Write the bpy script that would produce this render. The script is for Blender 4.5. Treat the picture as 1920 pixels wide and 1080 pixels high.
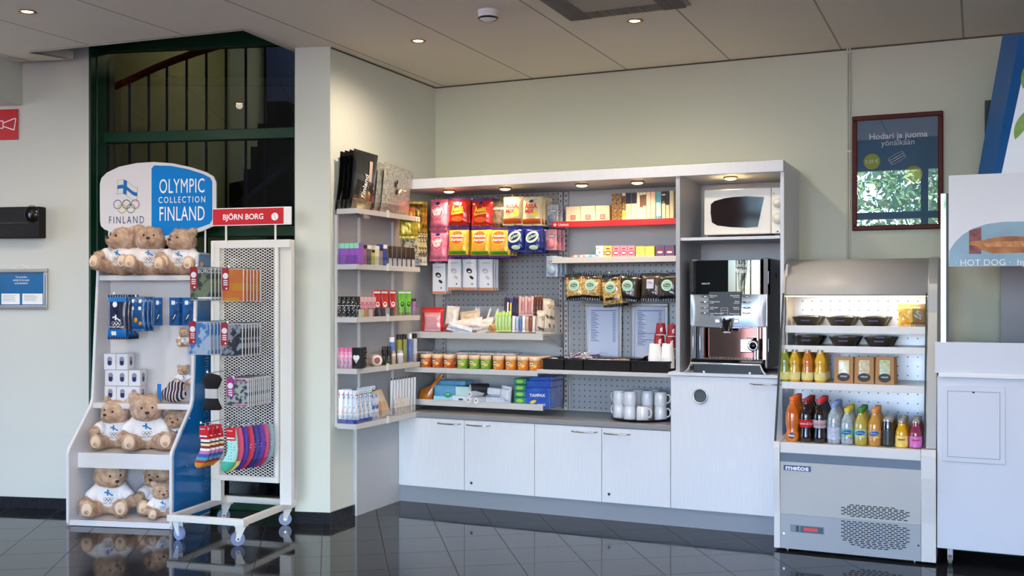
import bpy, math, random
import numpy as np
from mathutils import Vector, Matrix
random.seed(7)
for o in list(bpy.data.objects): bpy.data.objects.remove(o)
SC=bpy.context.scene; COL=SC.collection
# ---------------------------------------------------------------- camera
FPX=1946.; YAW=math.radians(24.2); CAMH=1.3; HOR=556.
cd=bpy.data.cameras.new('camera'); cam=bpy.data.objects.new('camera',cd); COL.objects.link(cam)
cd.sensor_width=36; cd.lens=FPX/1920*36; cd.shift_y=-(540-HOR)/1920.; cd.clip_start=.05
cam.location=(0,0,CAMH); cam.rotation_euler=(math.radians(90),0,YAW); SC.camera=cam
# ---------------------------------------------------------------- sky, exposure, portal of daylight
SC.view_settings.view_transform='Standard'; SC.view_settings.look='None'; SC.view_settings.gamma=1
SC.view_settings.use_curve_mapping=False; SC.view_settings.exposure=0.72
W=bpy.data.worlds.new('World'); SC.world=W; W.use_nodes=True
wn=W.node_tree; bg=wn.nodes['Background']
sky=wn.nodes.new('ShaderNodeTexSky'); sky.sky_type='NISHITA'; sky.sun_disc=False
sky.sun_elevation=math.radians(25); sky.sun_rotation=math.radians(150); sky.air_density=1.0; sky.dust_density=1.5
tint=wn.nodes.new('ShaderNodeMix'); tint.data_type='RGBA'; tint.blend_type='MULTIPLY'; tint.inputs[0].default_value=1; tint.inputs[7].default_value=(.64,.97,1.62,1)
wn.links.new(sky.outputs[0],tint.inputs[6]); wn.links.new(tint.outputs[2],bg.inputs[0]); bg.inputs[1].default_value=1.5
sun=bpy.data.lights.new('sun','SUN'); sun.energy=16; sun.angle=math.radians(.6); sun.color=(1,.95,.86)
so=bpy.data.objects.new('sun',sun); COL.objects.link(so); so.rotation_euler=(math.radians(-32),math.radians(6),0)   # shines away from the front glazing onto the paving outside
def area(name,loc,rot,sx,sy,power=0,col=(1,1,1),portal=False,shape='RECTANGLE',spread=180):
    l=bpy.data.lights.new(name,'AREA'); l.shape=shape; l.size=sx
    if shape in('RECTANGLE','ELLIPSE'): l.size_y=sy
    l.energy=power; l.color=col; l.spread=math.radians(spread)
    if portal: l.cycles.is_portal=True
    o=bpy.data.objects.new(name,l); COL.objects.link(o); o.location=loc; o.rotation_euler=rot; return o
area('window_daylight_portal',(-1.3,-3.42,1.85),(math.radians(90),0,0),10.4,3.3,1,portal=True)
area('side_window_portal',(-9.4,1.6,1.45),(0,math.radians(-90),0),2.7,2.3,1,portal=True)
# ---------------------------------------------------------------- camera maths for measuring places on known planes
cs,sn=math.cos(YAW),math.sin(YAW)
def P(px,py,X=None,Y=None,Z=None):
    u=(px-960)/FPX; v=(HOR-py)/FPX; d=(-sn+u*cs,cs+u*sn,v)
    t=X/d[0] if X is not None else Y/d[1] if Y is not None else (Z-CAMH)/d[2]
    return Vector((d[0]*t,d[1]*t,CAMH+d[2]*t))
class Frame:
    def __init__(S,ox,oy,deg):
        S.o=(ox,oy);S.a=math.radians(deg);S.c=math.cos(S.a);S.s=math.sin(S.a)
        S.k=(-ox*S.c-oy*S.s,ox*S.s-oy*S.c)
    def P(S,px,py,u=None,w=None,z=None):
        a=(px-960)/FPX; v=(HOR-py)/FPX; d=(-sn+a*cs,cs+a*sn,v)
        du=(d[0]*S.c+d[1]*S.s,-d[0]*S.s+d[1]*S.c)
        t=(u-S.k[0])/du[0] if u is not None else (w-S.k[1])/du[1] if w is not None else (z-CAMH)/d[2]
        return Vector((S.k[0]+du[0]*t,S.k[1]+du[1]*t,CAMH+d[2]*t))
    def w(S,u,w,z=0): return Vector((S.o[0]+u*S.c-w*S.s,S.o[1]+u*S.s+w*S.c,z))
# ---------------------------------------------------------------- materials
def lin(c):
    if isinstance(c,str): c=tuple(int(c[i:i+2],16) for i in (0,2,4))
    return tuple(((x/255)/12.92 if x/255<=.04045 else ((x/255+.055)/1.055)**2.4) for x in c)+(1,)
MATS={}
def mat(name,c='cccccc',rough=.5,metal=0,spec=.5,trans=0,alpha=1,coat=0,ior=1.45,bump=0,bs=200,emit=0,ec=None,var=0,vs=8,c2=None,thr=None,aniso=None):
    if name in MATS: return MATS[name]
    m=bpy.data.materials.new(name); MATS[name]=m; m.use_nodes=True; nt=m.node_tree; b=nt.nodes['Principled BSDF']
    b.inputs['Base Color'].default_value=lin(c); b.inputs['Roughness'].default_value=rough; b.inputs['Metallic'].default_value=metal
    b.inputs['Specular IOR Level'].default_value=spec; b.inputs['Transmission Weight'].default_value=trans
    b.inputs['Alpha'].default_value=alpha; b.inputs['Coat Weight'].default_value=coat; b.inputs['IOR'].default_value=ior
    if emit: b.inputs['Emission Color'].default_value=lin(ec or c); b.inputs['Emission Strength'].default_value=emit
    if bump or var or c2:
        tc=nt.nodes.new('ShaderNodeTexCoord')
    if bump:
        n=nt.nodes.new('ShaderNodeTexNoise'); n.inputs['Scale'].default_value=bs; n.inputs['Detail'].default_value=3
        bp=nt.nodes.new('ShaderNodeBump'); bp.inputs['Strength'].default_value=bump; bp.inputs['Distance'].default_value=.01
        nt.links.new(tc.outputs['Object'],n.inputs[0]); nt.links.new(n.outputs[0],bp.inputs['Height']); nt.links.new(bp.outputs[0],b.inputs['Normal'])
    if var or c2:
        n=nt.nodes.new('ShaderNodeTexNoise'); n.inputs['Scale'].default_value=vs; n.inputs['Detail'].default_value=4
        r=nt.nodes.new('ShaderNodeValToRGB')
        a=lin(c); d=lin(c2) if c2 else tuple(x*(1-var) for x in a[:3])+(1,)
        r.color_ramp.elements[0].color=d; r.color_ramp.elements[1].color=a
        if thr: r.color_ramp.elements[0].position=thr[0]; r.color_ramp.elements[1].position=thr[1]
        else: r.color_ramp.elements[0].position=.3; r.color_ramp.elements[1].position=.7
        mp=nt.nodes.new('ShaderNodeMapping')
        if aniso: mp.inputs['Scale'].default_value=aniso
        nt.links.new(tc.outputs['Object'],mp.inputs[0]); nt.links.new(mp.outputs[0],n.inputs[0])
        nt.links.new(n.outputs[0],r.inputs[0]); nt.links.new(r.outputs[0],b.inputs['Base Color'])
    return m
def glass(name,tint='ffffff',refl=.12,rough=.0,dens=0.0):
    """thin pane: mostly clear, mirror at grazing"""
    if name in MATS: return MATS[name]
    m=bpy.data.materials.new(name); MATS[name]=m; m.use_nodes=True; nt=m.node_tree; nt.nodes.clear()
    o=nt.nodes.new('ShaderNodeOutputMaterial'); t=nt.nodes.new('ShaderNodeBsdfTransparent'); t.inputs[0].default_value=lin(tint)
    g=nt.nodes.new('ShaderNodeBsdfGlossy'); g.inputs['Roughness'].default_value=rough
    mx=nt.nodes.new('ShaderNodeMixShader'); f=nt.nodes.new('ShaderNodeFresnel'); f.inputs[0].default_value=1.5
    ma=nt.nodes.new('ShaderNodeMath'); ma.operation='MULTIPLY_ADD'; ma.inputs[1].default_value=1.0; ma.inputs[2].default_value=refl-.04
    gm=nt.nodes.new('ShaderNodeNewGeometry'); sb=nt.nodes.new('ShaderNodeMath'); sb.operation='SUBTRACT'; sb.inputs[0].default_value=1
    ml=nt.nodes.new('ShaderNodeMath'); ml.operation='MULTIPLY'; nt.links.new(gm.outputs['Backfacing'],sb.inputs[1]); nt.links.new(sb.outputs[0],ml.inputs[1])
    nt.links.new(f.outputs[0],ma.inputs[0]); nt.links.new(ma.outputs[0],ml.inputs[0]); nt.links.new(ml.outputs[0],mx.inputs[0])
    nt.links.new(t.outputs[0],mx.inputs[1]); nt.links.new(g.outputs[0],mx.inputs[2]); nt.links.new(mx.outputs[0],o.inputs[0]); return m
def nodes(name):
    m=bpy.data.materials.new(name); MATS[name]=m; m.use_nodes=True; nt=m.node_tree
    return m,nt,nt.nodes['Principled BSDF'],nt.nodes.new,nt.links.new
# ---------------------------------------------------------------- text
FONT={}
def text2d(s,size=1,sx=1,bold=0,align='CENTER',shear=0,gap=1):
    k=(s,size,sx,bold,align,shear,gap)
    if k in FONT: return FONT[k]
    c=bpy.data.curves.new('t','FONT'); c.body=s; c.size=size; c.align_x=align; c.align_y='CENTER'; c.offset=bold*size; c.shear=shear
    c.space_character=gap; c.resolution_u=3
    o=bpy.data.objects.new('t',c); COL.objects.link(o); dg=bpy.context.evaluated_depsgraph_get()
    me=bpy.data.meshes.new_from_object(o.evaluated_get(dg))
    v=[(p.co.x*sx,p.co.y) for p in me.vertices]; f=[tuple(p.vertices) for p in me.polygons]
    bpy.data.objects.remove(o); bpy.data.curves.remove(c); bpy.data.meshes.remove(me)
    FONT[k]=(v,f); return v,f
# ---------------------------------------------------------------- mesh builder
class MB:
    def __init__(S): S.v=[];S.f=[];S.m=[];S.s=[];S.mats=[];S.cur=0
    def mi(S,m):
        if m is None: return S.cur
        if m not in S.mats: S.mats.append(m)
        return S.mats.index(m)
    def add(S,vs,fs,m=None,smooth=False):
        i=S.mi(m); o=len(S.v); S.v+= [tuple(p) for p in vs]
        for f in fs: S.f.append(tuple(a+o for a in f)); S.m.append(i); S.s.append(smooth)
        return S
    def box(S,x0,x1,y0,y1,z0,z1,m=None):
        if x0>x1:x0,x1=x1,x0
        if y0>y1:y0,y1=y1,y0
        if z0>z1:z0,z1=z1,z0
        v=[(x,y,z) for z in(z0,z1) for y in(y0,y1) for x in(x0,x1)]
        return S.add(v,[(0,2,3,1),(4,5,7,6),(0,1,5,4),(2,6,7,3),(0,4,6,2),(1,3,7,5)],m)
    def hexa(S,p,m=None):   # 8 points: bottom 4 ccw, top 4 ccw
        return S.add(p,[(3,2,1,0),(4,5,6,7),(0,1,5,4),(1,2,6,5),(2,3,7,6),(3,0,4,7)],m)
    def quad(S,a,b,c,d,m=None): return S.add([a,b,c,d],[(0,1,2,3)],m)
    def prism(S,poly,h0,h1,m=None,axis='z',smooth=False):
        """poly 2d ccw; axis z:(x,y) y:(x,z) x:(y,z)"""
        n=len(poly)
        g={'z':lambda a,b,h:(a,b,h),'y':lambda a,b,h:(a,h,b),'x':lambda a,b,h:(h,a,b)}[axis]
        v=[g(a,b,h0) for a,b in poly]+[g(a,b,h1) for a,b in poly]
        fl=(axis=='y')
        S.add(v,[tuple(range(n)) if fl else tuple(range(n))[::-1], tuple(range(n,2*n))[::-1] if fl else tuple(range(n,2*n))],m)
        o=S.f and len(S.v)-2*n
        i=S.mi(m)
        for k in range(n):
            a,b=k,(k+1)%n; q=(a,b,b+n,a+n); q=q[::-1] if fl else q
            S.f.append(tuple(t+o for t in q)); S.m.append(i); S.s.append(smooth)
        return S
    def cyl(S,a,b,r,r2=None,n=12,m=None,caps=True,smooth=True):
        a=Vector(a);b=Vector(b); r2=r if r2 is None else r2; d=(b-a).normalized()
        x=d.orthogonal().normalized(); y=d.cross(x)
        v=[a+(x*math.cos(t)+y*math.sin(t))*r for t in [2*math.pi*k/n for k in range(n)]]+[b+(x*math.cos(t)+y*math.sin(t))*r2 for t in [2*math.pi*k/n for k in range(n)]]
        S.add(v,[(k,(k+1)%n,(k+1)%n+n,k+n) for k in range(n)],m,smooth)
        if caps:
            S.add(v[:n],[tuple(range(n))[::-1]],m); S.add(v[n:],[tuple(range(n))],m)
        return S
    def lathe(S,prof,n=16,c=(0,0,0),m=None,smooth=True,sx=1,sy=1,caps=True):
        v=[];k=len(prof)
        for r,z in prof:
            for j in range(n):
                t=2*math.pi*j/n; v.append((c[0]+r*math.cos(t)*sx,c[1]+r*math.sin(t)*sy,c[2]+z))
        f=[(i*n+j,i*n+(j+1)%n,(i+1)*n+(j+1)%n,(i+1)*n+j) for i in range(k-1) for j in range(n)]
        S.add(v,f,m,smooth)
        if caps and prof[0][0]>1e-5: S.add(v[:n],[tuple(range(n))[::-1]],m)
        if caps and prof[-1][0]>1e-5: S.add(v[-n:],[tuple(range(n))],m)
        return S
    def tube(S,pts,r,n=8,m=None,closed=False,smooth=True):
        pts=[Vector(p) for p in pts]; N=len(pts); v=[]; px=None
        for i,p in enumerate(pts):
            a=pts[(i-1)%N] if (i or closed) else p; b=pts[(i+1)%N] if (i<N-1 or closed) else p
            d=(b-a).normalized()
            if px is None: px=d.orthogonal().normalized()
            px=(px-d*px.dot(d)).normalized(); py=d.cross(px)
            rr=r[i] if isinstance(r,(list,tuple)) else r
            v+=[p+(px*math.cos(2*math.pi*k/n)+py*math.sin(2*math.pi*k/n))*rr for k in range(n)]
        f=[(i*n+k,i*n+(k+1)%n,((i+1)%N)*n+(k+1)%n,((i+1)%N)*n+k) for i in range(N if closed else N-1) for k in range(n)]
        S.add(v,f,m,smooth)
        if not closed: S.add(v[:n],[tuple(range(n))[::-1]],m); S.add(v[-n:],[tuple(range(n))],m)
        return S
    def ell(S,c,r,m=None,n=12,k=8):
        v=[];
        for i in range(1,k):
            ph=math.pi*i/k
            for j in range(n):
                t=2*math.pi*j/n; v.append((c[0]+r[0]*math.sin(ph)*math.cos(t),c[1]+r[1]*math.sin(ph)*math.sin(t),c[2]+r[2]*math.cos(ph)))
        o=len(v); v+=[(c[0],c[1],c[2]+r[2]),(c[0],c[1],c[2]-r[2])]
        f=[(i*n+j,(i+1)*n+j,(i+1)*n+(j+1)%n,i*n+(j+1)%n) for i in range(k-2) for j in range(n)]
        f+=[(o,j,(j+1)%n) for j in range(n)]+[(o+1,(k-2)*n+(j+1)%n,(k-2)*n+j) for j in range(n)]
        return S.add(v,f,m,True)
    def text(S,s,x,z,size,m,y=0,sx=1,bold=0,align='CENTER',shear=0,rot=0,fn=None,gap=1,t=.0006):
        """lettering in the xz plane facing -y, slightly proud; fn(x,z)->(x,y,z)"""
        v,f=text2d(s,size,sx,bold,align,shear,gap); c,q=math.cos(rot),math.sin(rot)
        vv=[(x+a*c-b*q, z+a*q+b*c) for a,b in v]
        g=fn or (lambda a,b:(a,y,b))
        pts=[g(a,b) for a,b in vv]; pts=[(p[0],p[1]-t,p[2]) for p in pts]
        return S.add(pts,f,m)
    def shape(S,poly,m,y=0,fn=None,t=.0004):
        g=fn or (lambda a,b:(a,y,b)); pts=[g(a,b) for a,b in poly]
        return S.add([(p[0],p[1]-t,p[2]) for p in pts],[tuple(range(len(poly)))],m)
    def rect(S,x0,x1,z0,z1,m,y=0,fn=None,t=.0004,n=4):
        g=fn or (lambda a,b:(a,y,b))
        if fn is None: n=1
        v=[];
        for j in range(n+1):
            for i in range(n+1):
                p=g(x0+(x1-x0)*i/n,z0+(z1-z0)*j/n); v.append((p[0],p[1]-t,p[2]))
        return S.add(v,[(j*(n+1)+i,j*(n+1)+i+1,(j+1)*(n+1)+i+1,(j+1)*(n+1)+i) for j in range(n) for i in range(n)],m,fn is not None)
    def disc(S,x,z,rx,rz,m,y=0,fn=None,t=.0005,n=20,rot=0):
        g=fn or (lambda a,b:(a,y,b)); c,q=math.cos(rot),math.sin(rot); v=[]
        rings=(0,.5,1) if fn else (0,1)
        for r in rings[1:]:
            for k in range(n):
                a=rx*r*math.cos(2*math.pi*k/n); b=rz*r*math.sin(2*math.pi*k/n); v.append(g(x+a*c-b*q,z+a*q+b*c))
        v.append(g(x,z)); o=len(v)-1
        f=[(o,k,(k+1)%n) for k in range(n)]
        for i in range(len(rings)-2): f+=[(i*n+k,(i+1)*n+k,(i+1)*n+(k+1)%n,i*n+(k+1)%n) for k in range(n)]
        return S.add([(p[0],p[1]-t,p[2]) for p in v],f,m,fn is not None)
    def ring(S,x,z,r,w,m,y=0,t=.0006,n=24,fn=None,sx=1):
        g=fn or (lambda a,b:(a,y,b)); v=[]
        for q in (r-w/2,r+w/2):
            for k in range(n):
                a=2*math.pi*k/n; p=g(x+q*math.cos(a)*sx,z+q*math.sin(a)); v.append((p[0],p[1]-t,p[2]))
        return S.add(v,[(k,k+n,(k+1)%n+n,(k+1)%n) for k in range(n)],m)
    def xf(S,M):
        S.v=[tuple(M@Vector(p)) for p in S.v]; return S
    def build(S,name,parent=None,m=None,loc=(0,0,0),rz=0,rot=None,label=None,cat=None,group=None,kind=None,bevel=0,seg=2):
        me=bpy.data.meshes.new(name); me.from_pydata(S.v,[],S.f)
        if m is not None and not S.mats: S.mats=[m]
        for x in S.mats: me.materials.append(x)
        me.polygons.foreach_set('material_index',S.m); me.polygons.foreach_set('use_smooth',S.s); me.update()
        o=bpy.data.objects.new(name,me); COL.objects.link(o); o.parent=parent; o.location=loc
        o.rotation_euler=rot if rot is not None else (0,0,rz)
        if bevel:
            b=o.modifiers.new('b','BEVEL'); b.width=bevel; b.segments=seg; b.limit_method='ANGLE'; b.angle_limit=math.radians(40)
        tag(o,label,cat,group,kind); return o
def tag(o,label=None,cat=None,group=None,kind=None):
    for k,v in (('label',label),('category',cat),('group',group),('kind',kind)):
        if v: o[k]=v
    return o
def T(name,label,cat,loc=(0,0,0),rz=0,group=None,rot=None):
    o=bpy.data.objects.new(name,None); COL.objects.link(o); o.location=loc; o.rotation_euler=rot or (0,0,rz)
    o.empty_display_size=.05
    return tag(o,label,cat,group)
def kids(o): return [c for c in bpy.data.objects if c.parent==o]
def inst(root,loc,rz=None,label=None,group=None,rot=None,scale=None):
    def cp(o,par):
        c=o.copy(); COL.objects.link(c); c.parent=par
        for k in CH(o): cp(k,c)
        return c
    r=cp(root,None); r.location=loc
    if rz is not None: r.rotation_euler=(0,0,rz)
    if rot is not None: r.rotation_euler=rot
    if scale: r.scale=scale
    if label: r['label']=label
    if group: r['group']=group
    return r
CHC={}
def CH(o):
    if o.name not in CHC: CHC[o.name]=kids(o)
    return CHC[o.name]
ORD=['first','second','third','fourth','fifth','sixth','seventh','eighth','ninth','tenth','eleventh','twelfth','thirteenth','fourteenth','fifteenth']
def nth(i,n,a='left'):
    """ordinal phrase for item i of n counted from a side"""
    b={'left':'right','front':'back','top':'bottom','bottom':'top'}[a]
    if n==1: return 'only'
    if i==0: return {'left':'leftmost','front':'front','top':'topmost','bottom':'lowest'}[a]
    if i==n-1: return {'right':'rightmost','back':'rearmost','bottom':'lowest','top':'topmost'}[b]
    return ORD[i]+' from the '+a
class Stock:
    """first call places the master itself, later calls place copies"""
    def __init__(S,root): S.r=root; S.used=False; CH(root) if False else None
    def put(S,loc,label,rz=0,rot=None,scale=None,group=None):
        if not S.used:
            S.used=True; o=S.r; o.location=loc; o.rotation_euler=rot or (0,0,rz)
            if scale: o.scale=scale
            o['label']=label
            if group:o['group']=group
            return o
        return inst(S.r,loc,rz if rot is None else None,label,group,rot,scale)
# common materials
WHT=mat('white_laminate','dfe0e6',.35,bump=.03,bs=60)
CAB=mat('cabinet_laminate','dcdfe6',.4,var=.05,vs=14,aniso=(6,6,.5))
GRY=mat('grey_laminate','b4b6bc',.45,var=.04,vs=20)
SHF=mat('shelf_metal','c9c8c8',.4,spec=.4)
STEEL=mat('steel','b9bcc0',.22,1); CHROME=mat('chrome','dadcde',.06,1); DARK=mat('dark_plastic','17171a',.4)
BLACK=mat('black','0a0a0c',.35); WHITE=mat('white_paint','eeeeee',.4); PURE=mat('white_print','f4f4f4',.5)
RED=mat('red_print','c8202c',.4); INK=mat('dark_ink','25252c',.5)
CLEAR=glass('clear_acrylic','f4f6f8',.10)
# ================================================================ SETTING
def struct(mb,name,m=None,**k): return mb.build(name,m=m,kind='structure',**k)
CZ=2.729; YW=6.255; XS=-3.385
L=Frame(-3.375,4.984,14.6)         # frame of the slanted left wall
# floor material: polished dark granite tiles laid at 34 degrees
fm,nt,bs,N,K=nodes('granite_tile_floor')
tc=N('ShaderNodeTexCoord'); mp=N('ShaderNodeMapping'); mp.vector_type='POINT'
mp.inputs['Rotation'].default_value=(0,0,math.radians(-34.1)); K(tc.outputs['Object'],mp.inputs[0])
a=math.radians(-34.1); p0=P(824,1000,Z=0); q0=P(800,1035,Z=0)
ox=p0.x*math.cos(a)-p0.y*math.sin(a); oy=q0.x*math.sin(a)+q0.y*math.cos(a)
mp.inputs['Location'].default_value=(-ox,-oy,0)
br=N('ShaderNodeTexBrick'); br.offset=0; br.inputs['Scale'].default_value=1; br.inputs['Brick Width'].default_value=.317; br.inputs['Row Height'].default_value=.31
br.inputs['Mortar Size'].default_value=.0018; br.inputs['Mortar Smooth'].default_value=.1
K(mp.outputs[0],br.inputs[0])
n1=N('ShaderNodeTexNoise'); n1.inputs['Scale'].default_value=90; n1.inputs['Detail'].default_value=5; K(tc.outputs['Object'],n1.inputs[0])
n2=N('ShaderNodeTexNoise'); n2.inputs['Scale'].default_value=5; n2.inputs['Detail'].default_value=6; K(tc.outputs['Object'],n2.inputs[0])
r1=N('ShaderNodeValToRGB'); r1.color_ramp.elements[0].position=.42; r1.color_ramp.elements[0].color=lin('0f1013'); r1.color_ramp.elements[1].position=.75; r1.color_ramp.elements[1].color=lin('3e4046')
K(n1.outputs[0],r1.inputs[0])
mx=N('ShaderNodeMix'); mx.data_type='RGBA'; K(br.outputs['Fac'],mx.inputs[0]); K(r1.outputs[0],mx.inputs[6]); mx.inputs[7].default_value=lin('0c0c0e'); K(mx.outputs[2],bs.inputs['Base Color'])
r2=N('ShaderNodeValToRGB'); r2.color_ramp.elements[0].position=.35; r2.color_ramp.elements[0].color=(.03,)*3+(1,); r2.color_ramp.elements[1].position=.8; r2.color_ramp.elements[1].color=(.12,)*3+(1,)
K(n2.outputs[0],r2.inputs[0]); ma=N('ShaderNodeMath'); ma.operation='ADD'; K(r2.outputs[0],ma.inputs[0])
mm=N('ShaderNodeMath'); mm.operation='MULTIPLY'; mm.inputs[1].default_value=.5; K(br.outputs['Fac'],mm.inputs[0]); K(mm.outputs[0],ma.inputs[1]); K(ma.outputs[0],bs.inputs['Roughness'])
bs.inputs['Specular IOR Level'].default_value=.4; bs.inputs['IOR'].default_value=1.36
struct(MB().box(-11,5,-3.6,9.5,-.1,0),'floor',fm)
# walls
wm=mat('wall_paint','d1d4c0',.75,bump=.02,bs=300,var=.02,vs=1.5)
wm2=mat('wall_paint_pale','cfd0c8',.7,bump=.02,bs=300)
struct(MB().box(-3.385,5,YW,YW+.15,0,3.1),'wall_back',wm)
struct(MB().prism([(XS,YW+.15),(-3.86,YW+.15)]+[tuple(L.w(-.217,.42))[:2],tuple(L.w(-.2155,0))[:2],tuple(L.w(-.003,0))[:2],(XS,5.0)],0,3.1),'wall_column',mat('column_paint','d5d7cd',.75,bump=.02,bs=300))
struct(MB().box(4.0,4.15,-3.5,YW,0,4.2),'wall_right',wm)
gr=mat('granite_skirting','16171b',.12,var=.5,vs=200,c2='33343a',bump=0)
def lwbox(u0,u1,w0,w1,z0,z1,mb=None):
    mb=mb or MB(); q=[(u0,w0),(u1,w0),(u1,w1),(u0,w1)]
    return mb.hexa([L.w(u,w,z0) for u,w in q]+[L.w(u,w,z1) for u,w in q])
struct(lwbox(-7,-1.586,.13,.42,0,4.2),'wall_left',wm2)
struct(lwbox(-7,-1.575,.117,.13,0,.066),'baseboard_left',gr)
struct(lwbox(-.2155,.003,-.012,0,0,.066),'baseboard_column',gr)
struct(MB().box(XS,XS+.012,4.99,5.232,0,.066),'baseboard_side',gr)
struct(MB().box(-.95,4,YW-.012,YW,0,.066),'baseboard_back',gr)
# bulkhead over the red sign
struct(lwbox(-3.2,-2.03,-.12,.13,2.477,2.80),'trim_1',wm2)
# ceiling with flush seams running towards the back wall
cm,nt,bs,N,K=nodes('ceiling_board')
tc=N('ShaderNodeTexCoord'); sp=N('ShaderNodeSeparateXYZ'); K(tc.outputs['Object'],sp.inputs[0])
a1=N('ShaderNodeMath'); a1.operation='ADD'; a1.inputs[1].default_value=13.0+.075-.0; K(sp.outputs[0],a1.inputs[0])
a2=N('ShaderNodeMath'); a2.operation='DIVIDE'; a2.inputs[1].default_value=.6475; K(a1.outputs[0],a2.inputs[0])
# phase: a seam at x=-0.075
a1.inputs[1].default_value=.075+.6475*20
a3=N('ShaderNodeMath'); a3.operation='FRACT'; K(a2.outputs[0],a3.inputs[0])
a4=N('ShaderNodeMath'); a4.operation='SUBTRACT'; a4.inputs[1].default_value=.5; K(a3.outputs[0],a4.inputs[0])
a5=N('ShaderNodeMath'); a5.operation='ABSOLUTE'; K(a4.outputs[0],a5.inputs[0])
a6=N('ShaderNodeMath'); a6.operation='GREATER_THAN'; a6.inputs[1].default_value=.4915; K(a5.outputs[0],a6.inputs[0])
nz=N('ShaderNodeTexNoise'); nz.inputs['Scale'].default_value=1.3; K(tc.outputs['Object'],nz.inputs[0])
rr=N('ShaderNodeValToRGB'); rr.color_ramp.elements[0].color=lin('e2d6c4'); rr.color_ramp.elements[1].color=lin('ebe1d0'); K(nz.outputs[0],rr.inputs[0])
mx=N('ShaderNodeMix'); mx.data_type='RGBA'; K(a6.outputs[0],mx.inputs[0]); K(rr.outputs[0],mx.inputs[6]); mx.inputs[7].default_value=lin('a39b8e')
K(mx.outputs[2],bs.inputs['Base Color']); bs.inputs['Roughness'].default_value=.7
cl=P(54,96,Z=CZ); c2=P(125,108,Z=CZ); c3=P(456,54,Z=CZ); c4=P(553,95,Z=CZ)
poly=[(-9.5,2.6),(5,2.6),(5,YW+.1),(XS-.3,YW+.1),(c4.x,c4.y),(c3.x,c3.y),(cl.x,cl.y),(c2.x,c2.y+.05),tuple(L.w(-7,.2))[:2]]
struct(MB().prism(poly,CZ,CZ+.05),'ceiling',cm)
struct(MB().box(-11,5,2.5,2.6,CZ,4.2),'trim_2',wm2)
struct(MB().box(-11,5,-3.6,2.5,4.0,4.15),'ceiling_hall',mat('hall_ceiling','cfcac0',.8))
# thin metal edge of the ceiling opening
em=mat('edge_strip','a8a294',.4)
struct(MB().tube([c2+Vector((0,0,-.004)),cl+Vector((0,0,-.004)),c3+Vector((0,0,-.004)),c4+Vector((0,0,-.004))],.006,6),'trim_3',em)
dk=mat('shadow_gap','55503f',.6)
struct(MB().box(XS+.002,5,YW-.006,YW-.0005,CZ-.008,CZ-.0005),'trim_4',dk)
struct(MB().box(XS+.0005,XS+.006,5.0,YW-.006,CZ-.008,CZ-.0005),'trim_5',dk)
# --------------- stairwell behind the green window
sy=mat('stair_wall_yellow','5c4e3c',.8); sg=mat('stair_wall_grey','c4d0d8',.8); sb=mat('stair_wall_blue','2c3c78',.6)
def lwq(name,m,u0,u1,w0,w1,z0,z1): struct(lwbox(u0,u1,w0,w1,z0,z1),name,m)
ug=L.P(389,200,w=2.5).x; ub=L.P(500,150,w=2.3).x
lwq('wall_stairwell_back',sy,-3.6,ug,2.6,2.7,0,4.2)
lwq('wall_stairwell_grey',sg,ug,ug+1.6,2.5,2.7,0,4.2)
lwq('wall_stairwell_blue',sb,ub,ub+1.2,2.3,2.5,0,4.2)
struct(MB().box(-9.6,5,2.5,9.5,4.2,4.3),'ceiling_light_block',mat('recess_dark','57544c',.8))  # unseen roof added to stop sky light leaking in above the low ceiling
struct(MB().box(-9.6,-9.45,6.0,9.5,0,4.2),'wall_light_block_left',wm2)  # unseen, added with the roof to shut out sky light
struct(MB().box(-11,5,9.4,9.5,0,4.2),'wall_light_block_back',wm2)  # unseen, added to close the sky leak at the rear
gu=lambda px,py,w=.27:L.P(px,py,w=w)
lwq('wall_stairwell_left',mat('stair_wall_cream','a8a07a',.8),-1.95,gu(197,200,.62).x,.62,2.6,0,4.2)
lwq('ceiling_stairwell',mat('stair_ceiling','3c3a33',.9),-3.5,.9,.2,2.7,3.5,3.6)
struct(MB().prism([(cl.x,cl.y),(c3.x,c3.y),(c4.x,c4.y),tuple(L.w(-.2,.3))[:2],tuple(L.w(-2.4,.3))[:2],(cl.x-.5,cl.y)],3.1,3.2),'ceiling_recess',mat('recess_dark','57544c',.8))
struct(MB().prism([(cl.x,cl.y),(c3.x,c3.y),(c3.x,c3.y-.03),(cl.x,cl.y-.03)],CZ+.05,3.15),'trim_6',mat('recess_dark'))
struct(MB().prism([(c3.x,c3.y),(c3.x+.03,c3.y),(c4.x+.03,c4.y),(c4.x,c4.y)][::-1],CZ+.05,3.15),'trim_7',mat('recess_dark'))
# window_1: dark green frame, rails, three panes
GF=mat('green_frame','0f3b28',.35,bump=.03); gp=glass('window_glass','a8ada4',.04)
wr=bpy.data.objects.new('window_1',None); COL.objects.link(wr); wr['kind']='structure'; GW=.27; gu=lambda px,py,w=GW:L.P(px,py,w=w); GU0=gu(163,250).x; wr.location=L.w(GU0,GW); wr.rotation_euler=(0,0,L.a)
W0,W1=0,gu(560,250).x-GU0
jw=-1.572-GU0; zt0=gu(330,91).z; za0,za1=gu(186,268).z,gu(186,249).z; zb0,zb1=gu(180,446).z,gu(180,428).z
fr=MB()
fr.box(-1.586-GU0,-1.572-GU0,.126-GW,.07,0,3.3).box(W1-.03,W1,.0,.07,0,3.05).box(jw,W1-.03,0,.07,zt0,zt0+.14).box(jw,W1-.03,0,.07,za0,za1).box(jw,W1-.03,0,.07,zb0,zb1).box(jw,W1-.03,0,.07,0,.09).box(jw,W1-.03,0,.07,1.0,1.05)
fr.box(-1.576-GU0,-1.566-GU0,.19-GW,.205-GW,0,3.3)
fr.build('window_frame',wr,GF,bevel=.004)
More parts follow.
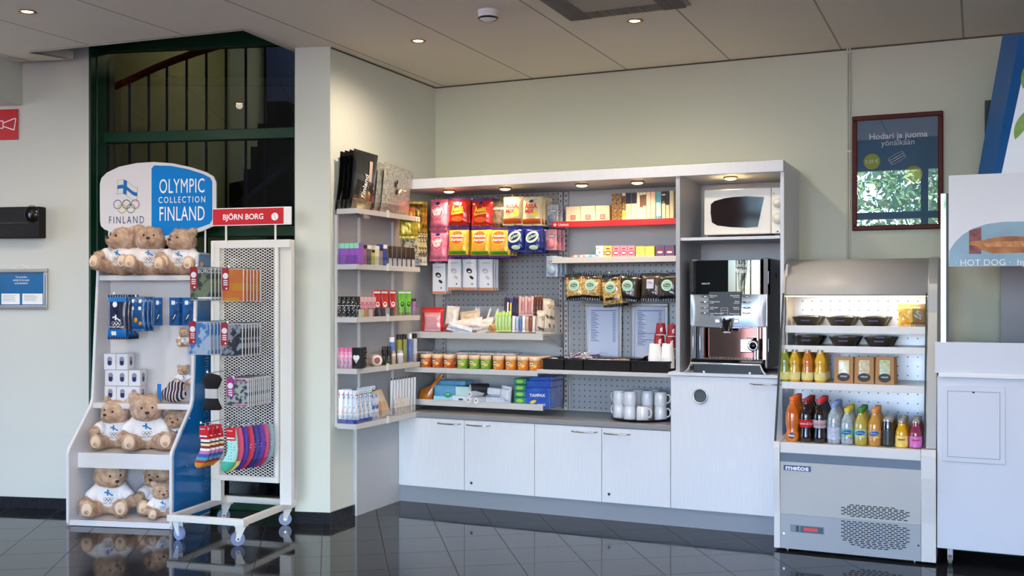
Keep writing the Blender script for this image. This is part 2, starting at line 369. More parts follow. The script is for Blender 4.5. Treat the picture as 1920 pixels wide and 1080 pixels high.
for z0,z1 in ((.09,1.0),(1.05,zb0),(zb1,za0),(za1,zt0)):
    MB().box(jw,W1-.03,.03,.036,z0,z1).build('window_pane',wr,gp)
# stair rail seen through the window
st=T('stair_handrail','red stair handrail with dark blue balusters behind the green framed window','handrail',L.w(-1.565,.75),L.a)
SL=Frame(*tuple(L.w(-1.565,.75))[:2],14.6)
hr=[SL.P(x,y,w=0) for x,y in ((196,172),(220,160),(250,147),(290,128),(330,112),(370,98),(410,86),(450,72),(520,50))]
MB().tube(hr,.024,10).build('handrail',st,mat('red_rail','b82c38',.25))
for x,yt in ((212,167),(243,150),(279,133),(313,118),(350,104),(387,92),(424,80),(461,68),(497,56)):
    a=SL.P(x,yt,w=0); MB().cyl(a,(a.x,0,max(.9,a.z-1.6+(x-212)*.0012)),.009,n=6).build('baluster',st,mat('blue_metal','2c4694',.4))
b0=SL.P(212,560,w=0);b1=SL.P(540,312,w=0)
MB().tube([b0,b1],.018,6).build('lower_rail',st,mat('blue_metal'))
sf=bpy.data.objects.new('trim_8',None); COL.objects.link(sf); sf.location=L.w(-1.565,.95); sf.rotation_euler=(0,0,L.a); sf['kind']='structure'
f2=Frame(*tuple(L.w(-1.565,.95))[:2],14.6)
mb=MB()
pts=[f2.P(x,y,w=0) for x,y in ((440,385),(440,361),(457,361),(457,317),(470,317),(470,275),(483,275),(483,232),(500,232),(500,190),(540,190))]
poly=[(min(p.x,1.24),p.z) for p in pts]+[(1.24,pts[0].z)]
mb.prism(poly[::-1],0,.5,mat('stair_dark','16182a',.6),axis='y'); mb.build('stair_steps',sf)
MB().hexa([(f2.P(x,y,w=w).x,w,f2.P(x,y,w=0).z) for w in(0,) for x,y in ((430,385),(560,385))]+[(1.3,.8,1.7),(.6,.8,1.7)]+[(f2.P(430,372,w=0).x,0,f2.P(430,330,w=0).z-.05),(1.3,0,f2.P(430,330,w=0).z+.1),(1.3,.8,1.95),(.6,.8,1.95)],mat('stair_wood','3a2420',.4)).build('landing',sf)
sl_=T('stairwell_fill_lamp','added unseen fill lamp on the stairwell ceiling behind the green framed window','ceiling light',L.w(-.9,1.7,3.5),L.a)  # lamp added so the stairwell shows through the glass
MB().lathe([(.12,0),(.12,-.04),(.09,-.07),(0,-.08)],20).build('lamp_bowl',sl_,mat('fill_bowl_glow','ffe6c0',.4,emit=2,ec='ffe0b0'))
l=bpy.data.lights.new('stair_fill_light','POINT'); l.energy=19; l.color=(1,.86,.66); l.shadow_soft_size=.1
o=bpy.data.objects.new('stair_fill_light',l); COL.objects.link(o); o.location=L.w(-.9,1.7,3.35)
# --------------- front hall glazing behind the camera and what stands outside
fw=bpy.data.objects.new('window_2',None); COL.objects.link(fw); fw['kind']='structure'; fw.location=(-1.3,-3.5,0)
mb=MB(); AM=mat('blue_grey_frame','3c4a60',.4,.3)
for x in (-1.85,-.5,.6,1.2,2.3,3.7,5.2): mb.box(x-.05,x+.05,0,.1,0,3.6)
mb.box(-1.9,5.2,0,.1,0,.15).box(-1.9,5.2,0,.1,3.12,4.15).box(-1.9,5.2,0,.1,2.42,2.52)
mb.build('window_frame',fw,AM)
struct(MB().box(-11,-3.2,-3.6,-3.45,0,4.2).box(3.9,5,-3.6,-3.45,0,4.2),'wall_front',wm2)
struct(MB().box(-9.6,-9.45,-3.6,.5,0,4.2).box(-9.6,-9.45,2.7,6,0,4.2).box(-9.6,-9.45,.5,2.7,2.9,4.2),'wall_hall_left',wm2)
struct(MB().box(-60,-9.6,-3.6,40,-.15,-.02),'ground_side',mat('bounce_paving','dcd0bc',.9))  # unseen ground, made pale to bounce sun up to the left ceiling
struct(MB().box(-60,60,-70,-3.6,-.15,-.02),'ground_outside',mat('brick_paving','c09484',.9,var=.3,vs=3))
bm_,nt,bs,N,K=nodes('brick_wall'); tc=N('ShaderNodeTexCoord'); bk=N('ShaderNodeTexBrick'); bk.inputs['Scale'].default_value=3
bk.inputs['Color1'].default_value=lin('9c6a62'); bk.inputs['Color2'].default_value=lin('8b5a55'); bk.inputs['Mortar'].default_value=lin('b8aaa2')
mp=N('ShaderNodeMapping'); mp.inputs['Rotation'].default_value=(math.radians(90),0,0); K(tc.outputs['Object'],mp.inputs[0]); K(mp.outputs[0],bk.inputs[0]); K(bk.outputs[0],bs.inputs['Base Color'])
bb=T('brick_building','red brick building outside the front glazing, seen mirrored in the wall poster','building',(3.6,-9,0))
MB().box(-1.9,3,-3,0,-.02,7).build('wall',bb,bm_)
MB().box(-1.9,3,-3,.05,7,7.2).build('roof_edge',bb,WHITE)
def tree(x,y,h,r,n,lab,seed):
    rs=np.random.RandomState(seed); t=T('birch_tree',lab,'tree',(x,y,-.02))
    MB().tube([(0,0,0),(.05,0,h*.4),(0,.05,h*.9)],[.09,.07,.02],8).build('trunk',t,mat('birch_bark','d8d4cc',.8))
    c=rs.normal(size=(n,3)); c/=np.linalg.norm(c,axis=1)[:,None]; c*=rs.rand(n,1)**.4; c*= [r,r,h*.42]; c+=[0,0,h*.62]
    mb=MB()
    for p in c:
        a,b=rs.normal(size=3)*.045,rs.normal(size=3)*.045; mb.add([p-a,p-b,p+a,p+b],[(0,1,2,3)])
    mb.build('foliage',t,mat('birch_leaves','8fae6a',.6),kind='stuff')
tree(-.9,-9.5,6.5,1.7,6500,'tall leafy birch outside, mirrored in the framed wall poster',1)
tree(-6.4,-13,6,2.0,4000,'leafy birch outside the front glazing, further left',2)
# ================================================================ BACK UNIT
CF=5.72   # cabinet fronts
XB=-2.42
def handle(parent,x0,x1,z,y):
    MB().tube([(x0,y,z),(x0+.004,y-.018,z),(x0+.02,y-.026,z-.001),((x0+x1)/2,y-.03,z-.002),(x1-.02,y-.026,z-.001),(x1-.004,y-.018,z),(x1,y,z)],.0045,8).build('door_handle',parent,STEEL)
def cab(name,x0,x1,z1,doors,lab,top=False):
    t=T(name,lab,'cabinet',((x0+x1)/2,CF,0)); xc=(x0+x1)/2; a,b=x0-xc,x1-xc
    MB().box(a,b,.02,.5,.105,z1).build('body',t,GRY)
    for (d0,d1,hx0,hx1,lock,hz) in doors:
        d=MB().box(d0-xc+.0015,d1-xc-.0015,0,.018,.105,z1-.002).build('door',t,CAB,bevel=.0015)
        if hx0: handle(d,hx0-xc,hx1-xc,hz,0)
        if lock:
            lx=lock[0]-xc; m=MB().cyl((lx,0,lock[1]),(lx,-.004,lock[1]),.009,n=14); m.cyl((lx,-.003,lock[1]),(lx,-.0045,lock[1]),.004,n=8,m=BLACK) if 0 else None
            k=MB().cyl((lx,0,lock[1]),(lx,-.003,lock[1]),.0085,n=14,m=STEEL).box(lx-.0015,lx+.0015,-.0035,-.0028,lock[1]-.005,lock[1]+.005,BLACK); k.build('lock',d)
    return t
def hx(px,py): return P(px,py,Y=CF)
h1=[hx(822,793).x,hx(864,796).x]; h2=[hx(876,795.5).x,hx(919,799).x]; h3=[hx(1073,806).x,hx(1120,809).x]; h4=[hx(1133,809).x,hx(1182,812.5).x]
zh=hx(843,794).z
lk=hx(884,905.5); lk2=hx(1142,926.5)
cab('base_cabinet',-3.36,XB-.003,.54,[(-3.36,-2.893,*h1,None,zh),(-2.893,XB-.003,*h2,(lk.x,lk.z),zh)],'low pale two-door cabinet in the corner below the snack shelves')
cab('base_cabinet',XB-.003,-1.588,.54,[(XB-.003,-1.999,*h3,None,zh-.002),(-1.999,-1.588,*h4,(lk2.x,lk2.z),zh-.004)],'low pale two-door cabinet below the tray of white mugs')
MB().box(-3.36,-.97,0,.02,0,.103).build('cabinet_plinth',m=mat('plinth_grey','8e939c',.45),loc=(0,CF+.02,0),label='grey plinth strip along the floor under the cabinets',cat='plinth')
MB().box(-3.36,-1.588,-.005,.49,0,.029).build('worktop',m=mat('worktop_grey','8b8c90',.3,var=.05),loc=(0,CF,.541),label='low grey worktop above the two-door cabinets',cat='worktop',bevel=.003)
MB().box(-3.36,-1.588,-.0075,-.0055,.0,.026).build('worktop_edge',m=SHF,loc=(0,CF,.5415),label='pale front edging strip of the low worktop',cat='edging') if 0 else None
tc_=cab('tall_cabinet',-1.588,-.966,.855,[(-1.588,-.966,hx(1407,719).x,-.975,None,hx(1430,720).z)],'tall pale cabinet with a round waste hole below the coffee machine')
hp=P(1313,743,Y=CF); wx=hp.x+(1.588+.966)/2
wh=MB().lathe([(.034,0),(.044,0),(.044,.006),(.040,.008),(.034,.005),(.033,-.001)],28,m=STEEL,caps=False)
wh.xf(Matrix.Translation((wx,0,hp.z))@Matrix.Rotation(math.radians(90),4,'X')).build('waste_hole_ring',tc_)
MB().lathe([(0,0),(.034,0)],24,caps=False,m=mat('hole_dark','4c5258',.5)).xf(Matrix.Translation((wx,-.001,hp.z))@Matrix.Rotation(math.radians(90),4,'X')).build('waste_hole',tc_)
MB().box(-1.60,-.962,-.01,.52,0,.018).build('tall_worktop',m=CAB,loc=(0,CF,.8555),label='pale counter top under the coffee machine',cat='worktop',bevel=.002)
# upper surround: divider, right side, top canopy, back boards
ZT=1.978
MB().box(-.012,.012,0,.5,0,ZT-.8735).build('divider_panel',m=GRY,loc=(-1.549,CF+.012,.874),label='upright grey panel between the shelves and the microwave bay',cat='panel',bevel=.001)
MB().box(-.02,0,0,.53,0,ZT-.8735).build('end_panel',m=CAB,loc=(-.962,CF+.02,.874),label='upright pale end panel right of the microwave',cat='panel',bevel=.001)
cn=T('canopy','long grey light canopy over the shop shelving','canopy',(-.962,CF,ZT))
MB().box(-2.40,0,0,.53,0,.062).build('canopy_board',cn,CAB,bevel=.002)
LW=mat('lamp_glow','fff0d0',.4,emit=9,ec='ffdf9e')
BRASS=mat('brass_ring','a87c3c',.25,.9)
dl=None
for i,(x,y) in enumerate(((830,354),(941,350),(1087,343.5),(1193,339),(1369,331))):
    p=P(x,y,Z=ZT); loc=(p.x,5.865,ZT)
    lab=['leftmost','second from the left','third from the left','fourth from the left','rightmost, above the microwave,'][i]+' round warm puck light under the canopy'
    t=T('puck_light',lab,'light',loc,group='puck lights under the canopy')
    MB().lathe([(.040,0),(.040,-.006),(.036,-.010),(.033,-.010)],24).build('rim',t,BRASS)
    MB().lathe([(.034,-.008),(.030,-.014),(.018,-.018),(0,-.019)],24).build('diffuser',t,LW)
    l=bpy.data.lights.new('puck_lamp','SPOT'); l.energy=5.2; l.color=(1,.72,.42); l.spot_size=math.radians(150); l.spot_blend=.8; l.shadow_soft_size=.03
    o=bpy.data.objects.new('puck_lamp',l); COL.objects.link(o); o.location=(p.x,5.865,ZT-.03)
# back boards: plain light board, pegboard sheets
def pegmat(name,c,sp=.0254,r=.13):
    m,nt,bs,N,K=nodes(name); tc=N('ShaderNodeTexCoord'); mp=N('ShaderNodeMapping'); mp.inputs['Scale'].default_value=(1/sp,1,1/sp); K(tc.outputs['Object'],mp.inputs[0])
    fr_=N('ShaderNodeVectorMath'); fr_.operation='FRACTION'; K(mp.outputs[0],fr_.inputs[0])
    sb_=N('ShaderNodeVectorMath'); sb_.operation='SUBTRACT'; sb_.inputs[1].default_value=(.5,0,.5); K(fr_.outputs[0],sb_.inputs[0])
    ml=N('ShaderNodeVectorMath'); ml.operation='MULTIPLY'; ml.inputs[1].default_value=(1,0,1); K(sb_.outputs[0],ml.inputs[0])
    ln=N('ShaderNodeVectorMath'); ln.operation='LENGTH'; K(ml.outputs[0],ln.inputs[0])
    lt=N('ShaderNodeMath'); lt.operation='LESS_THAN'; lt.inputs[1].default_value=r; K(ln.outputs['Value'],lt.inputs[0])
    mx=N('ShaderNodeMix'); mx.data_type='RGBA'; K(lt.outputs[0],mx.inputs[0]); mx.inputs[6].default_value=lin(c); mx.inputs[7].default_value=lin('3c3f46'); K(mx.outputs[2],bs.inputs['Base Color'])
    bs.inputs['Roughness'].default_value=.35; bs.inputs['Metallic'].default_value=.3; return m
PEG=pegmat('pegboard_metal','9ea1a6',.036,.12)
BRD=mat('back_board','c6c8cc',.4)
YB=6.215
MB().box(-3.37,-1.561,0,.02,0,1.40).build('back_board',m=BRD,loc=(0,YB+.008,.575),label='plain pale board behind the shop shelves',cat='board')
MB().box(-1.537,-.982,0,.02,0,1.10).build('back_board',m=BRD,loc=(0,YB+.008,.875),label='plain pale board behind the microwave and coffee machine',cat='board')
def peg(x0,x1,z0,z1,lab): MB().box(x0,x1,0,.006,z0,z1).build('pegboard',m=PEG,loc=(0,YB,0),label=lab,cat='pegboard')
zp=lambda py,px=930:P(px,py,Y=YB).z
peg(-3.28,XB-.035,zp(574),1.97,'grey perforated board behind the hanging sweets')
peg(XB+.035,-1.565,.9,zp(493,1150),'grey perforated board behind the framed price lists')
peg(XB+.035,-1.565,.58,.86,'grey perforated board behind the white mugs')
# slotted uprights
up=nodes('slotted_upright'); m,nt,bs,N,K=up; tc=N('ShaderNodeTexCoord'); wv=N('ShaderNodeSeparateXYZ'); K(tc.outputs['Object'],wv.inputs[0])
d=N('ShaderNodeMath'); d.operation='MULTIPLY'; d.inputs[1].default_value=1/.032; K(wv.outputs[2],d.inputs[0]); f_=N('ShaderNodeMath'); f_.operation='FRACT'; K(d.outputs[0],f_.inputs[0])
g=N('ShaderNodeMath'); g.operation='GREATER_THAN'; g.inputs[1].default_value=.5; K(f_.outputs[0],g.inputs[0])
ax=N('ShaderNodeMath'); ax.operation='ABSOLUTE'; K(wv.outputs[0],ax.inputs[0]); lx=N('ShaderNodeMath'); lx.operation='LESS_THAN'; lx.inputs[1].default_value=.0035; K(ax.outputs[0],lx.inputs[0])
mu=N('ShaderNodeMath'); mu.operation='MULTIPLY'; K(g.outputs[0],mu.inputs[0]); K(lx.outputs[0],mu.inputs[1])
mx=N('ShaderNodeMix'); mx.data_type='RGBA'; K(mu.outputs[0],mx.inputs[0]); mx.inputs[6].default_value=lin('c2c4c8'); mx.inputs[7].default_value=lin('2a2c30'); K(mx.outputs[2],bs.inputs['Base Color']); bs.inputs['Roughness'].default_value=.4
UPM=m
for x,lab in ((XB-.022,'slotted steel upright ending the sweets bay'),(XB+.014,'slotted steel upright starting the books bay'),(-3.292,'slotted steel upright behind the crisps, in the corner')):
    MB().box(-.011,.011,0,.022,.58,1.975).build('shelf_upright',m=UPM,loc=(x,YB-.02,0),label=lab,cat='upright')
# shelves : board + down-turned front lip + side brackets
def shelf(x0,x1,yf,zt,lip,lab,m=SHF,br=True,lipm=None,BD=.10):
    t=T('shop_shelf',lab,'shelf',((x0+x1)/2,yf,zt)); h=(x1-x0)/2
    MB().box(-h,h,.002,YB-.022-yf,-.012,0).build('shelf_board',t,m)
    MB().box(-h,h,-.004,.002,-lip,.002).build('front_lip',t,lipm or m,bevel=.0015)
    if br:
        D=YB-.022-yf
        for s in (-h+.004,h-.004):
            MB().prism([(.03,-.012),(D,-.012),(D,-BD),(D-.05,-BD*.85),(.12,-.03)],s-.0015,s+.0015,mat('bracket_metal','a7a9ad',.35,.6),axis='x').build('bracket',t)
    return t
def zat(px,py,y): return P(px,py,Y=y).z
Y2=5.985; Y3=5.862; Y4=5.80
Z_UU=zat(1150,413,Y2); Z_CA=zat(1150,482,Y2); Z_SN=zat(905,624.5,Y3); Z_PR=zat(905,693,Y4); Z_PR2=zat(1135,697,CF+.06); Z_TA=zat(905,754,Y3)
print('shelf z',Z_UU,Z_CA,Z_SN,Z_PR,Z_PR2,Z_TA)
uu=shelf(XB+.004,-1.565,Y2,Z_UU,.035,'upper shelf with a red price strip carrying the paperbacks',lipm=mat('red_strip','cf2a33',.35))
MB().text('Uutuus',0,0,.024,PURE,bold=.02,y=-.0045,align='LEFT').build('strip_lettering',uu,loc=(-.385,0,-.017))
MB().disc(-.405,-.017,.010,.010,PURE,y=-.0045).ring(-.405,-.017,.006,.002,RED,y=-.0048).build('strip_logo',uu)
shelf(XB+.004,-1.565,Y2,Z_CA,.033,'shelf with the row of small sweet boxes')
shelf(-3.36,XB-.006,Y3,Z_SN,.038,'shelf with the soft snacks and chocolate bars')
shelf(-3.36,XB-.016,Y4,Z_PR,.030,'shelf with the small crisp tubs')
shelf(XB-.012,-1.562,CF+.06,Z_PR2,.022,'shelf with the black baskets below the price lists')
shelf(-3.36,XB-.006,Y3,Z_TA,.036,'lowest shelf with the hygiene packs above the worktop',BD=.055)
MB().box(-1.536,-.983,0,.47,-.017,0).build('microwave_shelf',m=CAB,loc=(0,CF+.02,1.632),label='pale board carrying the microwave',cat='shelf',bevel=.001)
# ================================================================ SIDE SHELVES on the short return wall
sp_=T('side_wall_panel','grey laminate panel on the short wall beside the corner cabinet','panel',(XS,5.235,0))
MB().box(.0,.025,0,.52,0,.55).build('panel',sp_,GRY)
MB().box(.018,.026,-.006,.0,0,.55).build('edge_strip',sp_,SHF)
MB().box(.0,.004,0,1.2,0,1.3).build('side_back_panel',m=GRY,loc=(XS+.001,5.03,.56),label='grey back panel behind the side shelves',cat='panel')
for y,lab in ((5.03,'slim steel post at the outer end of the side shelves'),(5.27,'slim white post in the middle of the side shelves'),(5.66,'slim steel post at the inner end of the side shelves')):
    MB().box(0,.016,0,.014,0,1.22).build('shelf_post',m=SHF,loc=(XS+.006,y,.55),label=lab,cat='post')
ZS=[P(668,y,Y=5.025).z for y in (390,495,595,692,796)]
XF=-3.232
names=['top side shelf holding the wrapped shirts','second side shelf with the purple boxes','third side shelf with the red and green tubes','fourth side shelf with the pink bottles','lowest side shelf with the toothbrush packs']
for z,n in zip(ZS,names):
    t=T('side_shelf',n,'shelf',(XS+.022,5.03,z)); d=XF-XS-.022
    MB().box(0,d-.002,0,.735,-.012,0).build('shelf_board',t,SHF)
    MB().box(d-.002,d+.002,0,.735,-.03,0).build('front_lip',t,SHF,bevel=.001)
    MB().box(0,d+.002,-.003,0,-.03,.0).build('end_lip',t,SHF)
    mb=MB().box(d-.001,d+.001,.0,.735,.002,.052).box(.0,d,-.002,-.0005,.002,.052)
    mb.build('acrylic_guard',t,CLEAR)
    MB().box(d-.0,d+.006,.33,.35,-.031,.012).build('guard_clip',t,WHT)
# ================================================================ FRIDGE (open chilled display)
fx,fy=-.5715,5.41
FR=T('display_fridge','tall open-front chilled drinks display with a curved grey hood and lit shelves','fridge',(fx,fy,0))
fl=lambda v:Vector((v.x-fx,v.y-fy,v.z))
FP=lambda px,py,Y=5.41:fl(P(px,py,Y=Y))
hw=.3855; FW=mat('fridge_white','dcdad8',.3); FG=mat('fridge_grey','b9b8b6',.45,.1); FL_=mat('fridge_lower','a2a6ac',.45,.05); FH=mat('hood_grey','bdb8b0',.45,.1)
low=[(0,.012),(0,.20),(-.012,.30),(-.022,.42),(-.022,.53),(-.012,.558),(.12,.558),(.74,.558),(.74,.012)]
MB().prism(low[::-1],-hw,-hw+.032,FW,axis='x').build('side_post',FR,bevel=.003)
MB().prism(low[::-1],hw-.068,hw,FW,axis='x').build('side_post',FR,bevel=.003)
hz0=FP(1480,549.5,5.66).z; ht=FP(1499,488,5.98).z
def curve_(q,n=4):
    out=[]
    for i in range(len(q)-1):
        a,b=q[i],q[i+1]; p=q[i-1] if i else a; r=q[i+2] if i+2<len(q) else b
        for k in range(n):
            t=k/n; out.append(tuple(.5*(2*a[j]+(-p[j]+b[j])*t+(2*p[j]-5*a[j]+4*b[j]-r[j])*t*t+(-p[j]+3*a[j]-3*b[j]+r[j])*t**3) for j in (0,1)))
    return out+[q[-1]]
hood=curve_([(.25,hz0-.012),(.265,hz0+.04),(.30,hz0+.09),(.36,ht-.045),(.43,ht-.012),(.50,ht)])+[(.74,ht)]
uppr=[(.74,.558),(.12,.558),(.165,.80),(.21,1.05),(.235,hz0-.03)]+hood[:-1]+[(.74,ht)]
MB().prism([(.74,.56),(.56,.56)]+[(.56,hz0-.02)]+[(a-.004,b+.004) for a,b in hood],-hw,-hw+.012,FH,axis='x').build('cheek_panel',FR)
MB().prism([(.02,.56),(.74,.56)][::1]+[(.74,ht+.004)]+[(a-.006,b+.006) for a,b in hood[:-1]][::-1]+[(.225,hz0-.1)],hw-.048,hw,mat('side_metal','b4b3b0',.35,.3),axis='x').build('cheek_panel',FR,bevel=.004)
mb=MB(); n=len(hood); v=[(-hw+.012,a,b) for a,b in hood]+[(hw-.048,a,b) for a,b in hood]
mb.add(v,[(k,k+n,k+n+1,k+1) for k in range(n-1)],FH,True)
hd_=mb.build('hood',FR); s=hd_.modifiers.new('s','SOLIDIFY'); s.thickness=.012
MB().box(-hw+.012,hw-.05,.27,.30,hz0-.020,hz0-.006).build('light_tube',FR,mat('tube_glow','fff2d8',.4,emit=2.2,ec='ffdf9e'))
l=area('fridge_lamp',(fx,fy+.33,hz0-.045),(math.radians(25),0,0),.6,.03,.75,(1,.78,.5))
PW=pegmat('fridge_peg','d4d6de',.05,.07)
MB().box(-hw+.012,hw-.05,.55,.56,.55,ht-.02).build('back_wall',FR,PW)
MB().box(-hw+.012,-hw+.018,.30,.56,hz0-.3,ht-.03).build('inner_wall',FR,mat('fridge_inner','e0dfdc',.4))
MB().box(-hw+.012,hw-.05,.56,.74,.0,ht-.01).build('back_body',FR,FG)
MB().box(-hw+.033,hw-.069,-.014,.55,.503,.556).build('deck',FR,FW,bevel=.003)
MB().box(-hw+.033,hw-.069,-.006,.5,.458,.503).build('dark_strip',FR,mat('strip_slate','4c525e',.35,.2))
MB().prism([(0,.19),(-.008,.458),(.3,.458),(.3,.19)][::-1],-hw+.033,hw-.069,FG,axis='x').build('front_panel',FR)
kp=MB().box(-hw+.033,hw-.069,.0,.3,.014,.189).build('kick_panel',FR,FL_)
# vents
BK=mat('vent_black','0d0f14',.6)
def slots(rows,x0,x1,yy,name,par):
    mb=MB(); 
    for i,(z,a,b) in enumerate(rows):
        x=x0+(x1-x0)*a+(.013 if i%2 else 0)
        while x+.017<x0+(x1-x0)*b+.004: mb.box(x,x+.019,yy(z)-.0012,yy(z)+.002,z-.0022,z+.0022); x+=.0275
    mb.build(name,par,BK)
va=FP(1577,950).x; vb=FP(1706,950).x
fyy=lambda z: -.008*(z-.19)/.268
slots([(.262,.13,.8),(.254,.05,.92),(.246,0,1),(.238,0,1),(.230,0,1),(.222,0,1),(.214,0,.95),(.206,.1,1)],va,vb,fyy,'vent_slots',FR)
slots([(.178-i*.0094,(.0,.0,.0,.0,.0,.0,.0,.0,.0,.0,.02,.08,.15,.25)[i],(.85,.95,1,1,1,1,1,1,1,1,1,.98,.9,.75)[i]) for i in range(14)],va,vb,lambda z:0,'vent_slots',kp)
c0=FP(1482,983);c1=FP(1545,1003)
k=MB().box(c0.x,c1.x,-.002,.0,c1.z+.002,c0.z,mat('control_grey','7c858f',.4)).box(c0.x+.028,c0.x+.042,-.004,-.001,c1.z+.006,c0.z-.004,BLACK).box(c0.x+.05,c1.x-.004,-.003,-.001,c1.z+.005,c0.z-.004,mat('control_face','2b3a44',.3)).box(c0.x+.066,c1.x-.030,-.004,-.003,c1.z+.012,c0.z-.010,mat('red_display','7c1820',.3,emit=.25,ec='ff2020'))
k.build('control_panel',kp)
b0=FP(1470,871);b1=FP(1520.5,884)
bm=MB().box(b0.x,b1.x,-.011,-.004,b1.z,b0.z,mat('navy','1b2f66',.35)); bm.text('metos',(b0.x+b1.x)/2,(b0.z+b1.z)/2+.001,.034,PURE,y=-.011,sx=1.35,bold=.03); bm.build('name_badge',FR)
MB().cyl((-hw+.05,-.002,.09),(-hw+.05,.004,.09),.006,n=10,m=STEEL).build('panel_screw',kp)
MB().cyl((hw-.08,-.002,.09),(hw-.08,.004,.09),.005,n=10,m=BLACK).build('panel_screw',kp)
for x in (-hw+.06,hw-.1):
    MB().cyl((x,.06,0),(x,.06,.02),.012,n=10).build('foot',FR,STEEL)
MB().box(-hw+.04,hw-.07,.08,.6,.003,.014).build('base_shade_sheet',FR,BLACK)  # black sheet standing in for the shade under the fridge
# glass cheeks
gl=[(.0,.56),(.56,.56),(.56,hz0),(.25,hz0)]
MB().prism(gl,-hw+.003,-hw+.009,CLEAR,axis='x').build('glass_side',FR)
MB().prism([(-.004,.56),(.004,.56),(.254,hz0),(.246,hz0)],-hw+.001,-hw+.011,mat('seal_dark','2b302c',.4),axis='x').build('glass_edge',FR)
MB().prism([(.03,.56),(.042,.56),(.262,hz0),(.25,hz0)],hw-.058,hw-.05,mat('seal_dark'),axis='x').build('glass_edge',FR)
FS=[]
for (yl,yr,bl,br_,Y,ins) in ((611,613.5,624,627,5.68,0),(648,653,660,664,5.63,0),(715.5,726,728,738,5.56,0)):
    a=FP(1480,yl,Y); b=FP(1728,yr,Y); z=(a.z+b.z)/2; zb=(FP(1480,bl,Y).z+FP(1728,br_,Y).z)/2
    s=MB().box(-hw+.013,hw-.052,Y-fy,.55,zb+.018,z).build('shelf',FR,FW); FS.append((Y,z))
    MB().box(-hw+.013,hw-.052,Y-fy-.006,Y-fy,zb,z+.003).build('price_rail',s,FW,bevel=.0015)
# ================================================================ MICROWAVE
mw=T('microwave','small white microwave oven with a dark tapered window and two dials','microwave',(-1.2025,5.83,1.632))
MC=mat('microwave_white','e6e2d8',.35)
MP=lambda x,y,Y=5.815:P(x,y,Y=Y)-Vector((-1.2025,5.83,1.632))
MB().box(-.2165,.212,0,.33,.016,.27).build('housing',mw,MC,bevel=.006)
xd=MP(1446,400).x
d=MB().box(-.2165,xd-.001,-.018,0,.016,.27).build('door',mw,MC,bevel=.006)
pts=[(1332.5,399),(1333,383),(1340,377),(1358,372),(1375,369.5),(1400,368),(1433,369.5),(1428,393),(1421,425.5),(1400,427),(1370,426),(1345,423),(1335,417)]
q=[MP(x,y) for x,y in pts]; cx_=sum(p.x for p in q)/len(q); cz_=sum(p.z for p in q)/len(q)
def catm(q,n=5):
    out=[]
    N=len(q)
    for i in range(N):
        p0,p1,p2,p3=q[i-1],q[i],q[(i+1)%N],q[(i+2)%N]
        for k in range(n):
            t=k/n; out.append(tuple(.5*((2*p1[j])+(-p0[j]+p2[j])*t+(2*p0[j]-5*p1[j]+4*p2[j]-p3[j])*t*t+(-p0[j]+3*p1[j]-3*p2[j]+p3[j])*t**3) for j in range(len(p1))))
    return out
mb=MB(); mb.shape([(p.x,p.z) for p in q][::-1],mat('oven_glass','241a1a',.06,spec=.25),y=-.0186); mb.build('window',d)
cp_=MB().box(xd+.001,.212,-.016,0,.016,.27).build('control_panel',mw,MC,bevel=.004)
for (y,r) in ((381,.024),(410,.028)):
    k=MP(1458.5,y); MB().lathe([(r,0),(r,.004),(r*.82,.006),(r*.75,.022),(0,.023)],24).xf(Matrix.Translation((k.x,-.016,k.z))@Matrix.Rotation(math.radians(90),4,'X')).build('dial',mw,MC)
    MB().ring(k.x,k.z,r+.002,.0012,mat('dial_mark','77756e',.5),y=-.0165).build('dial_ring',cp_)
mb=MB(); mb.box(xd+.01,xd+.02,-.0168,-.016,.235,.238,INK)
for i in range(7):
    a=math.radians(200+i*23); k=MP(1458.5,410); mb.disc(k.x+.034*math.cos(a),k.z+.034*math.sin(a),.0012,.0012,INK,y=-.0165,n=6)
mb.disc(MP(1458,434).x,MP(1458,434).z,.006,.0035,INK,y=-.0166); mb.build('control_marks',cp_)
for a_,b_ in ((-.2,.01),(.17,.01),(-.2,.27),(.17,.27)): MB().box(a_,a_+.03,b_,b_+.03,0,.016).build('foot',mw,DARK)
# ================================================================ COFFEE MACHINE
cf=T('coffee_machine','chrome and dark grey bean coffee machine with a drinks menu and black top panel','coffee machine',(-1.2705,5.735,.8735))
C0=Vector((-1.2705,5.735,.8735)); CP=lambda x,y,Y=5.735:P(x,y,Y=Y)-C0
BZ=mat('bronze_grey','6a625c',.3,.7); SIL=mat('silver_plastic','c4c8cc',.22,.55); GB=mat('gloss_black','060608',.03,coat=.3,spec=.5)
MIR=mat('mirror_chrome','cfcfd2',.05,1)
xl,xr=-.2175,.2175; zt=CP(1437,483).z
MB().box(xr-.02,xr,.03,.48,.03,zt).build('side_cheek',cf,BZ,bevel=.006)
MB().box(xl,xl+.02,.03,.48,.03,zt).build('side_cheek',cf,BZ,bevel=.006)
MB().box(xl+.02,xr-.02,.13,.48,.03,zt-.006).build('body',cf,mat('machine_dark','2a2a2e',.4))
for (a,b) in ((xl,CP(1304,500).x),(CP(1425,500).x,xr)):
    mb=MB(); o=a if a>0 else b
    MB().prism([(a,.06),(b if a<0 else a,.0),(b,.0) if a>0 and 0 else ((b,.06))][:3] if 0 else [(a,.03),((a+b)/2,.004),(b,.03),(b,.1),(a,.1)],CP(1400,552).z,zt-.004).build('chrome_cheek',cf,MIR)
x0=CP(1304,500).x;x1=CP(1425,500).x; z0=CP(1400,552).z; z1=CP(1304,489).z
n=16; v=[];
for j in range(2):
    for i in range(n+1): t=i/n; v.append((x0+(x1-x0)*t,.012-.02*math.sin(math.pi*t),(z0,z1)[j]))
